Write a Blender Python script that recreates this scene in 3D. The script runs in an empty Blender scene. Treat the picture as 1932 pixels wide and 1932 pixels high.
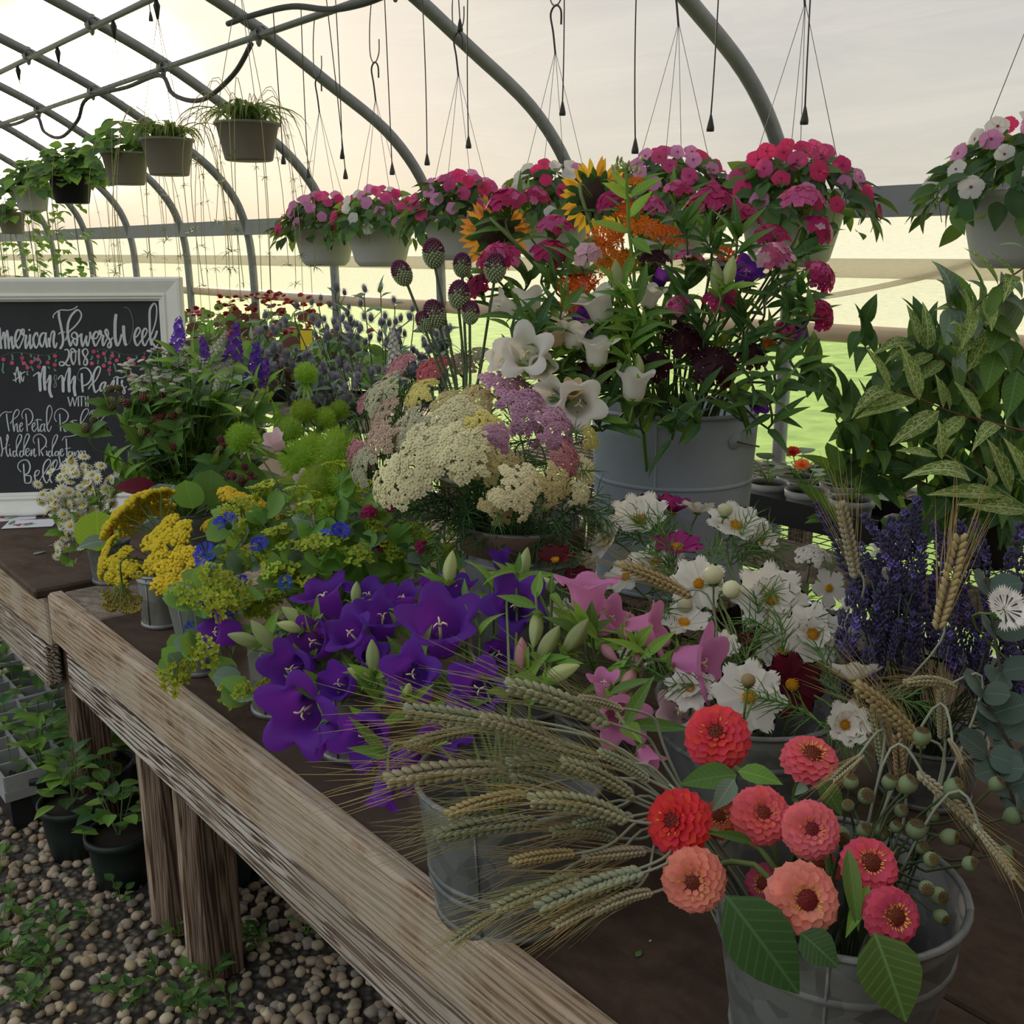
import bpy, math, random
import numpy as np
from mathutils import Vector, Matrix
random.seed(7)
RNG = np.random.default_rng(7)
PI = math.pi
S = bpy.context.scene
COL = S.collection
# ---------------------------------------------------------------- camera
FPX, YAW, PITCH, CAMZ = 1950.0, math.radians(39.7), math.radians(14.1), 1.60
CF = Vector((math.sin(YAW)*math.cos(PITCH), math.cos(YAW)*math.cos(PITCH), -math.sin(PITCH)))
CR = Vector((math.cos(YAW), -math.sin(YAW), 0))
CU = CR.cross(CF)
CC = Vector((0, 0, CAMZ))
cam_d = bpy.data.cameras.new('camera'); cam = bpy.data.objects.new('camera', cam_d); COL.objects.link(cam)
cam_d.sensor_width = 36; cam_d.lens = 36*FPX/1932; cam_d.clip_start = .02; cam_d.clip_end = 400
cam.matrix_world = Matrix(((CR.x, CU.x, -CF.x, 0), (CR.y, CU.y, -CF.y, 0), (CR.z, CU.z, -CF.z, CAMZ), (0, 0, 0, 1)))
S.camera = cam
# ---------------------------------------------------------------- light
SUN_AZ, SUN_EL = math.radians(22.5), math.radians(15)      # azimuth from +Y towards +X
w = bpy.data.worlds.new('sky'); S.world = w; w.use_nodes = True
nt = w.node_tree; nt.nodes.clear()
o = nt.nodes.new('ShaderNodeOutputWorld'); bg = nt.nodes.new('ShaderNodeBackground'); sk = nt.nodes.new('ShaderNodeTexSky')
sk.sky_type = 'NISHITA'; sk.sun_disc = False; sk.sun_elevation = SUN_EL; sk.sun_rotation = SUN_AZ
sk.dust_density = 3.0; sk.air_density = 1.0; sk.ozone_density = 1.0
hz_ = nt.nodes.new('ShaderNodeBackground'); hz_.inputs[0].default_value = (.90, .95, 1, 1); hz_.inputs[1].default_value = .80     # high even haze
ad = nt.nodes.new('ShaderNodeAddShader'); nt.links.new(sk.outputs[0], bg.inputs[0]); bg.inputs[1].default_value = .028
nt.links.new(bg.outputs[0], ad.inputs[0]); nt.links.new(hz_.outputs[0], ad.inputs[1]); nt.links.new(ad.outputs[0], o.inputs[0])
sd = bpy.data.lights.new('sun', 'SUN'); sun = bpy.data.objects.new('sun', sd); COL.objects.link(sun)
sd.energy = 5.5; sd.angle = math.radians(4); sd.color = (1, .82, .58)
SUNDIR = Vector((math.sin(SUN_AZ)*math.cos(SUN_EL), math.cos(SUN_AZ)*math.cos(SUN_EL), math.sin(SUN_EL)))
sun.rotation_euler = SUNDIR.to_track_quat('Z', 'Y').to_euler(); sun.location = (4, 12, 12)
vs = S.view_settings; vs.view_transform = 'Standard'; vs.look = 'None'; vs.gamma = 1; vs.use_curve_mapping = False
vs.exposure = 0.28
# ---------------------------------------------------------------- helpers
def ray(px, py): return CF + CR*((px-966)/FPX) - CU*((py-966)/FPX)
def P(px, py, d): return CC + ray(px, py)*d                    # d: metres along the viewing axis
def onz(px, py, z): r = ray(px, py); return CC + r*((z-CAMZ)/r.z)
def onx(px, py, x): r = ray(px, py); return CC + r*(x/r.x)
def cdir(r, u, t): return (CR*r + CU*u - CF*t).normalized()    # right, up, towards the viewer
def U(a, b): return random.uniform(a, b)
def V(*a): return Vector(a)

class MB:
    def __init__(s): s.v = []; s.f = []; s.m = []; s.uv = None
    def add(s, vs_, fs, mi=0):
        n = len(s.v); s.v.extend([tuple(p) for p in vs_]); s.f.extend([tuple(i+n for i in f) for f in fs]); s.m.extend([mi]*len(fs)); return s
    def tube(s, pts, r, n=6, mi=0, cap=True):
        pts = [Vector(p) for p in pts]; k = len(pts)
        rs = r if isinstance(r, (list, tuple)) else [r]*k
        vs_ = []; side = None
        for i, p in enumerate(pts):
            t = (pts[min(i+1, k-1)]-pts[max(i-1, 0)]).normalized()
            if side is None:
                side = t.cross(Vector((0, 0, 1)) if abs(t.z) < .9 else Vector((1, 0, 0))).normalized()
            side = (side - t*side.dot(t)).normalized(); up = t.cross(side)
            for j in range(n):
                a = 2*PI*j/n; vs_.append(p+(side*math.cos(a)+up*math.sin(a))*rs[i])
        fs = [(i*n+j, i*n+(j+1) % n, (i+1)*n+(j+1) % n, (i+1)*n+j) for i in range(k-1) for j in range(n)]
        if cap: fs += [tuple(range(n))[::-1], tuple((k-1)*n+j for j in range(n))]
        return s.add(vs_, fs, mi)
    def lathe(s, prof, n=24, M=None, mi=0):
        vs_ = []
        for r, z in prof:
            for j in range(n):
                a = 2*PI*j/n; p = Vector((r*math.cos(a), r*math.sin(a), z)); vs_.append(M @ p if M else p)
        fs = [(i*n+j, i*n+(j+1) % n, (i+1)*n+(j+1) % n, (i+1)*n+j) for i in range(len(prof)-1) for j in range(n)]
        return s.add(vs_, fs, mi)
    def box(s, a, b, M=None, mi=0):
        vs_ = [Vector((x, y, z)) for z in (a[2], b[2]) for y in (a[1], b[1]) for x in (a[0], b[0])]
        if M: vs_ = [M @ p for p in vs_]
        return s.add(vs_, [(0, 2, 3, 1), (4, 5, 7, 6), (0, 1, 5, 4), (2, 6, 7, 3), (0, 4, 6, 2), (1, 3, 7, 5)], mi)
    def ell(s, c, r, n=6, m=4, mi=0, M=None):     # ellipsoid
        c = Vector(c); r = r if isinstance(r, (tuple, list)) else (r, r, r); vs_ = [Vector((0, 0, -r[2]))]
        for i in range(1, m):
            a = -PI/2+PI*i/m
            for j in range(n):
                b = 2*PI*j/n; vs_.append(Vector((r[0]*math.cos(a)*math.cos(b), r[1]*math.cos(a)*math.sin(b), r[2]*math.sin(a))))
        vs_.append(Vector((0, 0, r[2]))); L = len(vs_)-1
        fs = [(0, 1+(j+1) % n, 1+j) for j in range(n)]
        for i in range(m-2):
            fs += [(1+i*n+j, 1+i*n+(j+1) % n, 1+(i+1)*n+(j+1) % n, 1+(i+1)*n+j) for j in range(n)]
        fs += [(L, L-n+j, L-n+(j+1) % n) for j in range(n)]
        return s.add([(M @ p if M else p)+c for p in vs_], fs, mi)
    def blade(s, M, L, W, nu=5, prof=None, a0=0., bend=0., cup=0., fold=0., notch=0., mi=0, nv=2, tooth=0.):
        """a leaf or petal from the origin along +Y, normal +Z"""
        y = z = 0.; vs_ = []; prof = prof or (lambda t: math.sin(PI*min(1, max(0, t))**.8))
        c = 2*nv+1
        for i in range(nu+1):
            t = i/nu; a = a0+bend*t; wd = max(prof(t)*W*.5, W*.012)
            if tooth and 0 < i < nu: wd *= 1+(tooth if i % 2 else -tooth)
            for j in range(c):
                q = (j-nv)/nv; h = cup*wd*q*q+fold*wd*abs(q)
                n_ = notch*L*(t**3)*(math.cos(q*PI*nv)*.5-.5 if nv > 1 else -abs(1-abs(q)))
                if tooth and i == nu: n_ += tooth*L*(.5 if j % 2 else -.5)
                vs_.append(Vector((q*wd, y+(n_-(.10*L*q*q if prof is RND else 0)*t)*math.cos(a)-h*math.sin(a), z+h*math.cos(a)+n_*math.sin(a))))
            y += L/nu*math.cos(a+bend/nu/2); z += L/nu*math.sin(a+bend/nu/2)
        if M is not None: vs_ = [M @ p for p in vs_]
        return s.add(vs_, [(i*c+j, i*c+j+1, (i+1)*c+j+1, (i+1)*c+j) for i in range(nu) for j in range(c-1)], mi)
    def build(s, name, mats, smooth=True):
        me = bpy.data.meshes.new(name); me.from_pydata(s.v, [], s.f)
        for m in (mats if isinstance(mats, (list, tuple)) else [mats]): me.materials.append(m)
        if any(s.m): me.polygons.foreach_set('material_index', s.m)
        if smooth: me.polygons.foreach_set('use_smooth', [True]*len(s.f))
        return me
def RND(t): return min(1, (.32+1.05*t))*(1 if t < .8 else math.sqrt(max(.12, 1-((t-.8)/.21)**2)))   # spatulate, round tip
def OVAL(t): return math.sin(PI*t**.75)
def LANCE(t): return math.sin(PI*t**.6)*(1-.25*t)
def DISC(t): return 2*math.sqrt(max(0, t*(1-t)))

def rotz(a): return Matrix.Rotation(a, 4, 'Z')
def rotx(a): return Matrix.Rotation(a, 4, 'X')
def roty(a): return Matrix.Rotation(a, 4, 'Y')
def T(*p): return Matrix.Translation(Vector(p))
def SC(s): return Matrix.Scale(s, 4)
def frame(pos, n, spin=0., s=1.):
    """matrix with +Z along n at pos"""
    n = Vector(n).normalized()
    return Matrix.Translation(pos) @ n.to_track_quat('Z', 'Y').to_matrix().to_4x4() @ rotz(spin) @ SC(s)
def along(pos, d, up=V(0, 0, 1), s=1.):
    """matrix with +Y along d and +Z towards up"""
    y = Vector(d).normalized(); x = y.cross(up)
    if x.length < 1e-3: x = y.cross(V(1, 0, 0))
    x.normalize(); z = x.cross(y)
    M = Matrix((x, y, z)).transposed().to_4x4(); M.translation = pos
    return M @ SC(s)
ORG = {}
def thing(name, label, cat, loc, group=None):
    """an Empty at the thing's base; its parts are given in world space"""
    ob = bpy.data.objects.new(name, None); COL.objects.link(ob); ob.empty_display_size = .02
    ob.location = loc; ORG[ob] = Vector(loc); ob['label'] = label; ob['category'] = cat
    if group: ob['group'] = group
    return ob
def part(parent, name, me, M=None, mat=None, label=None):
    """part of a thing made with thing(); M is the part's matrix in world space"""
    ob = bpy.data.objects.new(name, me); COL.objects.link(ob); ob.parent = parent
    ob.matrix_basis = Matrix.Translation(-ORG[parent]) @ (M if M is not None else Matrix.Identity(4))
    if mat is not None:
        ob.material_slots[0].link = 'OBJECT'; ob.material_slots[0].material = mat
    if label: ob['label'] = label
    return ob
def sub(parent_part, name, me, M, mat=None):
    """sub-part; M is local to the part"""
    ob = bpy.data.objects.new(name, me); COL.objects.link(ob); ob.parent = parent_part; ob.matrix_basis = M
    if mat is not None:
        ob.material_slots[0].link = 'OBJECT'; ob.material_slots[0].material = mat
    return ob
def single(name, me, label, cat, M=None, group=None):
    ob = bpy.data.objects.new(name, me); COL.objects.link(ob)
    if M is not None: ob.matrix_basis = M
    ob['label'] = label; ob['category'] = cat
    if group: ob['group'] = group
    return ob
def struct(name, me, label=None):
    ob = bpy.data.objects.new(name, me) if me else bpy.data.objects.new(name, None)
    COL.objects.link(ob); ob['kind'] = 'structure'; ORG[ob] = V(0, 0, 0)
    if label: ob['label'] = label
    return ob
def zone(px, py, x0, x1, y0, y1):
    """where in a bunch a stem shows"""
    v = ('upper', 'middle', 'lower')[max(0, min(2, int(3*(py-y0)/(y1-y0))))]; h = ('far left', 'left', 'centre', 'right', 'far right')[max(0, min(4, int(5*(px-x0)/(x1-x0))))]
    return v+' '+h
def bez(a, b, c, n=8):
    a, b, c = Vector(a), Vector(b), Vector(c)
    return [a*(1-t)**2+b*2*t*(1-t)+c*t*t for t in [i/n for i in range(n+1)]]
def cat_rom(pts, n=5):
    pts = [Vector(p) for p in pts]; out = []
    for i in range(len(pts)-1):
        p0, p1, p2, p3 = pts[max(i-1, 0)], pts[i], pts[i+1], pts[min(i+2, len(pts)-1)]
        for k in range(n):
            t = k/n; out.append(.5*((2*p1)+(p2-p0)*t+(2*p0-5*p1+4*p2-p3)*t*t+(3*p1-p0-3*p2+p3)*t**3))
    return out+[pts[-1]]
# ---------------------------------------------------------------- materials
MATS = {}
def nodes(name):
    m = bpy.data.materials.new(name); m.use_nodes = True; t = m.node_tree; t.nodes.clear()
    out = t.nodes.new('ShaderNodeOutputMaterial'); MATS[name] = m
    return m, t, out
def N(t, kind, **kw):
    n = t.nodes.new(kind)
    for k, v in kw.items():
        if k.startswith('i_'):
            key = k[2:]; n.inputs[int(key) if key.isdigit() else key.replace('_', ' ')].default_value = v
        else: setattr(n, k, v)
    return n
def rgb(c): return (c[0], c[1], c[2], 1)
def vary(t, c, hue=.02, val=.25, noise=0., nscale=40.):
    """colour with a little change from object to object and across the surface"""
    h = N(t, 'ShaderNodeHueSaturation', i_Color=rgb(c)); oi = N(t, 'ShaderNodeObjectInfo')
    a = N(t, 'ShaderNodeMath', operation='MULTIPLY_ADD'); t.links.new(oi.outputs['Random'], a.inputs[0]); a.inputs[1].default_value = hue*2; a.inputs[2].default_value = .5-hue
    t.links.new(a.outputs[0], h.inputs['Hue'])
    mm = N(t, 'ShaderNodeMath', operation='MULTIPLY', i_1=7.31); t.links.new(oi.outputs['Random'], mm.inputs[0])
    fr = N(t, 'ShaderNodeMath', operation='FRACT'); t.links.new(mm.outputs[0], fr.inputs[0])
    b = N(t, 'ShaderNodeMath', operation='MULTIPLY_ADD'); t.links.new(fr.outputs[0], b.inputs[0]); b.inputs[1].default_value = val*2; b.inputs[2].default_value = 1-val
    last = b.outputs[0]
    if noise:
        tc = N(t, 'ShaderNodeTexCoord'); nz = N(t, 'ShaderNodeTexNoise', i_Scale=nscale); t.links.new(tc.outputs['Object'], nz.inputs['Vector'])
        q = N(t, 'ShaderNodeMath', operation='MULTIPLY_ADD'); t.links.new(nz.outputs[0], q.inputs[0]); q.inputs[1].default_value = noise*2; q.inputs[2].default_value = 1-noise
        z = N(t, 'ShaderNodeMath', operation='MULTIPLY'); t.links.new(last, z.inputs[0]); t.links.new(q.outputs[0], z.inputs[1]); last = z.outputs[0]
    t.links.new(last, h.inputs['Value'])
    return h.outputs[0]
def leafmat(name, c, trans=.35, tc=None, rough=.45, hue=.015, val=.25, noise=.15, nscale=60., spec=.25, vein=False):
    """thin petal or leaf: lit from the front and glowing when lit from behind"""
    m, t, out = nodes(name); col = vary(t, c, hue, val, noise, nscale)
    if vein:       # pale midrib and slanting side veins, drawn along the leaf's own axis
        tx = N(t, 'ShaderNodeTexCoord'); sx = N(t, 'ShaderNodeSeparateXYZ'); t.links.new(tx.outputs['Object'], sx.inputs[0]); ab = N(t, 'ShaderNodeMath', operation='ABSOLUTE'); t.links.new(sx.outputs[0], ab.inputs[0])
        k1 = N(t, 'ShaderNodeMath', operation='MULTIPLY_ADD', i_1=-.9); t.links.new(ab.outputs[0], k1.inputs[0]); t.links.new(sx.outputs[1], k1.inputs[2])
        k2 = N(t, 'ShaderNodeMath', operation='MULTIPLY', i_1=60.); t.links.new(k1.outputs[0], k2.inputs[0]); k3 = N(t, 'ShaderNodeMath', operation='SINE'); t.links.new(k2.outputs[0], k3.inputs[0])
        f1 = ramp(t, k3.outputs[0], [(.72, (0, 0, 0)), (1., (.45, .45, .45))]); f2 = ramp(t, ab.outputs[0], [(.006, (.8, .8, .8)), (.016, (0, 0, 0))])
        fm = N(t, 'ShaderNodeMix', data_type='RGBA', blend_type='LIGHTEN'); fm.inputs[0].default_value = 1; t.links.new(f1, fm.inputs[6]); t.links.new(f2, fm.inputs[7])
        br = N(t, 'ShaderNodeMix', data_type='RGBA'); t.links.new(fm.outputs[2], br.inputs[0]); t.links.new(col, br.inputs[6]); br.inputs[7].default_value = rgb(tuple(min(1, k*1.7+.03) for k in c)); col = br.outputs[2]
    p = N(t, 'ShaderNodeBsdfPrincipled', i_Roughness=rough); p.inputs['Specular IOR Level'].default_value = spec; t.links.new(col, p.inputs['Base Color'])
    tr = N(t, 'ShaderNodeBsdfTranslucent')
    if tc: t.links.new(vary(t, tc, hue, val), tr.inputs[0])
    else: t.links.new(col, tr.inputs[0])
    mx = N(t, 'ShaderNodeMixShader', i_0=trans); t.links.new(p.outputs[0], mx.inputs[1]); t.links.new(tr.outputs[0], mx.inputs[2]); t.links.new(mx.outputs[0], out.inputs[0])
    return m
def plain(name, c, rough=.6, metal=0., val=.12, noise=.0, nscale=30., bump=0., spec=.4):
    m, t, out = nodes(name); col = vary(t, c, .01, val, noise, nscale)
    p = N(t, 'ShaderNodeBsdfPrincipled', i_Roughness=rough, i_Metallic=metal); p.inputs['Specular IOR Level'].default_value = spec
    t.links.new(col, p.inputs['Base Color'])
    if bump:
        tc = N(t, 'ShaderNodeTexCoord'); nz = N(t, 'ShaderNodeTexNoise', i_Scale=nscale*2); t.links.new(tc.outputs['Object'], nz.inputs['Vector'])
        b = N(t, 'ShaderNodeBump', i_Strength=bump, i_Distance=.005); t.links.new(nz.outputs[0], b.inputs['Height']); t.links.new(b.outputs[0], p.inputs['Normal'])
    t.links.new(p.outputs[0], out.inputs[0]); return m
def ramp(t, fac, stops):
    r = N(t, 'ShaderNodeValToRGB'); e = r.color_ramp.elements
    while len(e) < len(stops): e.new(.5)
    for k, (pos, c) in zip(e, stops): k.position = pos; k.color = rgb(c)
    t.links.new(fac, r.inputs[0]); return r.outputs[0]
# ================================================================ structure
def film_mat(name, T_=.45, c=(.93, .93, .90), tcol=(1, 1, 1), weave=0.):
    m, t, out = nodes(name)
    tc = N(t, 'ShaderNodeTexCoord'); mp = N(t, 'ShaderNodeMapping'); mp.inputs['Scale'].default_value = (2.2, .35, 2.6) if not weave else (1, 10, 60); t.links.new(tc.outputs['Object'], mp.inputs[0])
    nz = N(t, 'ShaderNodeTexNoise', i_Scale=2.2 if not weave else 3., i_Detail=6., i_Distortion=.6); t.links.new(mp.outputs[0], nz.inputs['Vector'])
    col = ramp(t, nz.outputs[0], [(.32, tuple(k*(.70 if not weave else .93) for k in c)), (.62, c)])
    tr = N(t, 'ShaderNodeBsdfTranslucent'); t.links.new(col, tr.inputs[0])
    df = N(t, 'ShaderNodeBsdfDiffuse'); t.links.new(col, df.inputs[0])
    bp = N(t, 'ShaderNodeBump', i_Strength=.5 if not weave else .08, i_Distance=.05 if not weave else .002); t.links.new(nz.outputs[0], bp.inputs['Height']); t.links.new(bp.outputs[0], tr.inputs['Normal'])
    a0_ = N(t, 'ShaderNodeMixShader', i_0=.22); t.links.new(tr.outputs[0], a0_.inputs[1]); t.links.new(df.outputs[0], a0_.inputs[2])
    rf = N(t, 'ShaderNodeBsdfRefraction', i_Roughness=.55, i_IOR=1.12); t.links.new(col, rf.inputs[0])      # forward scatter: the film glows towards the sun
    a = N(t, 'ShaderNodeMixShader', i_0=.0 if weave else .12); t.links.new(a0_.outputs[0], a.inputs[1]); t.links.new(rf.outputs[0], a.inputs[2])
    tp = N(t, 'ShaderNodeBsdfTransparent', i_Color=rgb(tcol)); b = N(t, 'ShaderNodeMixShader')
    q = N(t, 'ShaderNodeMath', operation='MULTIPLY_ADD', i_1=.25, i_2=1-T_-.12); t.links.new(nz.outputs[0], q.inputs[0]); t.links.new(q.outputs[0], b.inputs[0])
    t.links.new(tp.outputs[0], b.inputs[1]); t.links.new(a.outputs[0], b.inputs[2]); t.links.new(b.outputs[0], out.inputs[0])
    return m
M_film = film_mat('poly_film', .21, (.42, .41, .40)); M_cloth = film_mat('side_curtain', .14, (.80, .77, .70), (1, .98, .94), weave=1.)
M_pipe = plain('galvanised_pipe', (.23, .24, .25), .45, .35, .05, .2, 25)
M_alu = plain('painted_board', (.27, .29, .30), .6, 0, .05, .15, 12)
M_bar = plain('roll_bar_wrap', (.72, .58, .40), .6, 0, .05, .2, 10)
M_black = plain('black_plastic', (.015, .016, .018), .5, 0, .2)
M_blackhose = plain('black_hose', (.05, .05, .05), .55)
M_wire = plain('steel_wire', (.16, .16, .16), .4, .6)
def wood(name, stops, axis='Y', scale=1.6, rough=.8, bump=.6, patch=None, waves=1.):
    """long distorted grain lines along one axis, with optional worn patches"""
    m, t, out = nodes(name); tc = N(t, 'ShaderNodeTexCoord'); oi = N(t, 'ShaderNodeObjectInfo')
    gs = {'Y': (1, .045, 1), 'Z': (1, 1, .045), 'X': (.045, 1, 1), '0': (1, .6, 1)}[axis]
    mp = N(t, 'ShaderNodeMapping'); mp.inputs['Scale'].default_value = gs; t.links.new(tc.outputs['Object'], mp.inputs[0]); t.links.new(oi.outputs['Random'], mp.inputs['Location'])
    nz = N(t, 'ShaderNodeTexNoise', i_Scale=55.*scale, i_Detail=8., i_Roughness=.7, i_Distortion=.5); t.links.new(mp.outputs[0], nz.inputs['Vector'])
    wv = N(t, 'ShaderNodeTexWave', wave_type='BANDS', bands_direction='DIAGONAL', i_Scale=30.*scale, i_Distortion=9., i_Detail=3.); wv.inputs['Detail Scale'].default_value = 1.6; t.links.new(mp.outputs[0], wv.inputs['Vector'])
    mixf = N(t, 'ShaderNodeMath', operation='MULTIPLY_ADD', i_1=.42*waves); t.links.new(wv.outputs[1], mixf.inputs[0])
    sc_ = N(t, 'ShaderNodeMath', operation='MULTIPLY_ADD', i_1=1-.35*waves, i_2=-.05*waves); t.links.new(nz.outputs[0], sc_.inputs[0]); t.links.new(sc_.outputs[0], mixf.inputs[2])
    col = ramp(t, mixf.outputs[0], stops)
    if patch:
        n2 = N(t, 'ShaderNodeTexNoise', i_Scale=patch[1], i_Detail=6., i_Roughness=.65); t.links.new(tc.outputs['Object'], n2.inputs['Vector'])
        f = ramp(t, n2.outputs[0], [(.46, (0, 0, 0)), (.56, (1, 1, 1))])
        mm = N(t, 'ShaderNodeMath', operation='MULTIPLY', i_1=patch[2]); t.links.new(f, mm.inputs[0])
        mx = N(t, 'ShaderNodeMix', data_type='RGBA'); t.links.new(mm.outputs[0], mx.inputs[0]); t.links.new(col, mx.inputs[6]); mx.inputs[7].default_value = rgb(patch[0]); col = mx.outputs[2]
    p = N(t, 'ShaderNodeBsdfPrincipled', i_Roughness=rough); p.inputs['Specular IOR Level'].default_value = .25; t.links.new(col, p.inputs['Base Color'])
    b = N(t, 'ShaderNodeBump', i_Strength=bump, i_Distance=.004); t.links.new(mixf.outputs[0], b.inputs['Height']); t.links.new(b.outputs[0], p.inputs['Normal'])
    t.links.new(p.outputs[0], out.inputs[0]); return m
M_tan = wood('weathered_tan_wood', [(.22, (.15, .085, .045)), (.36, (.36, .245, .155)), (.6, (.47, .35, .24)), (.85, (.54, .43, .32))], patch=((.56, .47, .38), 4.5, .5))
M_white = wood('flaking_white_paint', [(.30, (.06, .036, .025)), (.42, (.20, .13, .09)), (.50, (.52, .45, .38)), (.8, (.66, .60, .53))], patch=((.30, .22, .155), 2.5, .55), bump=.9)
M_brown = wood('brown_table_top', [(.3, (.042, .025, .016)), (.5, (.072, .044, .03)), (.75, (.11, .072, .052))], '0', .3, bump=.25, waves=.2, patch=((.12, .085, .065), 2.2, .5))
M_grey = wood('grey_weathered_top', [(.3, (.13, .095, .07)), (.5, (.30, .245, .195)), (.7, (.42, .36, .30))], '0', .6, bump=.5, waves=.4, patch=((.20, .15, .11), 6., .6))
M_post = wood('dark_post_wood', [(.3, (.055, .032, .02)), (.5, (.15, .098, .066)), (.75, (.25, .175, .12))], 'Z', bump=.8)
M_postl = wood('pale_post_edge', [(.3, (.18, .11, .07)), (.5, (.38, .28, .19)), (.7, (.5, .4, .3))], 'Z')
# --- hoop profile (X, Z), measured from the picture, mirrored about the ridge
HP = [(3.66, 0), (3.66, .9), (3.655, 1.5), (3.62, 1.78), (3.52, 2.02), (3.3, 2.25), (2.95, 2.46), (2.6, 2.66), (2.18, 2.85), (1.6, 3.07), (.9, 3.26), (0, 3.36)]
def hoop_pts(n=4, off=0.):
    right = cat_rom([V(x, 0, z) for x, z in HP], n)
    pts = right+[V(-p.x, 0, p.z) for p in right[-2::-1]]
    if off:
        out = []
        for i, p in enumerate(pts):
            t = pts[min(i+1, len(pts)-1)]-pts[max(i-1, 0)]; nn = V(t.z, 0, -t.x).normalized(); out.append(p+nn*off)
        pts = out
    return pts
HY = [2.62+1.22*k for k in range(-5, 11)]
ceil = struct('ceiling', None, 'translucent plastic film roof of the hoop house'); wallr = struct('wall_right', None, 'roll-up side wall with hip board')
fp = [p for p in hoop_pts(5, .035)]
k0 = next(i for i, p in enumerate(fp) if p.z > 1.70)
fp = [p for p in fp[k0:] if p.x > -.4]      # roof film left off this unseen side to let in fill light
b = MB(); ny = 60; vv = []
for j in range(ny+1):
    y = -3.6+19.*j/ny
    for p in fp: vv.append((p.x+.012*math.sin(y*5.1+p.z*3), y, p.z+.012*math.sin(y*5.15+p.x*1.3)))
L = len(fp)
b.add(vv, [(j*L+i, j*L+i+1, (j+1)*L+i+1, (j+1)*L+i) for j in range(ny) for i in range(L-1)])
o = part(ceil, 'film', b.build('film', M_film)); 
hm = MB().tube(hoop_pts(5), .030, 10).build('hoop', M_pipe)
for y in HY: part(ceil, 'hoop', hm, T(0, y, 0))
for x, z in ((2.57, 2.64), (2.18, 2.81), (0, 3.31), (-2.2, 2.80)):
    part(ceil, 'purlin', MB().tube([(x, -3.5, z), (x, 15.3, z)], .017, 8).build('purlin', M_pipe))
cl = MB()
cl.lathe([(.03, -.035), (.034, -.02), (.034, .02), (.03, .035)], 10, rotx(PI/2)).tube([(0, 0, .05), (0, 0, -.045), (0, 0, -.06)], [.02, .014, .006], 6)
clm = cl.build('pipe_clamp', M_pipe)
for y in HY[4:]:
    for x, z in ((2.57, 2.65), (2.18, 2.83)): part(ceil, 'pipe_clamp', clm, T(x, y, z))
# side wall: hip board, two curtain bands, seam strap, roll bar, kick board
def band(name, x0, z0, x1, z1, mat, amp=.006):
    b = MB(); vv = []; n = 80
    for j in range(n+1):
        y = -3.6+19.*j/n
        for i in range(5):
            q = i/4; vv.append((x0+(x1-x0)*q+amp*math.sin(y*4+q*5), y, z0+(z1-z0)*q))
    b.add(vv, [(j*5+i, j*5+i+1, (j+1)*5+i+1, (j+1)*5+i) for j in range(n) for i in range(4)])
    return part(wallr, name, b.build(name, mat))
for k in range(6):
    part(wallr, 'hip_board', MB().box((3.60, -3.6+3.16*k, 1.727), (3.64, -3.6+3.16*k+3.15, 1.838)).build('hip_board', M_alu, False))
band('side_curtain', 3.705, 1.80, 3.715, 1.29, M_cloth)
part(wallr, 'seam_strap', MB().box((3.675, -3.6, 1.503), (3.70, 15.4, 1.577)).build('seam_strap', M_cloth, False))
part(wallr, 'roll_bar', MB().tube([(3.70, -3.6, 1.285), (3.70, 15.4, 1.285)], .037, 10).build('roll_bar', M_bar))
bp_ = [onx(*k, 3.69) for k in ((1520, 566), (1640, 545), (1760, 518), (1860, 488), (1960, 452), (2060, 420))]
part(wallr, 'brace_shadow', MB().tube(cat_rom(bp_, 4), .012, 6).build('brace_shadow', M_cloth))  # thin tube stands in for an outside brace's shadow on the curtain
part(wallr, 'kick_board', MB().box((3.62, -3.6, 0), (3.65, 15.4, .16)).build('kick_board', M_alu, False))
for nm, y in (('wall_back', 15.4), ('wall_light_blocker', -1.5)):  # the near dark wall is added out of view to cut light on the foreground
    pts = hoop_pts(4, .035); b = MB(); b.add([(p.x, y, p.z) for p in pts], [tuple(range(len(pts)))])
    struct(nm, b.build(nm, M_film if y > 0 else M_post, False), 'plastic film end wall of the hoop house' if y > 0 else 'unseen dark wall added behind the viewer to shade the foreground')
# sagging black irrigation hose along the purlin
hz = []
for y0 in (2.62+1.22*2, 2.62+1.22*4, 2.62+1.22*6):
    hz += [V(2.53, y0, 2.60), V(2.52, y0+.2, 2.48), V(2.52, y0+.6, 2.40), V(2.53, y0+1.0, 2.47), V(2.55, y0+1.22, 2.60), V(2.56, y0+1.8, 2.60)]
M_h = MB().tube(cat_rom(hz, 6), .013, 7).build('irrigation_hose', M_blackhose)
single('irrigation_hose', M_h, 'black irrigation hose sagging in loops under the roof pipe', 'hose')
hz = [P(430, 45, 4.9), P(480, 28, 4.7), P(550, 12, 4.45), P(620, 18, 4.2), P(680, 8, 4.0), P(735, -12, 3.85), P(800, -40, 3.7)]
single('irrigation_hose', MB().tube(cat_rom(hz, 6), .013, 7).build('irrigation_hose_short', M_blackhose), 'short black hose curving from the roof pipe joint', 'hose')

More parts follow.
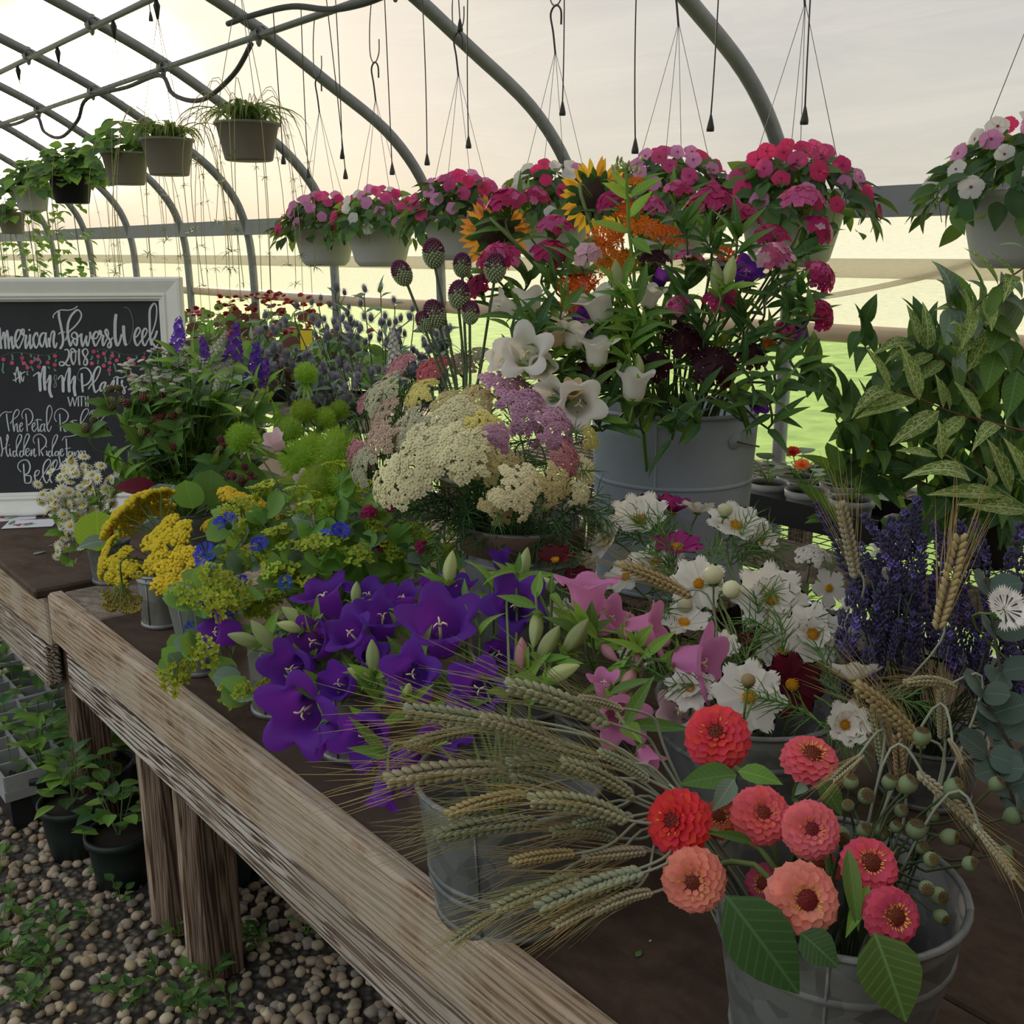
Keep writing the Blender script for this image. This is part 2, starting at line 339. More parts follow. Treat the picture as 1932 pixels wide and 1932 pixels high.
# --- ground: soil under the gravel, pebbles, grass outside
m, t, out = nodes('gravel_soil'); tc = N(t, 'ShaderNodeTexCoord')
v1 = N(t, 'ShaderNodeTexVoronoi', i_Scale=45.); t.links.new(tc.outputs['Object'], v1.inputs['Vector'])
cc = ramp(t, v1.outputs['Distance'], [(0, (.20, .17, .13)), (.6, (.05, .042, .032))])
p = N(t, 'ShaderNodeBsdfPrincipled', i_Roughness=.95); t.links.new(cc, p.inputs['Base Color'])
bp = N(t, 'ShaderNodeBump', i_Strength=1., i_Distance=.02, invert=True); t.links.new(v1.outputs['Distance'], bp.inputs['Height']); t.links.new(bp.outputs[0], p.inputs['Normal']); t.links.new(p.outputs[0], out.inputs[0])
floor = struct('floor', MB().add([(-3.7, -3.6, 0), (3.66, -3.6, 0), (3.66, 15.4, 0), (-3.7, 15.4, 0)], [(0, 1, 2, 3)]).build('floor', m), 'gravel floor of the hoop house')
m, t, out = nodes('grass_field'); tc = N(t, 'ShaderNodeTexCoord'); nz = N(t, 'ShaderNodeTexNoise', i_Scale=3., i_Detail=8.); t.links.new(tc.outputs['Object'], nz.inputs['Vector'])
cc = ramp(t, nz.outputs[0], [(.3, (.13, .26, .03)), (.7, (.30, .46, .07))])
p = N(t, 'ShaderNodeBsdfPrincipled', i_Roughness=.9); t.links.new(cc, p.inputs['Base Color']); t.links.new(p.outputs[0], out.inputs[0])
R_ = 180; M_grass = m
for lab, x0, x1, y0, y1 in (('bright green grass outside below the rolled-up side wall', 3.75, R_, -R_, R_), ('grass beyond the far end of the hoop house', -R_, 3.74, 15.5, R_), ('grass along the unseen left side of the hoop house', -R_, -3.8, -R_, 15.5)):
    g = single('grass_field', MB().add([(x0, y0, -.01), (x1, y0, -.01), (x1, y1, -.01), (x0, y1, -.01)], [(0, 1, 2, 3)]).build('grass_field', M_grass), lab, 'grass'); g['kind'] = 'stuff'
# pebbles
M_peb = []
for k, c in enumerate([(.46, .37, .26), (.33, .26, .18), (.54, .44, .31), (.42, .32, .20), (.30, .26, .21)]): M_peb.append(plain('pebble_%d' % k, c, .85, 0, .25, .3, 60))
def ico_pebble(seed):
    r = np.random.default_rng(seed); b = MB(); b.ell((0, 0, 0), (1, .8, .62), 7, 5)
    a = np.array(b.v); a *= 1+.22*(r.random(len(a))-.5)[:, None]; b.v = [tuple(q) for q in a]; return b
PEB = [ico_pebble(k) for k in range(6)]
spots = []
for i in range(15000):
    x, y = U(-.75, 2.3), U(.55, 4.6)
    if x > 1.2 and y > 3: continue
    spots.append((x, y))
def vis(x, y):
    d = V(x, y, .02)-CC; zc = d.dot(CF)
    if zc < .2: return None
    px, py = 966+FPX*d.dot(CR)/zc, 966-FPX*d.dot(CU)/zc
    return (px, py, zc) if -420 < px < 800 and 1200 < py < 2200 else None
near = []; rest = []
for s_ in spots:
    q = vis(*s_)
    if q: (near if q[1] > 1700 and 0 < q[0] < 720 and 1932 > q[1] else rest).append((q[2], s_))
near.sort(); rest += near[300:]; near = near[:300]
PM = [[PEB[k].build('pebble', M_peb[(k+j) % 5]) for j in range(5)] for k in range(6)]
for i, (q, (x, y)) in enumerate(near):
    s_ = U(.009, .0185); M = T(x, y, s_*.35) @ Matrix.Rotation(U(0, 6.3), 4, (U(-.3, .3), U(-.3, .3), 1)) @ SC(s_)
    o = bpy.data.objects.new('pebble', PM[i % 6][i % 5]); COL.objects.link(o); o.parent = floor; o.matrix_basis = M
vv = []; ff = []; mi = []; n0 = 0
for i, (q, (x, y)) in enumerate(rest):
    s_ = U(.009, .0185); a = np.array(PEB[i % 6].v)*s_; c, s2 = math.cos(i*1.7), math.sin(i*1.7)
    a = np.stack([a[:, 0]*c-a[:, 1]*s2+x, a[:, 0]*s2+a[:, 1]*c+y, a[:, 2]+s_*.35], 1)
    vv.append(a); f = PEB[i % 6].f; ff += [tuple(k+n0 for k in g_) for g_ in f]; mi += [i % 5]*len(f); n0 += len(a)
me = bpy.data.meshes.new('gravel'); me.from_pydata(np.concatenate(vv).tolist(), [], ff)
for k in M_peb: me.materials.append(k)
me.polygons.foreach_set('material_index', mi); me.polygons.foreach_set('use_smooth', [True]*len(ff))
o = bpy.data.objects.new('gravel', me); COL.objects.link(o); o.parent = floor; o['kind'] = 'stuff'

# ================================================================ tables
TZ = .75
def board(th, name, a, b_, mat, bev=.004, label=None):
    bb = MB(); bb.box(a, b_); me = bb.build(name, mat, False); o = part(th, name, me, label=label)
    md = o.modifiers.new('bevel', 'BEVEL'); md.width = bev; md.segments = 1; return o
ft = thing('potting_table', 'long weathered wooden table in the foreground with flaking painted rails', 'table', (1.35, 1.0, 0))
X0, X1, YA, YB = .70, 2.05, -.7, 2.69
w_ = (X1-X0-.03)/4
for k in range(4):
    board(ft, 'top_plank', (X0+.03+k*w_, YA, TZ-.028), (X0+.03+(k+1)*w_-.003, 2.42, TZ), M_brown)
    board(ft, 'end_plank', (X0+.03+k*w_, 2.424, TZ-.028), (X0+.03+(k+1)*w_-.003, YB, TZ+.001), M_grey)
board(ft, 'front_rail', (X0-.012, YA, TZ-.125), (X0+.03, YB, TZ+.008), M_tan, .008)
board(ft, 'lower_rail', (X0+.002, YA, TZ-.245), (X0+.036, YB-.06, TZ-.14), M_white, .006)
board(ft, 'rail_backing', (X0+.012, YA, TZ-.15), (X0+.03, YB-.06, TZ-.12), M_post)
board(ft, 'back_rail', (X1-.03, YA, TZ-.13), (X1, YB, TZ), M_tan)
board(ft, 'end_rail', (X0+.03, YB-.03, TZ-.13), (X1, YB, TZ-.03), M_post)
def post(th, base, w_, d_, h, name='leg', mat=None):
    o = board(th, name, (base.x-w_/2, base.y-d_/2, 0), (base.x+w_/2, base.y+d_/2, h), mat or M_post, .005); return o
lb = onz(338, 1868, 0); post(ft, V(X0+.09, lb.y, 0), .09, .075, TZ-.03)
la = onz(258, 1795, 0); post(ft, V(X0+.09, la.y+.02, 0), .09, .085, TZ-.03)
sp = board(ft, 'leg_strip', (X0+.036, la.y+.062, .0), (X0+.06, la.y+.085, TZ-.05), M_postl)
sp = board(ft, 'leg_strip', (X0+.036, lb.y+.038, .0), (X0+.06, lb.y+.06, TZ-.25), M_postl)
for y in (YA+.2, la.y): post(ft, V(X1-.08, y, 0), .09, .09, TZ-.03)
rt = thing('potting_table', 'farther weathered wooden table carrying the chalkboard sign', 'table', (1.35, 4.0, 0))
YC, YD = 2.73, 5.6
for k in range(4): board(rt, 'top_plank', (X0-.03+k*.35, YC, TZ-.02), (X0-.03+k*.35+.347, YD, TZ+.006), M_brown, .006)
board(rt, 'front_rail', (X0, YC+.03, TZ-.165), (X0+.035, YD, TZ-.022), M_tan, .006)
board(rt, 'lower_rail', (X0-.012, YC+.05, TZ-.285), (X0+.03, YD, TZ-.17), M_white, .006)
board(rt, 'back_rail', (2.02, YC, TZ-.13), (2.05, YD, TZ-.02), M_tan)
for x, y in ((X0+.085, YC+.06), (X0+.085, YD-.2), (1.95, YC+.1), (1.95, YD-.2)): post(rt, V(x, y, 0), .09, .085, TZ-.02)
# wire-topped back bench
bb_ = thing('wire_bench', 'wire mesh topped bench with a wooden edge behind the flower table', 'bench', (2.85, 1.4, 0))
board(bb_, 'front_rail', (2.40, -.8, .70), (2.44, 3.4, .80), M_grey); board(bb_, 'back_rail', (3.30, -.8, .70), (3.34, 3.4, .80), M_grey)
for y in (-.6, .8, 2.2, 3.3):
    board(bb_, 'cross_rail', (2.44, y, .70), (3.30, y+.04, .78), M_grey)
    for x in (2.48, 3.27): post(bb_, V(x, y+.02, 0), .07, .07, .70)
mm_ = MB()
for k in range(18): mm_.tube([(2.41+.05*k, -.8, .803), (2.41+.05*k, 3.4, .803)], .0016, 4)
for k in range(84): mm_.tube([(2.41, -.8+.05*k, .806), (3.33, -.8+.05*k, .806)], .0016, 4)
part(bb_, 'wire_mesh', mm_.build('wire_mesh', M_wire))
# ================================================================ chalkboard sign
M_frame = plain('white_frame_paint', (.84, .82, .77), .5, 0, .03, .06, 20)
M_board = plain('chalkboard_black', (.030, .032, .036), .75, 0, .03, .35, 9)
M_chalk = plain('white_chalk', (.62, .63, .66), .95, 0, .05, .25, 300)
M_chalkd = plain('thin_grey_chalk', (.22, .22, .24), .95, 0, .05, .25, 300)
M_pinkc = plain('pink_chalk', (.60, .10, .20), .95, 0, .2, .2, 200)
M_greenc = plain('green_chalk', (.17, .33, .24), .95, 0, .2, .2, 200)
BL, BR = onz(0, 973, TZ+.007), onz(325, 963, TZ+.007)
sa = (BR-BL).normalized(); sn = V(sa.y, -sa.x, 0)            # sn points to the viewer
if sn.dot(CF) > 0: sn = -sn
sb = (V(0, 0, 1)*math.cos(.10)-sn*math.sin(.10)).normalized(); sn2 = sa.cross(sb)
if sn2.dot(CF) > 0: sn2 = -sn2
def on_sign(px, py, off=0.):
    r = ray(px, py); d = (BL+sn2*off-CC).dot(sn2)/r.dot(sn2); p = CC+r*d-BL; return p.dot(sa), p.dot(sb)
SM = Matrix((sa, sb, sn2)).transposed().to_4x4(); SM.translation = BL
sign = thing('chalkboard_sign', 'framed chalkboard sign with white script lettering leaning on the far table', 'sign', BL+sa*.1)
a1, b1 = on_sign(340, 522, .03); a0 = a1-.80; b0 = 0.
FW = .076
sboard = part(sign, 'board', MB().box((a0+.05, b0+.05, -.012), (a1-.05, b1-.05, .004)).build('board', M_board, False), SM)
prof = [(0, -.014), (0, .026), (.006, .034), (.014, .034), (.052, .022), (.055, .027), (.060, .027), (.063, .021), (.068, .022), (FW, .012), (FW, .002)]
cs = [(a0, b0), (a1, b0), (a1, b1), (a0, b1)]; ins = [(1, 1), (-1, 1), (-1, -1), (1, -1)]
for k in range(4):
    q = MB(); vv = []
    for c in (k, (k+1) % 4):
        for w_, h in prof: vv.append((cs[c][0]+ins[c][0]*w_, cs[c][1]+ins[c][1]*w_, h))
    n_ = len(prof); q.add(vv, [(i, i+1, n_+i+1, n_+i) for i in range(n_-1)]+[(n_-1, 0, n_, 2*n_-1)])
    part(sign, 'frame_rail', q.build('frame_rail', M_frame, False), SM)
TILES = {1: (0, 560, 12.075), 2: (150, 560, 12.075), 3: (0, 670, 12.075), 4: (120, 670, 12.075), 5: (0, 760, 9.66)}
def strokes(name, data, mat, w_def, label=None, dim=()):
    q = MB()
    for line in data.strip().split('\n'):
        head, body = line.split(':'); hd = head.split(); tl = TILES[int(hd[0])]; wd = (float(hd[1]) if len(hd) > 1 else w_def)
        for st in body.split(';'):
            c = [tuple(float(k) for k in s_.split(',')) for s_ in st.split()]
            if not c: continue
            pts = [V(*on_sign(tl[0]+x/tl[2], tl[1]+y/tl[2], .005), .0055) for x, y in c]
            wm = wd/tl[2]*3.5/FPX*.5
            if len(pts) == 1: q.lathe([(wm*1.1, 0), (wm*.9, .0006), (0, .0008)], 8, T(*pts[0])); continue
            pts = cat_rom(pts, 5); vv = []
            for i, p in enumerate(pts):
                t_ = (pts[min(i+1, len(pts)-1)]-pts[max(i-1, 0)]).normalized(); n_ = V(-t_.y, t_.x, 0)
                k = wm*(.72+.42*max(0, -t_.y))*(1 if 0 < i < len(pts)-1 else .6)     # down strokes are fatter
                vv += [p-n_*k, p+n_*k+V(0, 0, .0002)]
            q.add(vv, [(2*i, 2*i+2, 2*i+3, 2*i+1) for i in range(len(pts)-1)])
    return sub(sboard, name, q.build(name, mat, False), Matrix.Identity(4))
strokes('chalk_lettering', """1: -190,1190 -120,950 -20,700 0,880 15,1050 35,1190; -150,1010 -60,980 20,1000
1: 40,980 70,830 90,820 110,960 130,1190; 125,980 150,800 165,780 190,960 205,1190; 205,1050 235,950 265,910 275,1030 300,1180 340,1090
1: 340,1090 390,1000 440,920 470,800 430,750 380,800 345,940 360,1080 425,1170 480,1080 540,930
1: 540,930 550,760 500,750 500,830 550,880 600,890 580,1020 590,1170 620,1130 660,1000; 690,850 680,1000 705,1180 750,1080 770,1000; 670,755
1: 860,910 850,820 800,850 760,960 780,1090 830,1165 880,1060 900,980; 1040,830 970,830 910,920 900,1020 960,1140 1000,1050 1040,820; 1050,810 1040,950 1075,1160
1: 1110,930 1120,1050 1140,1150; 1140,1060 1165,860 1205,780 1240,830 1220,1000 1245,1150 1280,1130 1300,1040
1 34: 1215,490 1220,420 1300,340 1400,300 1550,305 1680,275 1770,210; 1335,860 1370,820 1490,800
1 46: 1345,330 1345,450 1380,620 1420,820 1440,980 1420,1100 1365,1190
1 46: 1490,1000 1530,900 1580,790 1700,680 1820,530 1855,400 1800,310 1740,310 1630,420 1560,580 1540,760 1560,940 1610,1120 1650,1010 1690,950
1: 1720,960 1640,920 1640,850 1700,810 1760,870 1760,1000 1740,1110 1690,1060 1670,950 1720,960 1800,900 1850,840
2: 50,830 40,960 75,1130 120,1000 160,890 150,1000 190,1120 230,960 240,800 260,920 300,950
2: 300,950 390,940 430,850 390,790 330,850 310,960 330,1060 370,1120 430,1020 490,900 500,800 460,770 470,850 530,880 545,900 525,1000 545,1115 590,1030 630,950
2: 640,960 660,820 620,740 590,800 630,900 690,980 720,1070 700,1150 650,1150 650,1080 700,1010 760,920
2 60: 835,390 815,560 810,800 820,980 865,1110 920,1020 960,850; 1005,650 1010,850 1040,1050 1075,1110
2: 1250,920 1310,900 1380,780 1350,700 1290,760 1250,900 1270,1040 1325,1110 1400,1000 1500,880 1540,770 1500,720 1440,800 1430,960 1450,1060 1500,1110 1550,1000
2: 1550,1010 1650,830 1740,540 1760,280 1720,150 1650,200 1600,330 1600,600 1610,900 1640,1110; 1770,770 1720,920 1650,1010 1690,1090 1740,1140 1790,1080""", M_chalk, 44)
strokes('chalk_flourish', "2 22: 1075,1110 1150,1020 1210,800 1220,600 1180,390 1110,270 1010,235\n4 22: 395,600 330,540 320,440 370,330\n3 26: 1240,740 1225,690 1290,560 1290,470 1250,460 1240,540 1280,640 1280,710 1240,740\n1 9: 0,1390 150,1310 350,1270 550,1275 750,1310 1000,1330 1200,1300 1330,1240\n2 9: 300,1230 500,1190 800,1250 1050,1320 1300,1320 1500,1260 1700,1190", M_chalkd, 24)
strokes('chalk_lettering', """1: 1470,1220 1510,1195 1570,1240 1570,1340 1530,1450 1440,1560 1370,1560 1355,1500 1420,1480 1490,1530 1560,1570 1600,1550
1: 1600,1210 1650,1180 1710,1230 1660,1260 1610,1220; 1630,1260 1620,1390 1650,1500 1680,1540 1720,1440 1730,1270 1760,1235; 1805,1180 1800,1370 1815,1560
2: 110,1190 70,1250 110,1350 170,1430 175,1520 125,1560 95,1500 140,1380 195,1270 160,1190 110,1190""", M_chalk, 38)
strokes('chalk_lettering', """3 30: 365,620 355,480 390,270 420,400 460,640; 290,565 350,570 400,520 450,480; 465,370 475,480 520,600 550,480; 460,500 500,420 580,375; 320,400 340,460
3 34: 755,485 800,440 890,380; 1060,640 1100,530 1140,450; 1320,555 1370,480 1410,470 1425,500; 1470,600 1510,420 1575,280; 1610,660 1650,540 1700,470; 930,560 960,330 1000,240
3 56: 890,390 905,550 920,830; 1005,250 1015,300 1010,550 1030,810; 1140,450 1140,600 1125,760 1150,890 1190,965; 1430,500 1435,560 1440,850; 1575,280 1585,380 1570,600 1580,850; 1700,470 1700,600 1690,760 1720,940
4 42: 415,410 420,600 440,850
4 34: 370,330 450,290 550,310 630,430 620,560 540,660 450,700
4 40: 560,780 630,670 720,590 800,450 840,310 800,260 740,310 690,430 670,590 690,750 730,850 800,780; 960,610 880,640 830,740 850,820 900,770 960,610 940,730 960,840; 1010,680 1030,760 1040,850 1070,700 1120,590 1150,580 1130,720 1160,820 1190,760; 1230,490 1225,620 1230,780 1250,830 1290,760
4 28: 1130,540 1200,490 1300,520 1380,500 1425,465; 1300,740 1350,600 1330,575 1320,640 1370,740 1400,830 1380,880 1350,850 1380,770 1445,705""", M_chalk, 40)
strokes('chalk_lettering', "4: 95,945 125,1050 155,1170; 155,1170 180,1060 205,960; 205,960 230,1060 255,1170; 255,1170 280,1060 310,950; 335,950 340,1175; 330,945 480,940; 410,945 410,1175; 495,940 510,1175; 555,930 560,1180; 500,1090 565,1080", M_chalk, 26)
strokes('chalk_lettering', """3: -10,1420 40,1340 130,1290 200,1305 280,1285; 150,1330 165,1480 210,1740; 230,1570 290,1480 400,1390 440,1290 400,1240 340,1290 300,1410 300,1580 325,1740 340,1620 385,1560 395,1680 410,1750 450,1720; 450,1640 510,1590 500,1540 460,1580 450,1680 490,1740 530,1660
3: 525,1450 500,1370 530,1270 620,1220 710,1280 750,1400 720,1520 640,1600; 590,1330 605,1500 625,1740; 740,1650 800,1590 790,1540 740,1590 740,1690 790,1740 840,1650; 850,1450 860,1600 880,1740 910,1690; 790,1495 870,1465 960,1480
3: 1020,1570 960,1580 920,1660 940,1740 1000,1680 1020,1560 1010,1660 1030,1750; 1060,1640 1140,1470 1190,1280 1140,1145 1080,1220 1065,1400 1075,1640 1110,1740 1150,1690 1170,1610
3: 1290,1520 1240,1420 1270,1290 1380,1215 1500,1270 1555,1370 1520,1490 1410,1560; 1360,1330 1370,1520 1385,1740; 1570,1580 1500,1600 1460,1690 1500,1740 1560,1640 1570,1580 1570,1670 1600,1740; 1650,1500 1660,1620 1690,1740 1720,1680; 1590,1530 1670,1490 1760,1485; 1790,1570 1750,1570 1730,1660 1770,1740 1820,1660
4: 400,1570 490,1430 570,1290 540,1220 460,1260 400,1400 390,1540 420,1680 480,1590 520,1570 520,1680 540,1770; 585,1365 630,1280 720,1250 820,1240 910,1195; 655,1290 655,1500; 770,1580 860,1480 940,1380; 770,1490 790,1380 870,1280 950,1270""", M_chalk, 25)
strokes('chalk_lettering', """5: 10,620 30,760 45,880 20,980; 115,690 130,580 150,630 120,760 115,880 150,980 185,900; 35,870 110,800; 180,830 185,910 210,980; 170,770; 300,900 250,880 240,950 270,980 300,900 300,700 350,580 395,600 380,680 320,800 300,880 310,950 330,980
5: 420,890 380,880 360,950 400,980 430,890 440,700 490,570 535,600 510,680 450,810 430,890 440,960; 470,910 530,870 520,830 480,850 470,930 510,970 550,910; 570,850 570,970 600,870 630,840 620,930 640,980 670,940
5: 635,745 605,680 640,600 730,570 820,630 845,710 820,790 740,870; 700,640 710,800 720,970; 740,870 790,970; 850,870 860,960 885,930; 850,800; 940,900 900,880 885,950 920,980 950,890 960,700 1010,590 1050,600 1020,700 960,820 950,920 970,975
5: 1070,890 1020,890 1000,950 1040,960 1070,890 1080,1000 1100,1120 1060,1210 990,1210 970,1130 1010,1050; 1110,910 1150,870 1130,840 1100,880 1110,950 1140,970 1170,920; 1130,690 1180,620 1280,610 1410,580; 1205,640 1215,800 1220,980; 1180,840 1290,820; 1310,900 1260,890 1250,950 1290,960 1320,890 1330,960
5: 1360,890 1370,970 1400,890 1430,880 1440,970 1460,890 1490,880 1490,970 1520,890 1550,880 1560,970""", M_chalk, 20)
strokes('chalk_lettering', "5: 430,1110 440,1280 455,1450; 390,1265 330,1190 340,1100 430,1040 510,1060 550,1160 520,1270 450,1320 550,1330 570,1400 540,1460 450,1460; 610,1330 680,1320 720,1250 680,1230 640,1280 640,1380 680,1460 750,1380; 750,1370 830,1250 920,1100 900,1030 840,1060 790,1170 790,1350 850,1460 900,1380; 900,1380 960,1270 1040,1120 1030,1040 970,1080 920,1200 910,1380 950,1460; 1180,1110 1190,1250; 1120,1190 1130,1100 1200,1040 1280,1060 1310,1150", M_chalk, 23)
for ln in "1: 80,1430; 510,1395; 545,1515; 630,1615; 720,1490; 865,1425; 890,1595; 1090,1500; 1255,1350; 1250,1550; 275,1510\n2: 325,1250; 430,1360; 285,1520; 560,1295; 555,1570; 750,1345; 690,1505; 680,1670; 850,1450; 1130,1410; 1240,1530; 1465,1390; 1130,1830".split("\n"):
    for one in ln[2:].split(";"): strokes('chalk_rosebud', ln[0]+": "+one.strip(), M_pinkc, 85)
strokes('chalk_leaves', "1: 75,1500 70,1600 60,1680 95,1750; 270,1310 290,1380 285,1450; 485,1280 510,1330; 480,1460 520,1450; 590,1530 620,1580; 700,1300 715,1380; 780,1360 790,1450 750,1470; 700,1580 740,1640 760,1690; 890,1330 860,1360; 910,1430 930,1490 900,1540; 1100,1340 1130,1400 1110,1440; 1090,1580 1140,1640; 1290,1420 1260,1480; 1230,1640 1280,1700; 630,1680 620,1750 650,1790\n2: 400,1230 430,1260; 280,1340 290,1400 240,1440; 430,1430 420,1540; 580,1350 600,1450 590,1500; 620,1230 600,1250; 720,1260 780,1290; 900,1300 910,1390; 700,1580 690,1620; 680,1720 690,1800; 780,1510 810,1600 840,1720; 1290,1340 1310,1400 1240,1430; 1490,1290 1470,1310; 1640,1220 1630,1300 1600,1380; 680,1390 730,1430", M_greenc, 34)

# paper cards on the far table
M_card = plain('printed_card', (.70, .72, .78), .4); M_cardred = plain('card_print_red', (.35, .05, .08), .5); M_cardgreen = plain('card_print_green', (.12, .22, .08), .5)
for k, (px, py, rz_, lab) in enumerate(((58, 988, .5, 'printed white card with a red flower picture lying on the far table'), (22, 976, .9, 'white card half under the other card, against the sign'))):
    c = onz(px, py, TZ+.0065+.002*(1-k)); cd = thing('postcard', lab, 'card', c); Mx = T(*c) @ rotz(-YAW+.4*rz_)
    part(cd, 'paper', MB().box((-.075, -.05, 0), (.075, .05, .0012)).build('card_paper', M_card, False), Mx)
    q = MB()
    for j in range(6): q.lathe([(U(.006, .011), 0), (0, .0003)], 7, T(U(-.05, 0), U(-.025, .025), .0014))
    part(cd, 'flower_print', q.build('flower_print', M_cardred), Mx)
    q = MB().blade(T(-.06, -.01, .0014), .06, .02, 3).blade(T(-.02, -.03, .0014) @ rotz(-1), .05, .015, 3)
    part(cd, 'leaf_print', q.build('leaf_print', M_cardgreen), Mx)
# ================================================================ vessels
def metal(name, c, c2, rough=.45, scale=28., metalness=.55):
    m, t, out = nodes(name); tc = N(t, 'ShaderNodeTexCoord'); vo = N(t, 'ShaderNodeTexVoronoi', i_Scale=scale); t.links.new(tc.outputs['Object'], vo.inputs['Vector'])
    nz = N(t, 'ShaderNodeTexNoise', i_Scale=7., i_Detail=6.); t.links.new(tc.outputs['Object'], nz.inputs['Vector'])
    sep = N(t, 'ShaderNodeSeparateColor'); t.links.new(vo.outputs['Color'], sep.inputs[0])
    a = N(t, 'ShaderNodeMath', operation='MULTIPLY_ADD', i_1=.45); t.links.new(sep.outputs[0], a.inputs[0]); t.links.new(nz.outputs[0], a.inputs[2])
    col = ramp(t, a.outputs[0], [(.35, c2), (1.0, c)]); p = N(t, 'ShaderNodeBsdfPrincipled', i_Metallic=metalness, i_Roughness=rough); t.links.new(col, p.inputs['Base Color'])
    rr = N(t, 'ShaderNodeMath', operation='MULTIPLY_ADD', i_1=.35, i_2=rough-.1); t.links.new(nz.outputs[0], rr.inputs[0]); t.links.new(rr.outputs[0], p.inputs['Roughness'])
    t.links.new(p.outputs[0], out.inputs[0]); return m
M_galv = metal('galvanised_steel', (.26, .265, .26), (.12, .125, .125), .5, 40., .4); M_tub = metal('blue_grey_zinc', (.44, .50, .58), (.32, .37, .43), .6, 5., .15)
M_tin = metal('dull_tin', (.36, .36, .35), (.16, .16, .15), .4, 12.); M_rust = metal('rusty_tin', (.20, .12, .08), (.10, .065, .05), .7, 9., .3)
M_greyvase = plain('grey_painted_metal', (.20, .215, .205), .6, .2, .05, .15, 15)
VES = {}
def vessel(key, name, label, cat, pos, rb, rt_, h, mat, bands=(), ears=False, rim=.004, inner=None, seam=True, n=36):
    pos = Vector(pos)+V(0, 0, .0015); th = thing(name, label, cat, pos); M = T(*pos); VES[key] = (pos, rb, rt_, h)
    R_ = lambda z: rb+(rt_-rb)*z/h
    prof = [(0, .004), (rb*.98, .004), (rb, .001), (rb, .004)]+[(R_(h*k/8), h*k/8) for k in range(1, 9)]+[(rt_-.003, h), (R_(h*.5)-.003, h*.5), (rb-.003, .012), (0, .012)]
    part(th, 'body', MB().lathe(prof, n).build(name+'_body', mat), M)
    rp = [(rt_+rim*math.cos(a), h+rim*math.sin(a)) for a in [2*PI*k/8 for k in range(9)]]
    part(th, 'rim', MB().lathe(rp, n).build(name+'_rim', mat), M)
    part(th, 'base_ring', MB().lathe([(rb-.002, 0), (rb+.003, 0), (rb+.003, .008), (rb, .010)], n).build(name+'_base_ring', mat), M)
    for z in bands:
        r = R_(z); part(th, 'band', MB().lathe([(r, z-.005), (r+.003, z-.002), (r+.003, z+.002), (r, z+.005)], n).build(name+'_band', mat), M)
    if seam:
        a = -YAW-PI/2-.35; part(th, 'seam', MB().tube([(R_(0)*math.cos(a), R_(0)*math.sin(a), .004), (rt_*math.cos(a), rt_*math.sin(a), h)], .0022, 5).build(name+'_seam', mat), M)
    if ears:
        for s_ in (0, PI):
            a = ears+s_; c = V(R_(h*.86)*math.cos(a), R_(h*.86)*math.sin(a), h*.87); q = MB()
            q.lathe([(.0, .006), (.016, .004), (.018, 0)], 10, frame(c, (math.cos(a), math.sin(a), 0))); ear = part(th, 'handle_ear', q.build(name+'_ear', mat), M)
        a = ears; x, y = math.cos(a), math.sin(a); r = R_(h*.87)+.006
        pts = [V(x*r*math.cos(k), y*r*math.cos(k), h*.87)+V(-y, x, -.25)*(r*math.sin(k)*1.0) for k in [PI*j/20 for j in range(21)]]
        for p_ in pts: pass
        part(th, 'handle', MB().tube([p_+V(0, 0, -.0) for p_ in pts], .0022, 6).build(name+'_handle', M_wire), M)
    return th
def back(px, py, z, r): c = onz(px, py, z); hd = V(CF.x, CF.y, 0).normalized(); return c+hd*r
zc_ = onz(1640, 1815, TZ+.225); hd = V(CF.x, CF.y, 0).normalized(); zc_ = zc_+hd*.122+CR*.008; zc_.z = TZ
vessel('zinnia', 'galvanised_pail', 'galvanised pail in the near corner holding the coral zinnias', 'bucket', zc_, .090, .125, .225, M_galv, (.05, .17))
vessel('wheatpail', 'galvanised_pail', 'mottled galvanised pail under the green wheat, near the table edge', 'bucket', back(960, 1786, TZ, .098), .098, .122, .185, M_galv, (.05, .065))
vessel('can_a', 'tin_can', 'small ribbed tin can beneath the leftmost purple bellflowers', 'can', back(520, 1360, TZ, .055), .055, .058, .15, M_tin, (.14,))
vessel('can_b', 'tin_can', 'small tin can mostly hidden below the purple bellflowers, beside the wheat', 'can', back(660, 1442, TZ, .055), .058, .060, .13, M_tin, (.12,))
vessel('cone', 'flared_vase', 'grey flared metal vase holding the blue cornflowers', 'vase', back(372, 1279, TZ, .032), .032, .062, .19, M_greyvase)
vessel('yy', 'tin_can', 'dark tin can under the golden yellow yarrow', 'can', back(296, 1190, TZ, .05), .048, .050, .125, M_tin, (.112,))
vessel('cosmos', 'galvanised_pail', 'galvanised pail behind the zinnias holding white cosmos', 'bucket', V(*(onz(1455, 1392, TZ+.24)+hd*.12).to_2d(), TZ), .10, .13, .24, M_galv, (.05, .19))
c = P(985, 985, 1.92); vessel('yarrow', 'tall_pail', 'tall galvanised pail with a rusty brown rim under the pastel yarrow', 'bucket', V(c.x, c.y, TZ), .085, .115, c.z-TZ, M_galv, (.30,), ears=-YAW+.3)
q = VES['yarrow']; 
ob = [o for o in bpy.data.objects if o.name.startswith('rim')][-1]
th = ob.parent; part(th, 'rusty_band', MB().lathe([(q[2]-.006, q[3]-.045), (q[2]+.002, q[3]-.045), (q[2]+.004, q[3]), (q[2]+.002, q[3]+.003)], 36).build('rusty_band', M_rust), T(*q[0]))
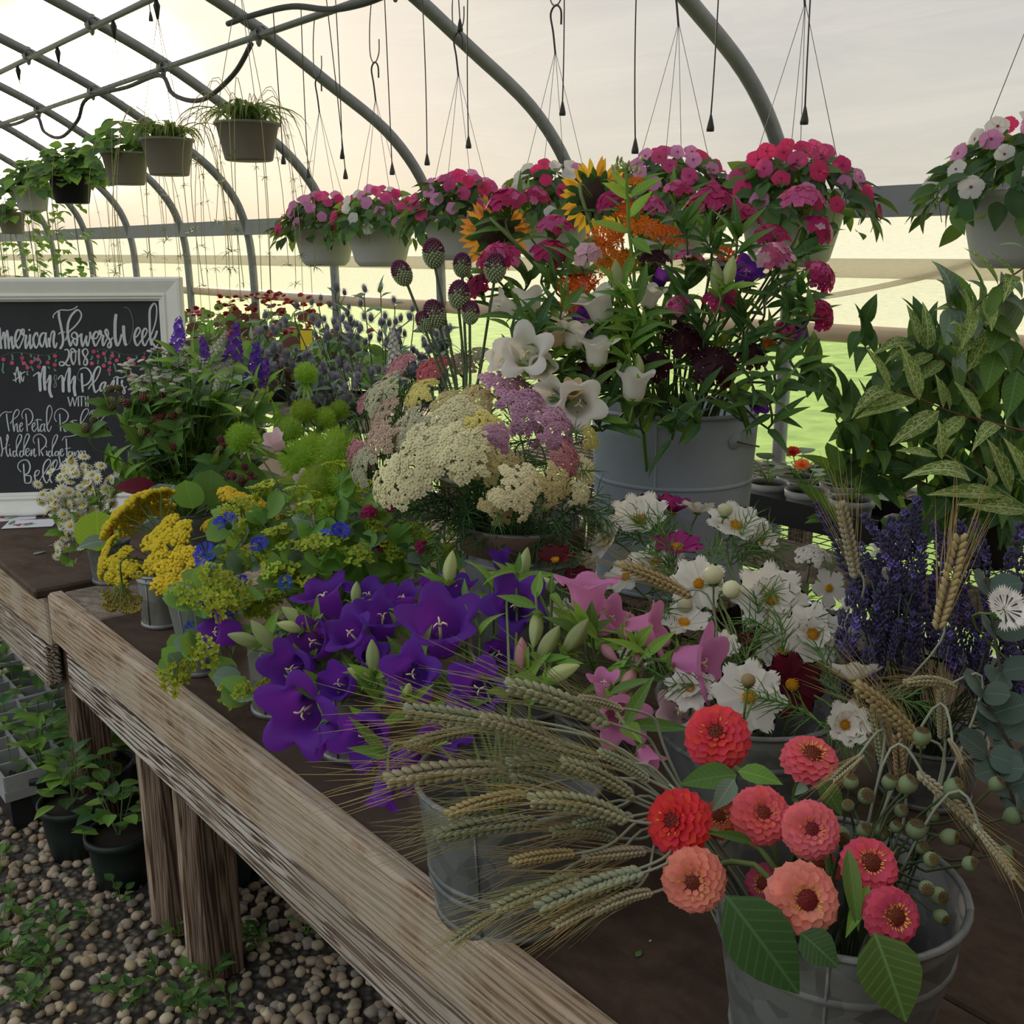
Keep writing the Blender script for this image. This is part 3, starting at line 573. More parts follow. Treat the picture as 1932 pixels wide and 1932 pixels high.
# big tub on an upturned crate
TD = 2.30; c = P(1273, 768, TD); tr_ = 312*.5*TD/FPX; th_ = .40; tubz = c.z-th_
cr = thing('wooden_crate', 'low wooden crate hidden under the big zinc tub', 'crate', V(c.x, c.y, TZ))
for k in range(4): part(cr, 'slat', MB().box((-.2, -.2+k*.1, tubz-TZ-.012), (.2, -.105+k*.1, tubz-TZ)).build('crate_slat', M_post, False), T(c.x, c.y, TZ))
for sx in (-1, 1): part(cr, 'side_board', MB().box((sx*.19-.01, -.2, 0), (sx*.19+.01, .195, tubz-TZ-.012)).build('crate_side', M_post, False), T(c.x, c.y, TZ))
vessel('tub', 'zinc_tub', 'large blue-grey zinc tub packed with sweet william and sunflowers', 'tub', V(c.x, c.y, tubz), tr_*.90, tr_, th_, M_tub, (th_*.62,), ears=-YAW-.95, rim=.005, n=48)
# vessels that stand among the flowers
def hid(key, px, py, d, r, h, label, z0=TZ, name='galvanised_pail', mat=None):
    c = P(px, py, d); vessel(key, name, label, 'bucket', V(c.x, c.y, z0), r*.82, r, h, mat or M_galv, seam=False)
hid('lav', 1770, 1230, 1.62, .085, .10, 'pail hidden behind the wheat holding the lavender')
hid('euc', 2080, 1420, 1.35, .06, .15, 'pail at the right edge holding eucalyptus and a white cornflower')
hid('bup', 600, 1100, 2.02, .075, .14, 'pail hidden among the lime green thoroughwax')
hid('pinkb', 1130, 1300, 1.62, .07, .15, 'pail hidden under the pink bellflowers')
hid('green', 610, 930, 2.45, .10, .18, 'pail hidden under the fuzzy green dianthus balls')
hid('ech', 720, 800, 2.80, .11, .24, 'pail hidden under the globe thistles')
hid('mix', 350, 900, 2.78, .12, .18, 'pail hidden in the leafy blackberry bunch beside the sign')
hid('fev', 200, 985, 2.72, .055, .11, 'short pail hidden under the feverfew beside the sign')
# ================================================================ flower kit
def hx(s):
    c = [int(s[i:i+2], 16)/255 for i in (0, 2, 4)]; return tuple(k/12.92 if k < .04045 else ((k+.055)/1.055)**2.4 for k in c)
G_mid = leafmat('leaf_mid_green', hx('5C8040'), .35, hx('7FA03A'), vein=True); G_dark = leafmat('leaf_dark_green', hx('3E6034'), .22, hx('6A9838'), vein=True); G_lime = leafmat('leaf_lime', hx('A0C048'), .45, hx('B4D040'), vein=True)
G_grey = leafmat('leaf_grey_green', hx('7E9480'), .25, hx('8AA070'), vein=True); G_euc = leafmat('eucalyptus_leaf', hx('50645A'), .2, vein=True); G_stem = plain('green_stem', hx('6B8248'), .6); G_stemd = plain('dark_stem', hx('4A5A38'), .6); G_straw = plain('straw_stem', hx('9AA08A'), .6)
G_bud = leafmat('pale_bud', hx('B9C48C'), .35, hx('D6DE9A')); G_fresh = leafmat('leaf_fresh', hx('7CA448'), .4, hx('9CC048'), vein=True)
def lmesh(name, L=1., W=.3, prof=OVAL, bend=-.5, fold=.25, cup=0., nu=6, mat=None, tooth=0., a0=.2, notch=0., nv=2): return MB().blade(None, L, W, nu, prof, a0, bend, cup, fold, notch, nv=nv, tooth=tooth).build(name, mat or G_mid)
LF = {'oval': lmesh('leaf_oval', W=.5), 'lance': lmesh('leaf_lance', W=.24, prof=LANCE, bend=-.8), 'flat': lmesh('leaf_flat', W=.42, bend=-.2, a0=.1), 'round': lmesh('leaf_round', W=.95, prof=DISC, bend=-.3, fold=.08, nu=7), 'tooth': lmesh('leaf_tooth', W=.55, nu=9, tooth=.10, bend=-.5), 'ribbon': lmesh('leaf_ribbon', W=.07, prof=lambda t: 1-t*t*.9, bend=-1.5, a0=.7, nu=7, nv=1), 'curl': lmesh('leaf_curl', W=.34, prof=LANCE, bend=-1.5, a0=.6, nu=7)}
def leaf(th, a, b, w_, kind='oval', mat=None, up=None, name='leaf', under=None):
    a, b = Vector(a), Vector(b); L = (b-a).length; M = along(a, b-a, up if up is not None else cdir(U(-.4, .4), .6, .8))
    base_w = {'oval': .5, 'lance': .24, 'flat': .42, 'round': .95, 'tooth': .55, 'ribbon': .07, 'curl': .34}[kind]
    if under is not None: return sub(under, name, LF[kind], M @ Matrix.Diagonal((w_/base_w, L, L, 1)), mat)
    return part(th, name, LF[kind], M @ Matrix.Diagonal((w_/base_w, L, L, 1)), mat)
def in_vessel(key, spread=.55):
    p, rb, rt_, h = VES[key]; a = U(0, 2*PI); r = rb*spread*math.sqrt(random.random())
    return p+V(r*math.cos(a), r*math.sin(a), .02)
def path_from(key, tip, n=None, pull=.05, spread=.55):
    """stem path from the bottom of a vessel over its rim to the bloom"""
    p, rb, rt_, h = VES[key]; base = in_vessel(key, spread); tip = Vector(tip); d = tip-(p+V(0, 0, h)); dh = V(d.x, d.y, 0)
    k = min(dh.length*.45, rt_*.75); c1 = p+V(0, 0, h+max(.015, min(.10, d.z*.3)))+(dh.normalized()*k if dh.length > 1e-4 else V(0, 0, 0))+V(U(-.01, .01), U(-.01, .01), 0)
    c2 = tip-(Vector(n).normalized()*pull if n is not None else V(0, 0, pull))
    return cat_rom([base, c1, c2, tip], 4)
def stem(th, pts, r=.0022, mat=None, n=5, name='stem', r1=None):
    k = len(pts); return part(th, name, MB().tube(pts, [r+(r1-r)*i/(k-1) for i in range(k)] if r1 else r, n, cap=False).build(name, mat or G_stem))
def siz(px, d): return px*d/FPX
# ---- zinnia
M_zp = {}
def petalmat(c, tc=None, tr=.3, **k):
    if c not in M_zp: M_zp[c] = leafmat('petal_'+c, hx(c), tr, hx(tc) if tc else None, .5, .008, k.get('val', .12), k.get('noise', .12), k.get('nscale', 25), .15)
    return M_zp[c]
PET_z = MB().blade(None, 1, .70, 6, RND, -.05, -.35, .25, 0, .05, nv=2).build('zinnia_petal', petalmat('F0505A'))
M_zdisc = plain('zinnia_disc_maroon', hx('7A2A1E'), .7, 0, .15, .3, 40); M_zstar = plain('zinnia_yellow_floret', hx('E8B440'), .6, 0, .2)
def zinnia_disc(seed, red):
    random.seed(seed); q = MB(); q.lathe([(.34, 0), (.33, .10), (.24, .20), (.12, .25), (0, .27)], 14)
    for i in range(46):
        a, r = i*2.4, .33*math.sqrt(i/46); z = .10+.18*(1-(r/.34)**2); q.tube([(r*math.cos(a), r*math.sin(a), z), (r*math.cos(a)*1.03, r*math.sin(a)*1.03, z+.05)], [.022, .006], 4)
    return q.build('zinnia_disc', M_zdisc)
def zinnia_florets(seed, n=24):
    random.seed(seed); q = MB()
    for i in range(n):
        a = i*2*PI/n+U(-.1, .1); r = U(.24, .38); z = .20+U(-.02, .05); M = T(r*math.cos(a), r*math.sin(a), z) @ rotz(a-PI/2) @ rotx(U(.2, 1.0)); q.blade(M, U(.10, .16), .05, 3, nv=1)
    return q.build('zinnia_florets', M_zstar)
ZD = [zinnia_disc(k, 0) for k in range(2)]; ZF = [zinnia_florets(k, n) for k, n in ((1, 26), (2, 40), (3, 9))]
ZR = [(17, .62, .42, -.30, .00), (17, .60, .38, -.08, .06), (15, .54, .34, .16, .11), (13, .46, .28, .42, .15), (11, .36, .22, .72, .18), (8, .27, .16, 1.0, .2)]
def zinnia(px, py, d, dia, face, col, label, rings=6, fl=0, leaves=(), grp=None):
    random.seed(int(px*7+py)); n = cdir(*face); pos = P(px, py, d); r = siz(dia, d)/2; th = thing('zinnia', label, 'flower', in_vessel('zinnia'), grp)
    M = frame(pos, n, U(0, 6), r); mat = petalmat(col)
    for k, (m_, L, r0, tilt, z) in enumerate(ZR[:rings]):
        for i in range(m_):
            a = 2*PI*(i+.5*(k % 2))/m_+U(-.06, .06)
            part(th, 'petal', PET_z, M @ rotz(a) @ T(0, r0, z-.10*(1 if k == 0 else 0)) @ rotx(tilt+U(-.08, .08)) @ Matrix.Diagonal((L*U(.85, 1.05), L, L, 1)), mat)
    dsc = part(th, 'flower_disc', ZD[0], M @ T(0, 0, .05)); sub(dsc, 'disc_florets', ZF[fl], Matrix.Identity(4))
    part(th, 'calyx', MB().lathe([(.05, -.32), (.22, -.25), (.32, -.12), (.34, .02)], 12).build('zinnia_calyx', G_mid), M)
    pts = path_from('zinnia', pos-n*r*.3, n, .06); stem(th, pts, .0032)
    for (ax, ay, bx, by, w_, dd, mt) in leaves: leaf(th, P(ax, ay, dd), P(bx, by, dd-.02), siz(w_, dd), 'oval', mt)
    return th
zinnia(1352, 1386, 1.15, 136, (-.25, .55, .8), 'F0505A', 'tallest red-coral zinnia with many petals, above the others against the white cosmos', 6, 2, [(1390, 1462, 1282, 1478, 55, 1.12, G_mid), (1392, 1455, 1478, 1478, 45, 1.11, G_fresh), (1385, 1470, 1345, 1530, 40, 1.10, G_grey)])
zinnia(1530, 1428, 1.12, 118, (.1, .8, .55), 'F2707C', 'loose pink-coral zinnia with red eye and yellow ring, beside the poppy pods', 4, 1, [(1545, 1470, 1590, 1540, 45, 1.10, G_mid), (1520, 1480, 1500, 1500, 20, 1.10, G_grey)])
zinnia(1274, 1550, 1.03, 138, (-.62, .35, .75), 'EC3F42', 'deep red-coral zinnia turned sideways, leftmost and touching the wheat', 6, 2)
zinnia(1308, 1662, .99, 132, (-.25, .15, .95), 'F79A86', 'salmon zinnia hanging below the deep red one, lower left of the bunch', 6, 0)
zinnia(1438, 1536, 1.05, 122, (0, .45, .9), 'F07076', 'coral zinnia with a ring of cream florets in the middle of the bunch', 6, 0, [(1420, 1590, 1335, 1570, 22, 1.03, G_mid)])
zinnia(1531, 1565, 1.02, 120, (-.15, .35, .95), 'F48088', 'pink-coral zinnia with yellow stars, right of the middle and beside a poppy pod', 6, 0)
zinnia(1518, 1697, .955, 150, (.05, .28, .96), 'F8A08E', 'largest zinnia, pale salmon with a brown disc, low in the middle', 5, 1, [(1370, 1690, 1512, 1880, 130, .95, G_dark), (1510, 1760, 1584, 1826, 70, .94, G_dark), (1600, 1600, 1620, 1760, 34, .97, G_mid)])
zinnia(1642, 1630, .995, 116, (0, .6, .8), 'EC6078', 'rose-pink zinnia with a dished centre under the poppy pods', 4, 0, [(1640, 1670, 1595, 1770, 30, .97, G_fresh)])
zinnia(1686, 1728, .945, 116, (.1, .3, .95), 'DE5A74', 'dusky pink zinnia with a wide dark disc, lowest at the right by the pail rim', 4, 1, [(1650, 1760, 1712, 1932, 120, .93, G_mid)])
zinnia(1360, 1542, 1.10, 84, (-.4, .5, .75), 'D86A50', 'small half-hidden orange-pink zinnia behind the deep red one', 4, 1)
zinnia(1442, 1668, 1.05, 84, (-.5, .3, .8), 'CC5878', 'half-hidden mauve-pink zinnia tucked behind the largest one', 4, 1)
zinnia(1560, 1640, 1.08, 70, (.3, .4, .85), 'E87A70', 'barely visible salmon zinnia between the largest one and the rose-pink one', 4, 0)
# ---- bellflowers
def bell_mesh(flare=1., mat=None):
    q = MB(); n = 40; vv = []
    rows = [(.03, 0), (.20, .02), (.30, .10), (.345, .25), (.36, .42), (.38, .58), (.43, .72), (.52, .83)]
    for r, z in rows:
        for j in range(n): a = 2*PI*j/n; k = 1+.03*math.cos(5*a); vv.append((r*k*math.cos(a), r*k*math.sin(a), z))
    for s_ in (.4, .75, 1.):
        for j in range(n):
            a = 2*PI*j/n; c = (.5+.5*math.cos(5*a))**.6; r = .52+(.02+.26*c)*s_*flare; z = .83+.24*c*s_*(1-.5*s_*flare)-.07*s_*flare*(1-c); vv.append((r*math.cos(a), r*math.sin(a), z))
    R_ = len(rows)+3; q.add(vv, [(i*n+j, i*n+(j+1) % n, (i+1)*n+(j+1) % n, (i+1)*n+j) for i in range(R_-1) for j in range(n)]); return q.build('bell', mat)
M_purple = leafmat('bell_purple', hx('6432A6'), .45, hx('9A40C8'), .5, .012, .15, .15, 20, .2); M_pinkb = leafmat('bell_pink', hx('E08CC0'), .40, hx('F09AC8'), .5, .01, .10, .08, 20, .2)
M_whiteb = leafmat('bell_white', hx('ECE8E2'), .40, hx('F4ECE0'), .5, .005, .06, .05, 20, .2); M_palep = leafmat('bell_pale_pink', hx('E6C4CE'), .35, None, .5, .01, .1, .1, 20, .2); M_tanb = leafmat('wilted_bell', hx('CDB290'), .3, None, .8, .02, .15, .2, 20, .1)
M_cream = plain('cream_style', hx('E8DEB0'), .6)
BELL = [bell_mesh(1.0, M_purple), bell_mesh(.55, M_purple), bell_mesh(1.35, M_purple)]
q = MB(); q.tube([(0, 0, .1), (0, 0, .62)], .028, 6)
for k in range(3): a = k*2.1; q.tube([(0, 0, .60), (.06*math.cos(a), .06*math.sin(a), .72), (.13*math.cos(a), .13*math.sin(a), .70), (.14*math.cos(a), .14*math.sin(a), .64)], [.022, .02, .016, .01], 5)
STYLE = q.build('style', M_cream)
q = MB(); q.lathe([(.03, -.16), (.14, -.10), (.235, 0), (.30, .06)], 10)
for k in range(5): q.blade(rotz(k*2*PI/5) @ T(0, .235, .03) @ rotx(.85), .40, .2, 4, OVAL, .0, -.9, fold=.3, nv=1)
CALYX = q.build('calyx', G_fresh)
def bud_mesh():
    q = MB(); n = 15; vv = []
    for i in range(9):
        t = i/8; r = .22*math.sin(PI*(t*.86+.12))**.8*(1-.15*t)
        for j in range(n): a = 2*PI*j/n; vv.append((r*(1+.12*math.cos(5*a))*math.cos(a), r*(1+.12*math.cos(5*a))*math.sin(a), t))
    q.add(vv, [(i*n+j, i*n+(j+1) % n, (i+1)*n+(j+1) % n, (i+1)*n+j) for i in range(8) for j in range(n)]); return q.build('bud', G_bud)
BUD = bud_mesh()
def bell(key, px, py, d, w_, face, mat, label, kind=0, grp=None, lv=2, style=True, name='bellflower', lk='flat'):
    random.seed(int(px*5+py*3)); n = cdir(*face); c = P(px, py, d); s_ = siz(w_, d)/1.32; pos = c-n*s_*.6
    th = thing(name, label, 'flower', in_vessel(key), grp); M = frame(pos, n, U(0, 6), s_)
    bl = part(th, 'bell', BELL[kind], M, mat); part(th, 'calyx', CALYX, M)
    if style: sub(bl, 'style', STYLE, Matrix.Identity(4))
    pts = path_from(key, pos-n*s_*.12, n, .04); st = stem(th, pts, .0026)
    for k in range(lv):
        i = U(.55, .9); p_ = pts[int(i*(len(pts)-1))]; leaf(th, p_, p_+cdir(U(-1, 1), U(-.1, .9), U(-.2, .8))*U(.05, .085), U(.015, .024), lk, random.choice((G_mid, G_fresh)), under=st)
    return th
def bud(key, px, py, d, L, dirn, label, mat=None, grp=None, lv=2, cat='flower bud', w_=1.):
    random.seed(int(px*5+py*3)); n = cdir(*dirn); s_ = siz(L, d); pos = P(px, py, d)-n*s_*.5
    th = thing('bellflower_bud', label, cat, in_vessel(key), grp); M = frame(pos, n, U(0, 6), s_)
    part(th, 'bud', BUD, M @ Matrix.Diagonal((w_, w_, 1, 1)), mat); part(th, 'calyx', CALYX, M @ SC(.85))
    pts = path_from(key, pos, n, .03); stem(th, pts, .0022)
    for k in range(lv):
        p_ = pts[-1-random.randint(1, 3)]; leaf(th, p_, p_+cdir(U(-1, 1), U(0, 1), U(-.2, .8))*U(.04, .07), U(.012, .02), 'flat', G_fresh)
GP = 'purple bellflowers in the cans'
for (k_, px, py, d, w_, f, kd, lab) in [
    ('can_a', 412, 1192, 1.86, 96, (-.75, .1, .6), 0, 'leftmost purple bellflower, facing left over the grey vase'),
    ('can_a', 612, 1128, 1.88, 100, (-.35, .9, .35), 0, 'purple bellflower opening upward below the lime thoroughwax'),
    ('can_a', 694, 1126, 1.86, 92, (.02, .95, .25), 0, 'upright purple bellflower showing a cream style, right of the tilted one at the back'),
    ('can_b', 722, 1166, 1.74, 98, (.1, .8, .55), 0, 'purple bellflower in the back row with a pale bud behind it'),
    ('can_b', 662, 1196, 1.72, 92, (-.4, .6, .7), 0, 'purple bellflower with curled style in the centre left of the cluster'),
    ('can_a', 592, 1212, 1.74, 98, (-.45, .3, .8), 1, 'dark purple bellflower with a long pale style in the left half'),
    ('can_a', 552, 1262, 1.70, 108, (-.4, -.05, .9), 0, 'wide purple bellflower just above the small ribbed tin can'),
    ('wheatpail', 830, 1182, 1.58, 142, (0, .75, .65), 0, 'largest purple bellflower, a wide bowl with a three-armed cream style'),
    ('wheatpail', 818, 1104, 1.76, 70, (-.2, .97, .15), 1, 'small upright purple bellflower below the rusty-rimmed pail, left of its twin'),
    ('wheatpail', 862, 1112, 1.74, 78, (.1, .95, .2), 1, 'small upright purple bellflower with a pale bud touching it'),
    ('wheatpail', 972, 1142, 1.60, 104, (.05, .35, .93), 2, 'star-shaped dark purple bellflower nearest the pink ones'),
    ('wheatpail', 944, 1052, 1.72, 52, (-.1, .95, .1), 1, 'frilly shrivelled purple bellflower under the tall pail'),
    ('wheatpail', 778, 1272, 1.52, 104, (-.1, .2, .97), 0, 'purple bellflower facing the viewer just above the wheat awns'),
    ('can_b', 572, 1342, 1.62, 138, (-.3, -.15, .93), 2, 'purple bellflower drooping wide open over the table, lowest at the left'),
    ('can_b', 690, 1385, 1.50, 116, (-.1, -.4, .88), 0, 'purple bellflower hanging into the wheat awns beside the tin can rim'),
    ('can_b', 625, 1392, 1.58, 72, (.35, -.8, .4), 0, 'purple bellflower hanging upside down between two drooping ones'),
    ('wheatpail', 905, 1300, 1.46, 112, (-.2, .15, .95), 0, 'purple bellflower half covered by the top wheat ears'),
    ('can_b', 640, 1290, 1.62, 84, (-.4, .3, .85), 1, 'purple bellflower below the twin green buds'),
    ('can_b', 762, 1450, 1.40, 92, (-.3, -.6, .7), 0, 'purple bellflower behind the middle wheat ears'),
    ('wheatpail', 722, 1502, 1.34, 76, (-.2, -.9, .35), 1, 'purple bellflower hanging lowest, below the wheat awns by the pail'),
    ('wheatpail', 940, 1235, 1.56, 70, (.3, .4, .8), 1, 'purple bellflower between the big bowl-shaped one and the pink bud'),
    ('wheatpail', 760, 1130, 1.70, 76, (-.1, .9, .4), 1, 'purple bellflower tucked behind the largest one, at its left'),
    ('can_b', 700, 1238, 1.68, 64, (.4, .3, .8), 0, 'purple bellflower in shadow right behind the twin green buds'),
    ('wheatpail', 845, 1370, 1.40, 96, (-.2, -.1, .95), 0, 'purple bellflower showing between the upper wheat ears')]:
    bell(k_, px, py, d, w_, f, M_purple, lab, kd, GP, 3)
for (k_, px, py, d, L, f, lab) in [('can_b', 704, 1236, 1.55, 62, (-.05, 1, .2), 'upright pale green bellflower bud among the purple bells'), ('can_b', 678, 1272, 1.54, 54, (-.8, .5, .5), 'pale green bud leaning left beside the upright one'),
    ('can_a', 496, 1196, 1.75, 70, (-.6, .8, .3), 'mauve-green bud leaning left above the small tin can'), ('can_a', 458, 1206, 1.78, 60, (-.85, .35, .4), 'pale bud pointing left at the leftmost purple bell'),
    ('wheatpail', 850, 1068, 1.70, 60, (.15, 1, .1), 'striped greyish bud standing above the twin small purple bells'), ('wheatpail', 990, 1060, 1.66, 56, (.2, 1, .1), 'lime green bud standing above the star-shaped purple bell'),
    ('wheatpail', 1022, 1102, 1.62, 62, (.95, .1, .2), 'pale grey-green bud pointing right towards the pink bell'), ('can_a', 545, 1182, 1.74, 50, (-.8, .3, .5), 'small pinkish bud left of the dark purple bell'),
    ('can_b', 672, 1118, 1.80, 46, (.1, .9, .3), 'pale bud peeping between the two back purple bells'), ('can_b', 770, 1300, 1.47, 40, (.2, .6, .7), 'small pale bud just above the wheat'),
    ('can_a', 560, 1165, 1.80, 70, (-.6, .5, .3), 'slim lime bud beside the thoroughwax')]:
    bud(k_, px, py, d, L, f, lab, None, 'bellflower buds')
GK = 'pink bellflowers'
for (k_, px, py, d, w_, f, kd, lab, m_) in [
    ('pinkb', 1108, 1118, 1.52, 112, (0, 1, .12), 0, 'tall pink bellflower standing upright with a flared rim', M_pinkb),
    ('pinkb', 1222, 1188, 1.46, 104, (.9, .15, .35), 0, 'pink bellflower lying sideways, pointing right', M_pinkb),
    ('pinkb', 1322, 1252, 1.38, 122, (.82, .05, .55), 2, 'pink bellflower at the right, wide open beside the cosmos', M_pinkb),
    ('pinkb', 1168, 1352, 1.32, 104, (.15, -.3, .93), 0, 'mauve-pink bellflower facing the viewer above the wheat stems', M_pinkb),
    ('pinkb', 1152, 1168, 1.60, 84, (.6, .5, .5), 0, 'pink bellflower half hidden behind the upright one', M_pinkb),
    ('pinkb', 1282, 1342, 1.36, 88, (-.3, .5, .8), 1, 'pale pink bellflower above the tallest zinnia', M_palep),
    ('pinkb', 1224, 1432, 1.22, 60, (.5, -.7, .5), 1, 'small pink bellflower hanging left of the tallest zinnia', M_pinkb),
    ('pinkb', 1140, 1290, 1.40, 66, (-.1, .9, .3), 1, 'small dusky pink bellflower below the yellow-green buds', M_pinkb)]:
    bell(k_, px, py, d, w_, f, m_, lab, kd, GK, 3)
M_pbud = leafmat('pink_bud', hx('D8A0A8'), .35, hx('E8B4B0'), .5, .02, .1)
for (px, py, d, L, f, lab, m_) in [(984, 1232, 1.46, 62, (0, 1, .2), 'short pink bud standing between purple and pink bellflowers', M_pbud), (1036, 1212, 1.46, 76, (.5, .85, .2), 'yellow-green bud leaning right of the short pink bud', None), (1088, 1198, 1.45, 76, (.55, .8, .2), 'yellow-green bud directly below the upright pink bell', None),
    (1062, 1268, 1.42, 70, (.9, .4, .2), 'yellow-green bud lying almost flat above the wheat', None), (1010, 1300, 1.42, 56, (.8, .3, .4), 'short yellow-green bud touching the wheat awns', None), (1205, 1258, 1.42, 54, (.1, -.9, .3), 'pinkish green bud hanging below the sideways pink bell', M_pbud),
    (1182, 1290, 1.40, 62, (-.5, -.7, .4), 'tan wilted bud above the mauve-pink bell', M_pbud), (1150, 1232, 1.46, 48, (.6, -.6, .5), 'small cream and pink bud below the upright pink bell', M_pbud), (1010, 1190, 1.55, 66, (-.1, -.8, .3), 'pale green bud hanging below the star-shaped purple bell', None)]:
    bud('pinkb', px, py, d, L, f, lab, m_, 'pink bellflower buds')
for (px, py, px2, py2, d) in [(930, 1110, 880, 1050, 1.62), (975, 1080, 905, 1098, 1.6), (1040, 1120, 1068, 1160, 1.55), (1000, 1330, 1060, 1300, 1.4), (880, 1130, 905, 1190, 1.6), (905, 1200, 950, 1150, 1.55)]:
    th = thing('bellflower_leaf_shoot', 'long green leaf shoot curving among the bellflowers', 'leaf', P(px, py, d)-V(0, 0, .12), 'bellflower leaf shoots')
    stem(th, [P(px, py, d)-V(0, 0, .12), P(px, py, d)], .0025); leaf(th, P(px, py, d), P(px2, py2, d-.03), siz(18, d), 'curl', G_fresh); leaf(th, P(px, py, d), P(px+U(-30, 30), py-40, d), siz(16, d), 'lance', G_mid)
# ---- cosmos
M_cw = leafmat('cosmos_white', hx('EFECE4'), .38, hx('F6F0E4'), .5, .004, .06, .06, 30, .15); M_cm = leafmat('cosmos_magenta', hx('A02878'), .4, hx('C03090'), .5, .01, .1, .1, 30); M_cr = leafmat('cosmos_maroon', hx('5A1024'), .35, hx('8A1430'), .5, .01, .1, .1, 30)
M_cc = plain('cosmos_yellow_centre', hx('D8A020'), .8, 0, .1, .3, 60)
PET_c = [MB().blade(None, 1, .60, 7, RND, .05, b_, .12, 0, .13, nv=3).build('cosmos_petal', M_cw) for b_ in (-.25, .25, -.9)]
q = MB(); q.lathe([(.17, 0), (.17, .06), (.1, .1), (0, .12)], 12)
for i in range(40): a, r = i*2.4, .18*math.sqrt(i/40); q.tube([(r*math.cos(a), r*math.sin(a), .08), (r*1.1*math.cos(a), r*1.1*math.sin(a), .16)], [.018, .012], 4)
CCEN = q.build('cosmos_centre', M_cc)
q = MB()
for k in range(8): q.blade(rotz(k*PI/4) @ T(0, .04, -.03) @ rotx(.1), .26, .10, 4, LANCE, 0, -.3, nv=1)
q.lathe([(.02, -.1), (.1, -.06), (.1, 0)], 8); CSEP = q.build('cosmos_sepals', G_mid)
def feather(seed, n=44, L=.09):
    random.seed(seed); q = MB(); pts = bez((0, 0, 0), (0, L*.5, .01), (0, L, .0), 8)
    for p_ in pts[1:]:
        for k in range(n//8):
            a = U(0, 2*PI); d = V(math.cos(a)*.8, .8, math.sin(a)*.8).normalized(); l = L*U(.25, .5); q.tube([p_, p_+d*l*.6, p_+d*l+V(0, 0, -.1*l)], [.0009, .0008, .0003], 3, cap=False)
    q.tube(pts, [.0012]*9, 4, cap=False); return q.build('feathery_leaf', G_mid)
FEA = [feather(k) for k in range(4)]
def cosmos(px, py, d, w_, face, mat, label, key='cosmos', npet=8, close=0., grp=None, fea=2, kind=0, double=False):
    random.seed(int(px*3+py*11)); n = cdir(*face); pos = P(px, py, d); r = siz(w_, d)/2*1.14; th = thing('cosmos', label, 'flower', in_vessel(key), grp); M = frame(pos, n, U(0, 6), r)
    for k in range(npet): part(th, 'petal', PET_c[kind], M @ rotz(2*PI*k/npet+U(-.08, .08)) @ T(0, .08, 0) @ rotx(.12+close+U(-.12, .12)) @ Matrix.Diagonal((U(.95, 1.1)*(8/npet)**.5, .94, .94, 1)), mat)
    if double:
        for k in range(9): part(th, 'petal', PET_c[1], M @ rotz(2*PI*k/9+U(-.15, .15)) @ T(0, .1, .05) @ rotx(.5+U(-.15, .2)) @ Matrix.Diagonal((.6, .55, .55, 1)), mat)
    part(th, 'flower_centre', CCEN, M @ T(0, 0, .02)); part(th, 'sepals', CSEP, M)
    pts = path_from(key, pos-n*r*.12, n, .05); stem(th, pts, .0018)
    for k in range(fea): p_ = pts[random.randint(len(pts)//2, len(pts)-2)]; part(th, 'feathery_leaf', random.choice(FEA), along(p_, cdir(U(-1, 1), U(-.2, 1), U(-.3, .7))))
    return th
GC = 'white cosmos in the pail'
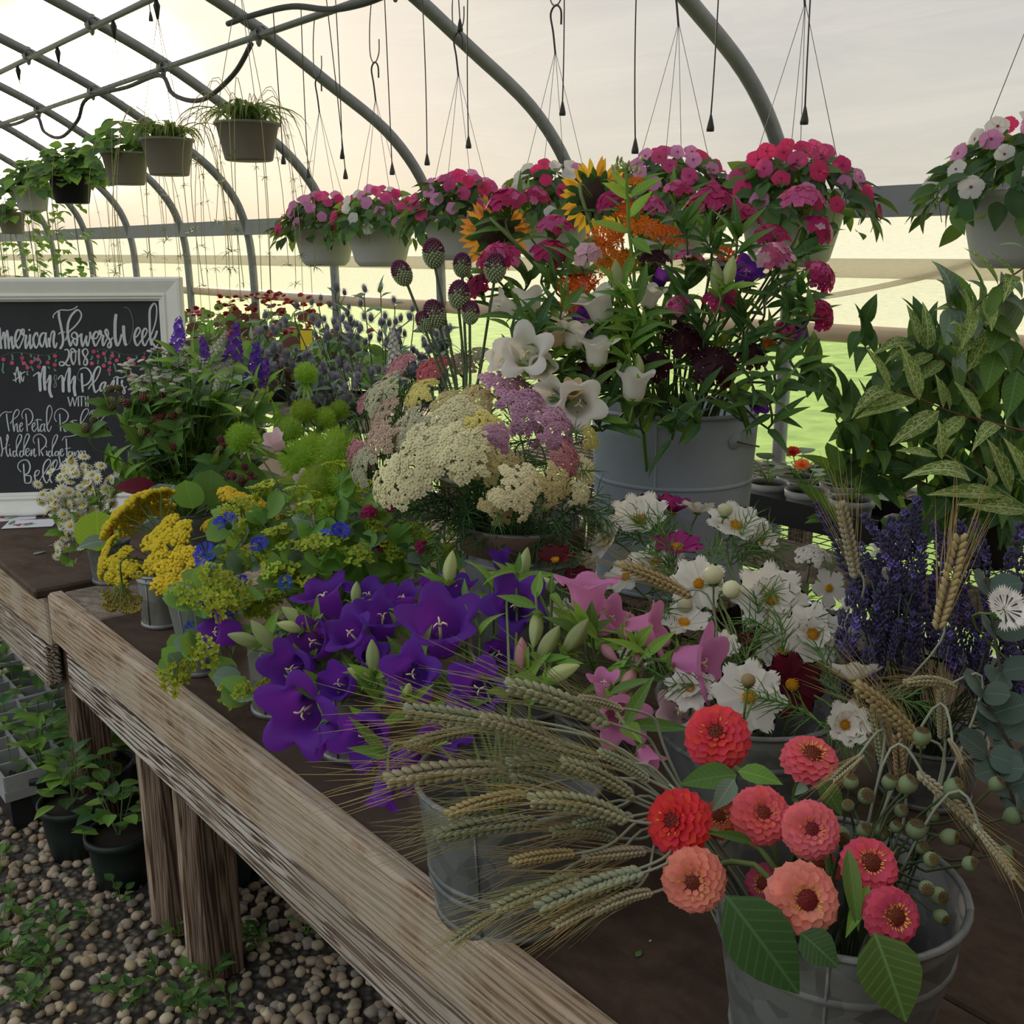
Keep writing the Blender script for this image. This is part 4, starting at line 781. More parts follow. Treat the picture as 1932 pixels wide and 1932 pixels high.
for (px, py, d, w_, f, m_, cl, dbl, lab) in [
    (1208, 985, 1.86, 118, (-.15, .55, .5), M_cw, .5, 0, 'white cosmos with cupped petals standing against the zinc tub'), (1150, 1020, 1.84, 92, (-.7, .4, .35), M_cw, .3, 1, 'frilly white cosmos facing left at the tub, leftmost of the white ones'),
    (1315, 968, 1.88, 82, (.15, .85, -.1), M_cw, .35, 0, 'white cosmos seen from the side right of the magenta one'), (1388, 995, 1.80, 112, (.1, .6, .5), M_cw, .2, 0, 'white cosmos with ragged petals beside the round bud'),
    (1432, 1022, 1.76, 72, (.5, .4, .75), M_cw, .6, 1, 'creamy half-open white cosmos at the right of the back row'), (1238, 1066, 1.76, 104, (-.2, .6, .5), M_cw, .1, 1, 'white cosmos with toothed petals below the magenta ones'),
    (1318, 1102, 1.62, 104, (-.1, .25, .95), M_cw, 0, 0, 'white cosmos with notched petals behind the pinkish wheat ear'), (1452, 1132, 1.56, 140, (.1, .4, .9), M_cw, .05, 1, 'largest double white cosmos at the right of the bunch'),
    (1532, 1198, 1.46, 118, (0, .3, .95), M_cw, .1, 1, 'double white cosmos with a wide yellow centre beside the lavender'), (1478, 1228, 1.48, 104, (-.2, .15, .95), M_cw, .45, 0, 'cup-shaped white cosmos above the dark red one'),
    (1290, 1178, 1.56, 104, (.0, .75, .4), M_cw, .25, 0, 'bluish white cosmos behind the sideways pink bellflower'), (1412, 1316, 1.30, 136, (0, .3, .93), M_cw, .05, 0, 'white cosmos with a brown pod in front, just above the zinnias'),
    (1362, 1222, 1.46, 66, (.3, .5, .7), M_cw, .7, 1, 'small half-open white cosmos right of the open pink bell'), (1562, 1110, 1.60, 74, (.3, .2, .85), M_cw, .1, 0, 'white cosmos with few petals next to the lavender'),
    (1612, 1286, 1.34, 112, (.1, .8, -.35), M_cw, .4, 0, 'greyish white cosmos seen from behind under the wheat'), (1592, 1368, 1.22, 100, (.1, .25, .93), M_cw, .55, 1, 'shaded double white cosmos left of the drooping wheat'),
    (1302, 1300, 1.36, 92, (-.2, .5, .7), M_cw, .1, 1, 'white cosmos half hidden behind the tallest zinnia'), (1182, 1090, 1.80, 84, (-.5, .5, .5), M_cw, .2, 0, 'white cosmos behind the upright pink bellflower'), (1200, 1240, 1.55, 70, (-.2, .5, .7), M_cw, .2, 0, 'white cosmos glimpsed behind the sideways pink bell'),
    (1060, 1160, 1.66, 62, (-.3, .6, .6), M_cw, .3, 0, 'white cosmos showing between purple and pink bells'), (1262, 1028, 1.82, 70, (0, .8, .2), M_cw, .2, 0, 'white cosmos squeezed between the two magenta ones')]:
    cosmos(px, py, d, w_, f, m_, lab, close=cl, grp=GC, double=bool(dbl), npet=5 if px == 1562 else 8)
for (px, py, d, w_, f, m_, cl, lab) in [(1268, 968, 1.90, 84, (.1, .8, .2), M_cm, .7, 'magenta cosmos standing highest against the zinc tub'), (1278, 1036, 1.72, 96, (0, .8, .35), M_cm, .3, 'magenta cosmos with a toothed cup in the middle of the white ones'), (1048, 1060, 1.72, 74, (-.1, .75, .4), M_cr, .5, 'dark maroon cosmos beside the tall rusty-rimmed pail'),
    (1492, 1292, 1.38, 118, (.1, .2, .95), M_cr, 0, 'dark red cosmos with a bright yellow eye'), (1432, 1236, 1.52, 90, (-.2, .3, .9), M_cr, .1, 'dark red cosmos in shade behind the cup-shaped white one'), (1090, 1100, 1.78, 70, (-.2, .6, .5), M_cr, .3, 'plum-red cosmos behind the upright pink bell')]:
    cosmos(px, py, d, w_, f, m_, lab, close=cl, fea=1)
M_cbud = leafmat('cream_bud', hx('DCD8B0'), .2); M_podbrown = plain('brown_seedhead', hx('8A7A50'), .8, 0, .1, .3, 200)
for (px, py, d, L, f, m_, lab) in [(1368, 962, 1.78, 30, (.1, 1, .2), M_cbud, 'round cream cosmos bud standing on a bare stalk before the tub'), (1380, 1112, 1.55, 36, (.1, .3, .9), M_cbud, 'yellow-green cosmos bud left of the largest white cosmos'), (1292, 1142, 1.58, 30, (-.2, .4, .8), M_cbud, 'pale cosmos bud under the pinkish wheat ear'), (1412, 1283, 1.20, 28, (0, .9, .4), M_podbrown, 'brown seed pod in front of the white cosmos'), (1345, 1085, 1.58, 40, (-.1, .9, .2), M_cbud, 'half-open cream bud above the wheat ear')]:
    th = thing('cosmos_bud', lab, 'flower bud', in_vessel('cosmos')); pos = P(px, py, d); n = cdir(*f); r = siz(L, d)/2
    q = MB(); q.lathe([(.2, -.9), (.75, -.6), (1, -.1), (.9, .4), (.5, .75), (0, .82)], 12); part(th, 'bud', q.build('cosmos_bud', m_), frame(pos, n, 0, r)); part(th, 'sepals', CSEP, frame(pos-n*r*.8, n, 0, r*4)); stem(th, path_from('cosmos', pos-n*r, n), .0016)
# ---- wheat
M_wg = plain('wheat_green', hx('A2A482'), .7, 0, .1, .2, 60); M_wt = plain('wheat_tan', hx('B49E72'), .7, 0, .1, .2, 60); M_wp = plain('wheat_pale', hx('B0A88A'), .7, 0, .1, .2, 60); M_wb = plain('wheat_blue_green', hx('969E84'), .7, 0, .1, .2, 60)
M_ag = plain('awn_green', hx('A4A070'), .6, 0, .2); M_at = plain('awn_straw', hx('B8A26C'), .6, 0, .2)
def wheat_proto(bend, seed):
    """ear of unit length along +Y, bending towards -Z; kernels and awns as two meshes"""
    random.seed(seed); k_ = MB(); a_ = MB(); N_ = 13; pts = []; y = z = 0.; ang = 0.
    for i in range(N_+1): pts.append((V(0, y, z), V(0, math.cos(ang), math.sin(ang)))); y += math.cos(ang)/N_; z += math.sin(ang)/N_; ang -= bend/N_
    for i in range(N_):
        p_, t_ = pts[i]; up = V(0, -t_.z, t_.y); w0 = .072*math.sin(PI*(.16+.72*i/N_))**.6
        for sx in (-1, 1):
            for lay in (-.5, .5):
                side = V(sx, 0, 0); d = (t_+side*.5+up*lay*.5).normalized(); c = p_+side*w0*.65+up*lay*w0*.7+t_*(.02*(sx > 0))
                M = along(c, d, up); k_.ell((0, 0, 0), (.030, .064, .028), 6, 5, M=M)
                if random.random() < .62:
                    L = U(.55, 1.05)*(1.1-.25*i/N_); e = (t_+side*U(.02, .22)+up*(lay*U(.1, .5))+V(U(-.06, .06), 0, U(-.06, .06))).normalized(); a_.tube([c+d*.05, c+d*.05+e*L*.5, c+d*.05+e*L+V(U(-.05, .05), 0, -.05*bend)], [.0050, .0040, .0012], 3, cap=False)
    return k_.build('wheat_kernels', M_wg), a_.build('wheat_awns', M_ag)
def sm_path(p):
    q = cat_rom(p, 6)
    for _ in range(6): q = [q[0]]+[(q[i-1]+q[i]*2+q[i+1])/4 for i in range(1, len(q)-1)]+[q[-1]]
    return q
WH = [wheat_proto(b_, i) for i, b_ in enumerate((.15, .45, .8, 1.3, .3))]
def wheat(base, a, b, da, db, label, grp, mk=None, ma=None, kind=None, up=None, via=None, key='zinnia', name='wheat'):
    A, B = P(a[0], a[1], da), P(b[0], b[1], db); L = (B-A).length; th = thing(name, label, 'wheat ear', base, grp); kd = kind if kind is not None else random.randint(0, 4)
    M = along(A, B-A, up if up is not None else cdir(U(-.2, .2), .8, .6)) @ rotx((.1, .25, .42, .65, .16)[kd]) @ SC(L)
    part(th, 'ear', WH[kd][0], M, mk); part(th, 'awns', WH[kd][1], M, ma)
    mid = [via] if via is not None else []
    stem(th, sm_path([base]+mid+[A-(B-A).normalized()*.05, A+(B-A).normalized()*.01]), .0016, G_straw)
GW = 'green wheat ears fanned to the left'
WL = [((1140, 1362), (945, 1296), 'upper green wheat ear reaching toward the purple bellflowers'), ((958, 1368), (758, 1345), 'long green wheat ear at the upper left, with a bent blue-grey stalk'), ((1172, 1338), (1090, 1318), 'short wheat ear with a yellow leaf tip, highest at the right of the fan'), ((892, 1378), (762, 1416), 'small wheat ear crossing behind the upper left ear'),
      ((1132, 1466), (945, 1450), 'blue-green wheat ear with plump kernels in the middle of the fan'), ((945, 1452), (720, 1482), 'pale wheat ear reaching farthest left over the table edge'), ((1118, 1428), (970, 1396), 'wheat ear in the upper middle of the fan'), ((1222, 1470), (1126, 1420), 'wheat ear close to the tallest zinnia'),
      ((985, 1498), (838, 1545), 'tan-tipped wheat ear pointing down left'), ((1175, 1545), (985, 1516), 'thick wheat ear beside the deep red zinnia'), ((1008, 1552), (815, 1585), 'wheat ear with long straw awns over the pail'), ((1215, 1606), (1098, 1622), 'short wheat ear touching the salmon zinnia'), ((1085, 1655), (928, 1722), 'blue-green wheat ear slanting down over the pail'), ((1205, 1648), (1008, 1724), 'wheat ear slanting down in front of the pail base'),
      ((1226, 1684), (1112, 1730), 'lowest wheat ear at the right under the salmon zinnia'), ((945, 1720), (850, 1782), 'wheat ear lying lowest on the table edge'), ((1090, 1510), (960, 1470), 'wheat ear half covered in the middle of the fan'), ((1080, 1610), (960, 1630), 'brownish wheat ear in front of the mottled pail'), ((1190, 1500), (1050, 1440), 'wheat ear behind the thick one'), ((1160, 1580), (1030, 1575), 'wheat ear directly in front of the pail rim'), ((1060, 1410), (900, 1360), 'wheat ear between the two upper ears'), ((1200, 1640), (1080, 1690), 'wheat ear between the two slanting ones'), ((1190, 1540), (1080, 1560), 'shadowed wheat ear in the heart of the fan'), ((1150, 1700), (1040, 1755), 'wheat ear under the slanting ones, near the table top')]
for i, (a, b_, lab) in enumerate(WL):
    random.seed(100+i); d0 = 1.05+.0002*(1500-a[1])+U(-.03, .03); A = P(a[0], a[1], d0)
    via = P(1262+U(-10, 10), 1505+(a[1]-1500)*.35, 1.10)
    wheat(in_vessel('zinnia'), a, b_, d0, d0-.03, lab, GW, (M_wg, M_wb, M_wp)[i % 3] if i not in (8, 17) else M_wt, (M_ag, M_at)[i % 2], via=via, kind=(1, 0, 4, 1, 2)[i % 5])
GR = 'ripe wheat ears at the right'
for i, (a, b_, d0, k_, m_, lab, key) in enumerate([((1738, 1404), (1608, 1292), 1.12, 4, M_wt, 'tan wheat ear leaning left over the shaded cosmos', 'zinnia'), ((1800, 1296), (1700, 1294), 1.14, 2, M_wp, 'pale hooked wheat ear bent over to the left', 'zinnia'), ((1776, 1390), (1772, 1296), 1.15, 0, M_wp, 'upright wheat ear beneath the hooked one', 'zinnia'),
    ((1613, 1085), (1580, 945), 1.38, 0, M_wp, 'tall green-white wheat ear standing against the black tray', 'cosmos'), ((1771, 1180), (1813, 1002), 1.32, 0, M_wt, 'tall tan wheat ear standing in front of the lavender', 'cosmos'), ((1790, 1395), (1815, 1446), 1.10, 2, M_wp, 'straw-coloured wheat ear drooping over the poppy pods', 'zinnia'), ((1735, 1462), (1850, 1572), 1.08, 4, M_wp, 'pale wheat ear slanting down right through the poppy pods', 'zinnia'),
    ((1626, 1426), (1566, 1478), 1.09, 1, M_wp, 'small wheat ear beside the loose pink zinnia', 'zinnia'), ((1298, 1122), (1166, 1068), 1.42, 4, M_wt, 'pinkish wheat ear crossing the white cosmos', 'cosmos'), ((1840, 1560), (1915, 1660), 1.02, 4, M_wp, 'wheat ear at the right edge over the pail rim', 'zinnia'), ((1665, 1440), (1640, 1330), 1.16, 0, M_wg, 'greenish wheat ear hidden behind the tan leaning one', 'zinnia'), ((1700, 1490), (1690, 1380), 1.13, 0, M_wt, 'dim upright wheat ear behind the poppy pods', 'zinnia')]):
    random.seed(200+i); wheat(in_vessel(key), a, b_, d0, d0-.02, lab, GR, m_, M_at, kind=k_)
# ---- poppy pods
q = MB(); q.lathe([(.0, -1.15), (.25, -1.1), (.3, -1.0), (.62, -.8), (.95, -.3), (1, .1), (.85, .55), (.6, .8), (.5, .86)], 16); POD = q.build('pod', plain('poppy_pod_green', hx('7A8A62'), .6, 0, .15, .2, 150))
q = MB(); vv = [(0, 0, .12)]
for j in range(24): a = 2*PI*j/24; r = .82 if j % 2 == 0 else .62; vv.append((r*math.cos(a), r*math.sin(a), .0 if j % 2 else .03))
q.add(vv, [(0, 1+j, 1+(j+1) % 24) for j in range(24)])
for j in range(12): a = 2*PI*j/12; q.tube([(0, 0, .14), (.75*math.cos(a), .75*math.sin(a), .06)], .045, 4)
CROWN = q.build('crown', plain('poppy_crown_brown', hx('6A5A38'), .8, 0, .15))
PODS = [(1605, 1475, 30, 0, .9, .4), (1634, 1502, 32, -.1, .5, .9), (1678, 1476, 30, .2, .9, .3), (1713, 1480, 36, .4, .8, .4), (1800, 1488, 40, .5, .7, .5), (1586, 1576, 36, 0, -.1, 1), (1630, 1568, 30, .2, .7, .6), (1660, 1572, 32, .4, .6, .6), (1728, 1566, 38, 0, .95, .4), (1792, 1580, 34, .7, .1, .7), (1912, 1540, 36, .7, .4, .5), (1757, 1622, 30, .1, .4, .9), (1850, 1568, 32, .2, .8, .5), (1770, 1690, 34, .3, .1, .95), (1748, 1676, 30, -.2, .2, .95), (1775, 1730, 30, .4, -.2, .9), (1600, 1520, 24, -.3, .6, .6), (1700, 1530, 26, .2, .6, .6), (1830, 1630, 30, .4, .4, .8), (1740, 1600, 26, 0, .6, .7), (1690, 1560, 24, .1, .8, .5), (1880, 1480, 30, .5, .7, .4), (1900, 1610, 30, .8, .3, .5), (1760, 1540, 24, .1, .9, .3), (1740, 1390, 34, 0, .9, .3)]
for i, (px, py, L, r_, u_, t_) in enumerate(PODS):
    random.seed(300+i); d = 1.06 if py < 1620 else .985; d += U(-.02, .03); n = cdir(r_, u_, t_); pos = P(px, py, d); r = siz(L, d)/2
    lab = {5: 'blue-green poppy pod lying against the pink-coral zinnia', 8: 'pale round poppy pod standing clear with a flat brown crown', 4: 'large grey-green poppy pod under the drooping straw wheat ear', 1: 'poppy pod showing its star crown, left of the group', 10: 'poppy pod leaning out at the right edge', 0: 'leftmost green poppy pod beside the loose zinnia', 24: 'highest poppy pod, dim among the wheat', 15: 'lowest poppy pod at the pail rim'}.get(i, 'small green poppy pod in the '+zone(px, py, 1585, 1915, 1470, 1735)+' of the pod cluster')
    th = thing('poppy_pod', lab, 'seed pod', in_vessel('zinnia'), 'poppy seed pods'); part(th, 'pod', POD, frame(pos, n, U(0, 6), r)); part(th, 'crown', CROWN, frame(pos+n*r*.84, n, U(0, 6), r)); stem(th, path_from('zinnia', pos-n*r, n, .05), .0014, G_stemd)
# ---- lavender
M_lav = plain('lavender_calyx', hx('4C4664'), .8, 0, .25, .3, 150); M_lavf = plain('lavender_floret', hx('6E5CB8'), .7, 0, .25)
def lav_proto(seed):
    random.seed(seed); q = MB()
    for k in range(13):
        z = k/13+U(-.025, .025); rr = .085*math.sin(PI*(.2+.7*k/13))*U(.7, 1.25)
        for j in range(7):
            a = j*2*PI/7+k*.5+U(-.2, .2); c = V(rr*math.cos(a), rr*math.sin(a), z+U(-.02, .02)); q.ell(c, (.021, .021, .048), 5, 4, M=frame(V(0, 0, 0), (math.cos(a)*.6, math.sin(a)*.6, 1)))
            if random.random() < .10:
                for m_ in range(4): q.blade(frame(c, (math.cos(a), math.sin(a), .4)) @ rotz(m_*PI/2) @ rotx(.3), .06, .05, 2, nv=1, mi=1)
    return q.build('lavender_spike', [M_lav, M_lavf])
LAV = [lav_proto(k) for k in range(4)]
for i in range(84):
    random.seed(400+i); px = U(1590, 1935); py = 985+abs(px-1770)*.25+U(0, 1)**.8*260; d = U(1.42, 1.66)-.0003*(py-1000); n = cdir(U(-.5, .3), 1, U(-.2, .4)); pos = P(px, py, d); L = siz(U(70, 150), d)
    lab = 'tallest dark lavender spike in front of the vein-patterned leaves' if i == 0 else 'dark violet lavender spike in the '+zone(px, py, 1590, 1935, 985, 1260)+' of the dense bunch'
    if i == 0: pos = P(1728, 985, 1.5)
    if i == 1: pos = P(1655, 1010, 1.5); n = cdir(-.6, .9, 0); lab = 'lavender spike leaning out left behind the green-white wheat ear'
    if i == 2: pos = P(1560, 985, 1.6); n = cdir(-.5, .9, 0); lab = 'lone lavender spike left of the green-white wheat ear'
    th = thing('lavender', lab, 'lavender', in_vessel('lav'), 'lavender stems at the right'); part(th, 'flower_spike', LAV[i % 4], frame(pos-n*L*.5, n, U(0, 6), L)); stem(th, path_from('lav', pos-n*L*.5, n, .06), .0011, G_stemd, 4)
# ---- yarrow kit (flat clusters of tiny flowers)
def floret(q, M, n=5, mi=0):
    for k in range(n): q.blade(M @ rotz(2*PI*k/n) @ rotx(.25), 1, .95, 2, RND, 0, -.3, nv=1, mi=mi)
    q.ell(M @ V(0, 0, .1), (M.to_scale()[0]*.35,)*3, 5, 3, mi=mi)
def umbel(seed, n, R, dome, fr, ball=False, lob=0):
    """dome of florets, unit radius, top at +Z, with its branching stalks"""
    random.seed(seed); q = MB(); s_ = MB(); cen = []
    for k in range(lob): a = k*2.4+U(-.2, .2); r = math.sqrt((k+.5)/max(1, lob)); cen.append(V(r*.85*math.cos(a), r*.85*math.sin(a), 0))
    for i in range(n):
        if lob:
            c = cen[i % lob]; a = U(0, 2*PI); r = .30*math.sqrt(random.random())*(1+.3*(lob < 9)); p_ = V(c.x+r*math.cos(a), c.y+r*math.sin(a), 0); zz = .14*(1-(r/.36)**2)
        else: a = i*2.39996; r = math.sqrt((i+.5)/n); p_ = V(r*math.cos(a), r*math.sin(a), 0)+V(U(-.03, .03), U(-.03, .03), 0); zz = 0
        rr = min(1.15, p_.length); z = dome*(1-rr*rr)+zz+U(-.02, .02); p_.z = z; nn = V(p_.x*.7, p_.y*.7, .8+.3*dome)
        if ball: q.ell(p_, (fr, fr, fr*.9), 5, 3)
        else: floret(q, frame(p_, nn+V(U(-.2, .2), U(-.2, .2), 0), U(0, 6), fr))
    for k in range(14): a = k*2.4; r = .85*math.sqrt((k+.5)/14); s_.tube([(0, 0, -.75), (r*.35*math.cos(a), r*.35*math.sin(a), -.35), (r*math.cos(a), r*math.sin(a), dome*(1-r*r)-.04)], .018, 4, cap=False)
    return q.build('floret_cluster', M_cw), s_.build('cluster_stalks', G_stem)
UM = [umbel(k, 230, 1, .35, .125, lob=11) for k in range(3)]; UMF = [umbel(10+k, 620, 1, .22, .072, True, 10) for k in range(3)]
def yarrow(key, px, py, d, w_, face, mat, label, grp, kit=None, stretch=1., sr=.002, lv=1, name='yarrow'):
    random.seed(int(px*9+py)); kit = kit or UM; k = random.randint(0, 2); n = cdir(*face); pos = P(px, py, d); r = siz(w_, d)/2; th = thing(name, label, 'flower', in_vessel(key), grp)
    M = frame(pos, n, U(0, 6), r) @ Matrix.Diagonal((1, stretch, 1, 1)); part(th, 'floret_cluster', kit[k][0], M, mat); part(th, 'cluster_stalks', kit[k][1], M); stem(th, path_from(key, pos-n*r*.72, n, .06), sr, G_stem)
    for j in range(lv): p_ = pos-n*r*(.9+.3*j); part(th, 'feathery_leaf', random.choice(FEA), along(p_, cdir(U(-1, 1), U(-.4, .4), U(0, .7)), s=.8), G_dark if False else None)
    return th
M_yw = leafmat('yarrow_white', hx('D8D4C8'), .2)
for (px, py, d, w_, f, lab, key) in [(1532, 1050, 1.6, 66, (0, .75, .6), 'small white yarrow cluster floating left of the lavender', 'cosmos'), (1660, 1040, 1.52, 44, (.2, .6, .7), 'small white yarrow cluster inside the lavender, upper one', 'lav'), (1676, 1085, 1.50, 36, (.3, .3, .9), 'small greenish white yarrow cluster inside the lavender, lower one', 'lav'), (1612, 1192, 1.45, 70, (.2, .6, .7), 'lacy white yarrow cluster beside the double cosmos', 'lav'), (1600, 1140, 1.5, 34, (0, .5, .8), 'tiny lacy yarrow cluster above the double cosmos', 'lav')]:
    yarrow(key, px, py, d, w_, f, M_yw, lab, None, lv=0, sr=.0013)
# ---- cornflowers
def corn(seed, n1=20):
    random.seed(seed); q = MB()
    for k in range(n1):
        M = rotz(2*PI*k/n1+U(-.1, .1)) @ rotx(.15+U(-.1, .35)) @ T(0, .15, 0)
        for j in (-.45, -.15, .15, .45): q.blade(M @ T(0, .4, 0) @ rotz(j), U(.42, .52), .16, 3, LANCE, 0, .2, nv=1)
        q.blade(M, .5, .12, 2, lambda t: .4+.6*t, 0, 0, nv=1)
    for k in range(16): M = rotz(k*2.4) @ rotx(U(.8, 1.4)); q.blade(M, U(.4, .6), .07, 3, LANCE, nv=1)
    return q.build('ray_florets', M_cw)
CORN = [corn(1), corn(2)]; M_cblue = leafmat('cornflower_blue', hx('4048C0'), .3, hx('4A50D8'), .5, .02, .2)
q = MB(); q.lathe([(.06, -.75), (.26, -.65), (.30, -.35), (.2, -.05), (.16, 0)], 10); CORNB = q.build('flower_base', G_mid)
def cornflower(key, px, py, d, w_, face, mat, label, grp=None):
    random.seed(int(px+py)); n = cdir(*face); pos = P(px, py, d); r = siz(w_, d)/2; th = thing('cornflower', label, 'flower', in_vessel(key), grp); M = frame(pos, n, U(0, 6), r); part(th, 'ray_florets', random.choice(CORN), M, mat); part(th, 'flower_base', CORNB, M); stem(th, path_from(key, pos-n*r*.6, n, .05), .0014, G_stem)
cornflower('euc', 1896, 1150, 1.2, 92, (.1, .4, .9), leafmat('cornflower_white', hx('EDE8E6'), .3), 'white ragged cornflower at the right edge before the lavender')
# ---- eucalyptus
M_euc2 = plain('eucalyptus_stem', hx('5A5448'), .7)
for i, (pts_, d, lab) in enumerate([([(1950, 1420), (1905, 1330), (1880, 1220), (1862, 1090)], 1.28, 'tall eucalyptus sprig with round grey leaves behind the white cornflower'), ([(1960, 1500), (1915, 1420), (1880, 1360), (1850, 1300)], 1.15, 'dark eucalyptus sprig at the right edge below the cornflower'), ([(1960, 1560), (1920, 1520), (1890, 1460), (1860, 1420)], 1.10, 'low eucalyptus sprig hanging behind the poppy pods at the right edge')]):
    random.seed(500+i); pp = [P(x, y, d) for x, y in pts_]; base = in_vessel('euc'); pth = cat_rom([base]+pp, 5); th = thing('eucalyptus', lab, 'foliage', base, 'eucalyptus sprigs'); stem(th, pth, .0022, M_euc2)
    for j, p_ in enumerate(pth[7::3]):
        for s_ in (-1, 1): leaf(th, p_, p_+cdir(s_*U(.5, 1), U(-.3, .5), U(0, .8))*U(.028, .042), U(.028, .04), 'round', G_euc)
# ================================================================ middle and back bunches
G_bup = leafmat('thoroughwax_leaf', hx('80AC5C'), .45, hx('A6C850')); G_bupf = leafmat('thoroughwax_flower', hx('B8C848'), .4, hx('CCDC48'), val=.2)
def bup_umbel(seed):
    random.seed(seed); q = MB()
    for k in range(8):
        a = k*2.4; r = .55*math.sqrt((k+.3)/8); p_ = V(r*math.cos(a), r*math.sin(a), .45+.15*(1-r)); q.tube([(0, 0, 0), p_*.6, p_], .02, 4, cap=False)
        for j in range(5): q.blade(frame(p_, V(p_.x*.6, p_.y*.6, 1), U(0, 6)) @ rotz(j*2*PI/5) @ rotx(.55), .26, .17, 3, OVAL, 0, -.3, nv=1)
        for j in range(5): q.ell(p_+V(U(-.05, .05), U(-.05, .05), .05), .035, 4, 3)
    return q.build('flower_cluster', G_bupf)
BUP = [bup_umbel(k) for k in range(3)]
BPOS = [(345, 1262), (372, 1225), (440, 1285), (470, 1300), (355, 1130), (400, 1090), (430, 1060), (460, 1010), (440, 975), (500, 990), (520, 1030), (480, 1060), (545, 1000), (560, 1050), (520, 1085), (590, 980), (610, 1040), (640, 1000), (570, 1100), (450, 1120), (660, 1050), (690, 1020), (640, 970), (720, 1060), (750, 1010), (700, 980), (770, 1070), (540, 1130), (790, 1020), (820, 1050), (480, 1150), (600, 1075), (845, 1010), (870, 1060), (410, 1140), (500, 950), (640, 900), (680, 940), (760, 1100), (560, 950)]
for i, (px, py) in enumerate(BPOS):
    random.seed(600+i); key = 'cone' if px < 500 and py > 960 else 'bup'; d = 2.08-.0008*(py-950)+U(-.08, .08)+(.08 if px > 700 else 0); tip = P(px, py, d)
    lab = {0: 'lime thoroughwax sprig hanging low over the table, left of the tin can', 3: 'lime thoroughwax sprig drooping beside the ribbed tin can', 4: 'lime thoroughwax sprig against the golden yarrow', 7: 'tall thoroughwax sprig with a folded leaf beside a cornflower'}.get(i, 'lime thoroughwax sprig with round leaves, '+zone(px, py, 340, 880, 895, 1160)+' of the patch')
    th = thing('thoroughwax', lab, 'foliage', in_vessel(key), 'thoroughwax sprigs'); n = (tip-VES[key][0]-V(0, 0, VES[key][3])).normalized()+V(0, 0, .3); pts = path_from(key, tip, n, .05); stem(th, pts, .0013, G_bup, 4)
    for j in range(3): part(th, 'flower_cluster', BUP[(i+j) % 3], frame(tip+V(U(-.02, .02), U(-.02, .02), U(-.012, .012)), n+V(U(-.4, .4), U(-.4, .4), U(-.2, .4)), U(0, 6), siz(U(34, 48), d)))
    for j in range(4):
        p_ = pts[-2-j] if len(pts) > 6 else pts[-2]; leaf(th, p_, p_+cdir(U(-1, 1), U(-.3, .8), U(-.2, 1))*siz(U(38, 64), d), siz(U(32, 56), d), 'round' if j else 'oval', G_bup if random.random() < .7 else G_grey)
for (px, py, w_, f, key, lab) in [(425, 985, 48, (-.3, .6, .5), 'cone', 'violet-blue cornflower above the golden yarrow, highest of the blue ones'), (390, 1048, 56, (-.5, .3, .8), 'cone', 'blue cornflower pressed against the golden yarrow'), (382, 1140, 48, (-.6, .3, .6), 'cone', 'blue cornflower at the rim of the grey vase'), (428, 1150, 52, (-.1, .5, .8), 'cone', 'blue cornflower behind the leftmost purple bellflower'), (368, 1192, 52, (-.7, -.1, .7), 'cone', 'blue cornflower hanging lowest at the grey vase'), (490, 1028, 40, (0, .6, .7), 'cone', 'blue cornflower half hidden in the thoroughwax'), (642, 1002, 40, (.2, .5, .8), 'bup', 'blue cornflower to the right among the thoroughwax'), (540, 1100, 34, (-.2, .4, .8), 'bup', 'blue cornflower deep inside the thoroughwax'), (612, 1012, 36, (-.2, .7, .5), 'bup', 'small dark blue cornflower inside the thoroughwax'), (456, 1100, 36, (-.3, .6, .7), 'cone', 'violet cornflower in the left part of the thoroughwax')]:
    cornflower(key, px, py, 1.96 if key == 'cone' else 1.92, w_, f, M_cblue, lab, 'blue cornflowers')
# ---- golden yarrow
M_yg = leafmat('golden_yarrow', hx('E6CA3A'), .15, None, .8, .01, .12, .25, 40); M_yo = leafmat('olive_yarrow', hx('A09444'), .15, None, .8, .01, .1, .2, 40)
for (px, py, d, w_, f, st, m_, lab) in [(272, 972, 2.22, 170, (-.62, .62, -.12), .8, M_yg, 'golden yarrow plate seen from the side, longest and farthest left'), (322, 1028, 2.14, 128, (-.15, .55, .8), .9, M_yg, 'golden yarrow head facing the viewer above the dark tin can'), (342, 1084, 2.08, 112, (.1, .25, .95), 1., M_yg, 'round golden yarrow head hanging over the grey vase'), (236, 1072, 2.18, 120, (-.6, .1, .75), .7, M_yg, 'narrow golden yarrow head drooping at the left'),
    (208, 1050, 2.22, 90, (-.8, .3, .3), .6, M_yg, 'golden yarrow head edge-on at the far left of its bunch'), (228, 1128, 2.14, 96, (-.2, -.75, -.4), .8, M_yo, 'olive underside of a hanging yarrow head at the far left'), (428, 930, 2.30, 56, (-.1, .85, .3), .7, M_yg, 'small flat golden yarrow head standing highest'), (475, 962, 2.26, 120, (.35, .85, .25), .7, M_yg, 'golden yarrow plate tilted right above the thoroughwax'), (398, 992, 2.24, 60, (-.2, .8, .3), .6, M_yg, 'small golden yarrow head seen from below between the larger ones'), (440, 1045, 2.12, 60, (.1, .5, .8), .8, M_yg, 'golden yarrow head behind the blue cornflower')]:
    yarrow('yy', px, py, d, w_, f, m_, lab, 'golden yarrow heads', UMF, st, .0022, 0, 'golden_yarrow')
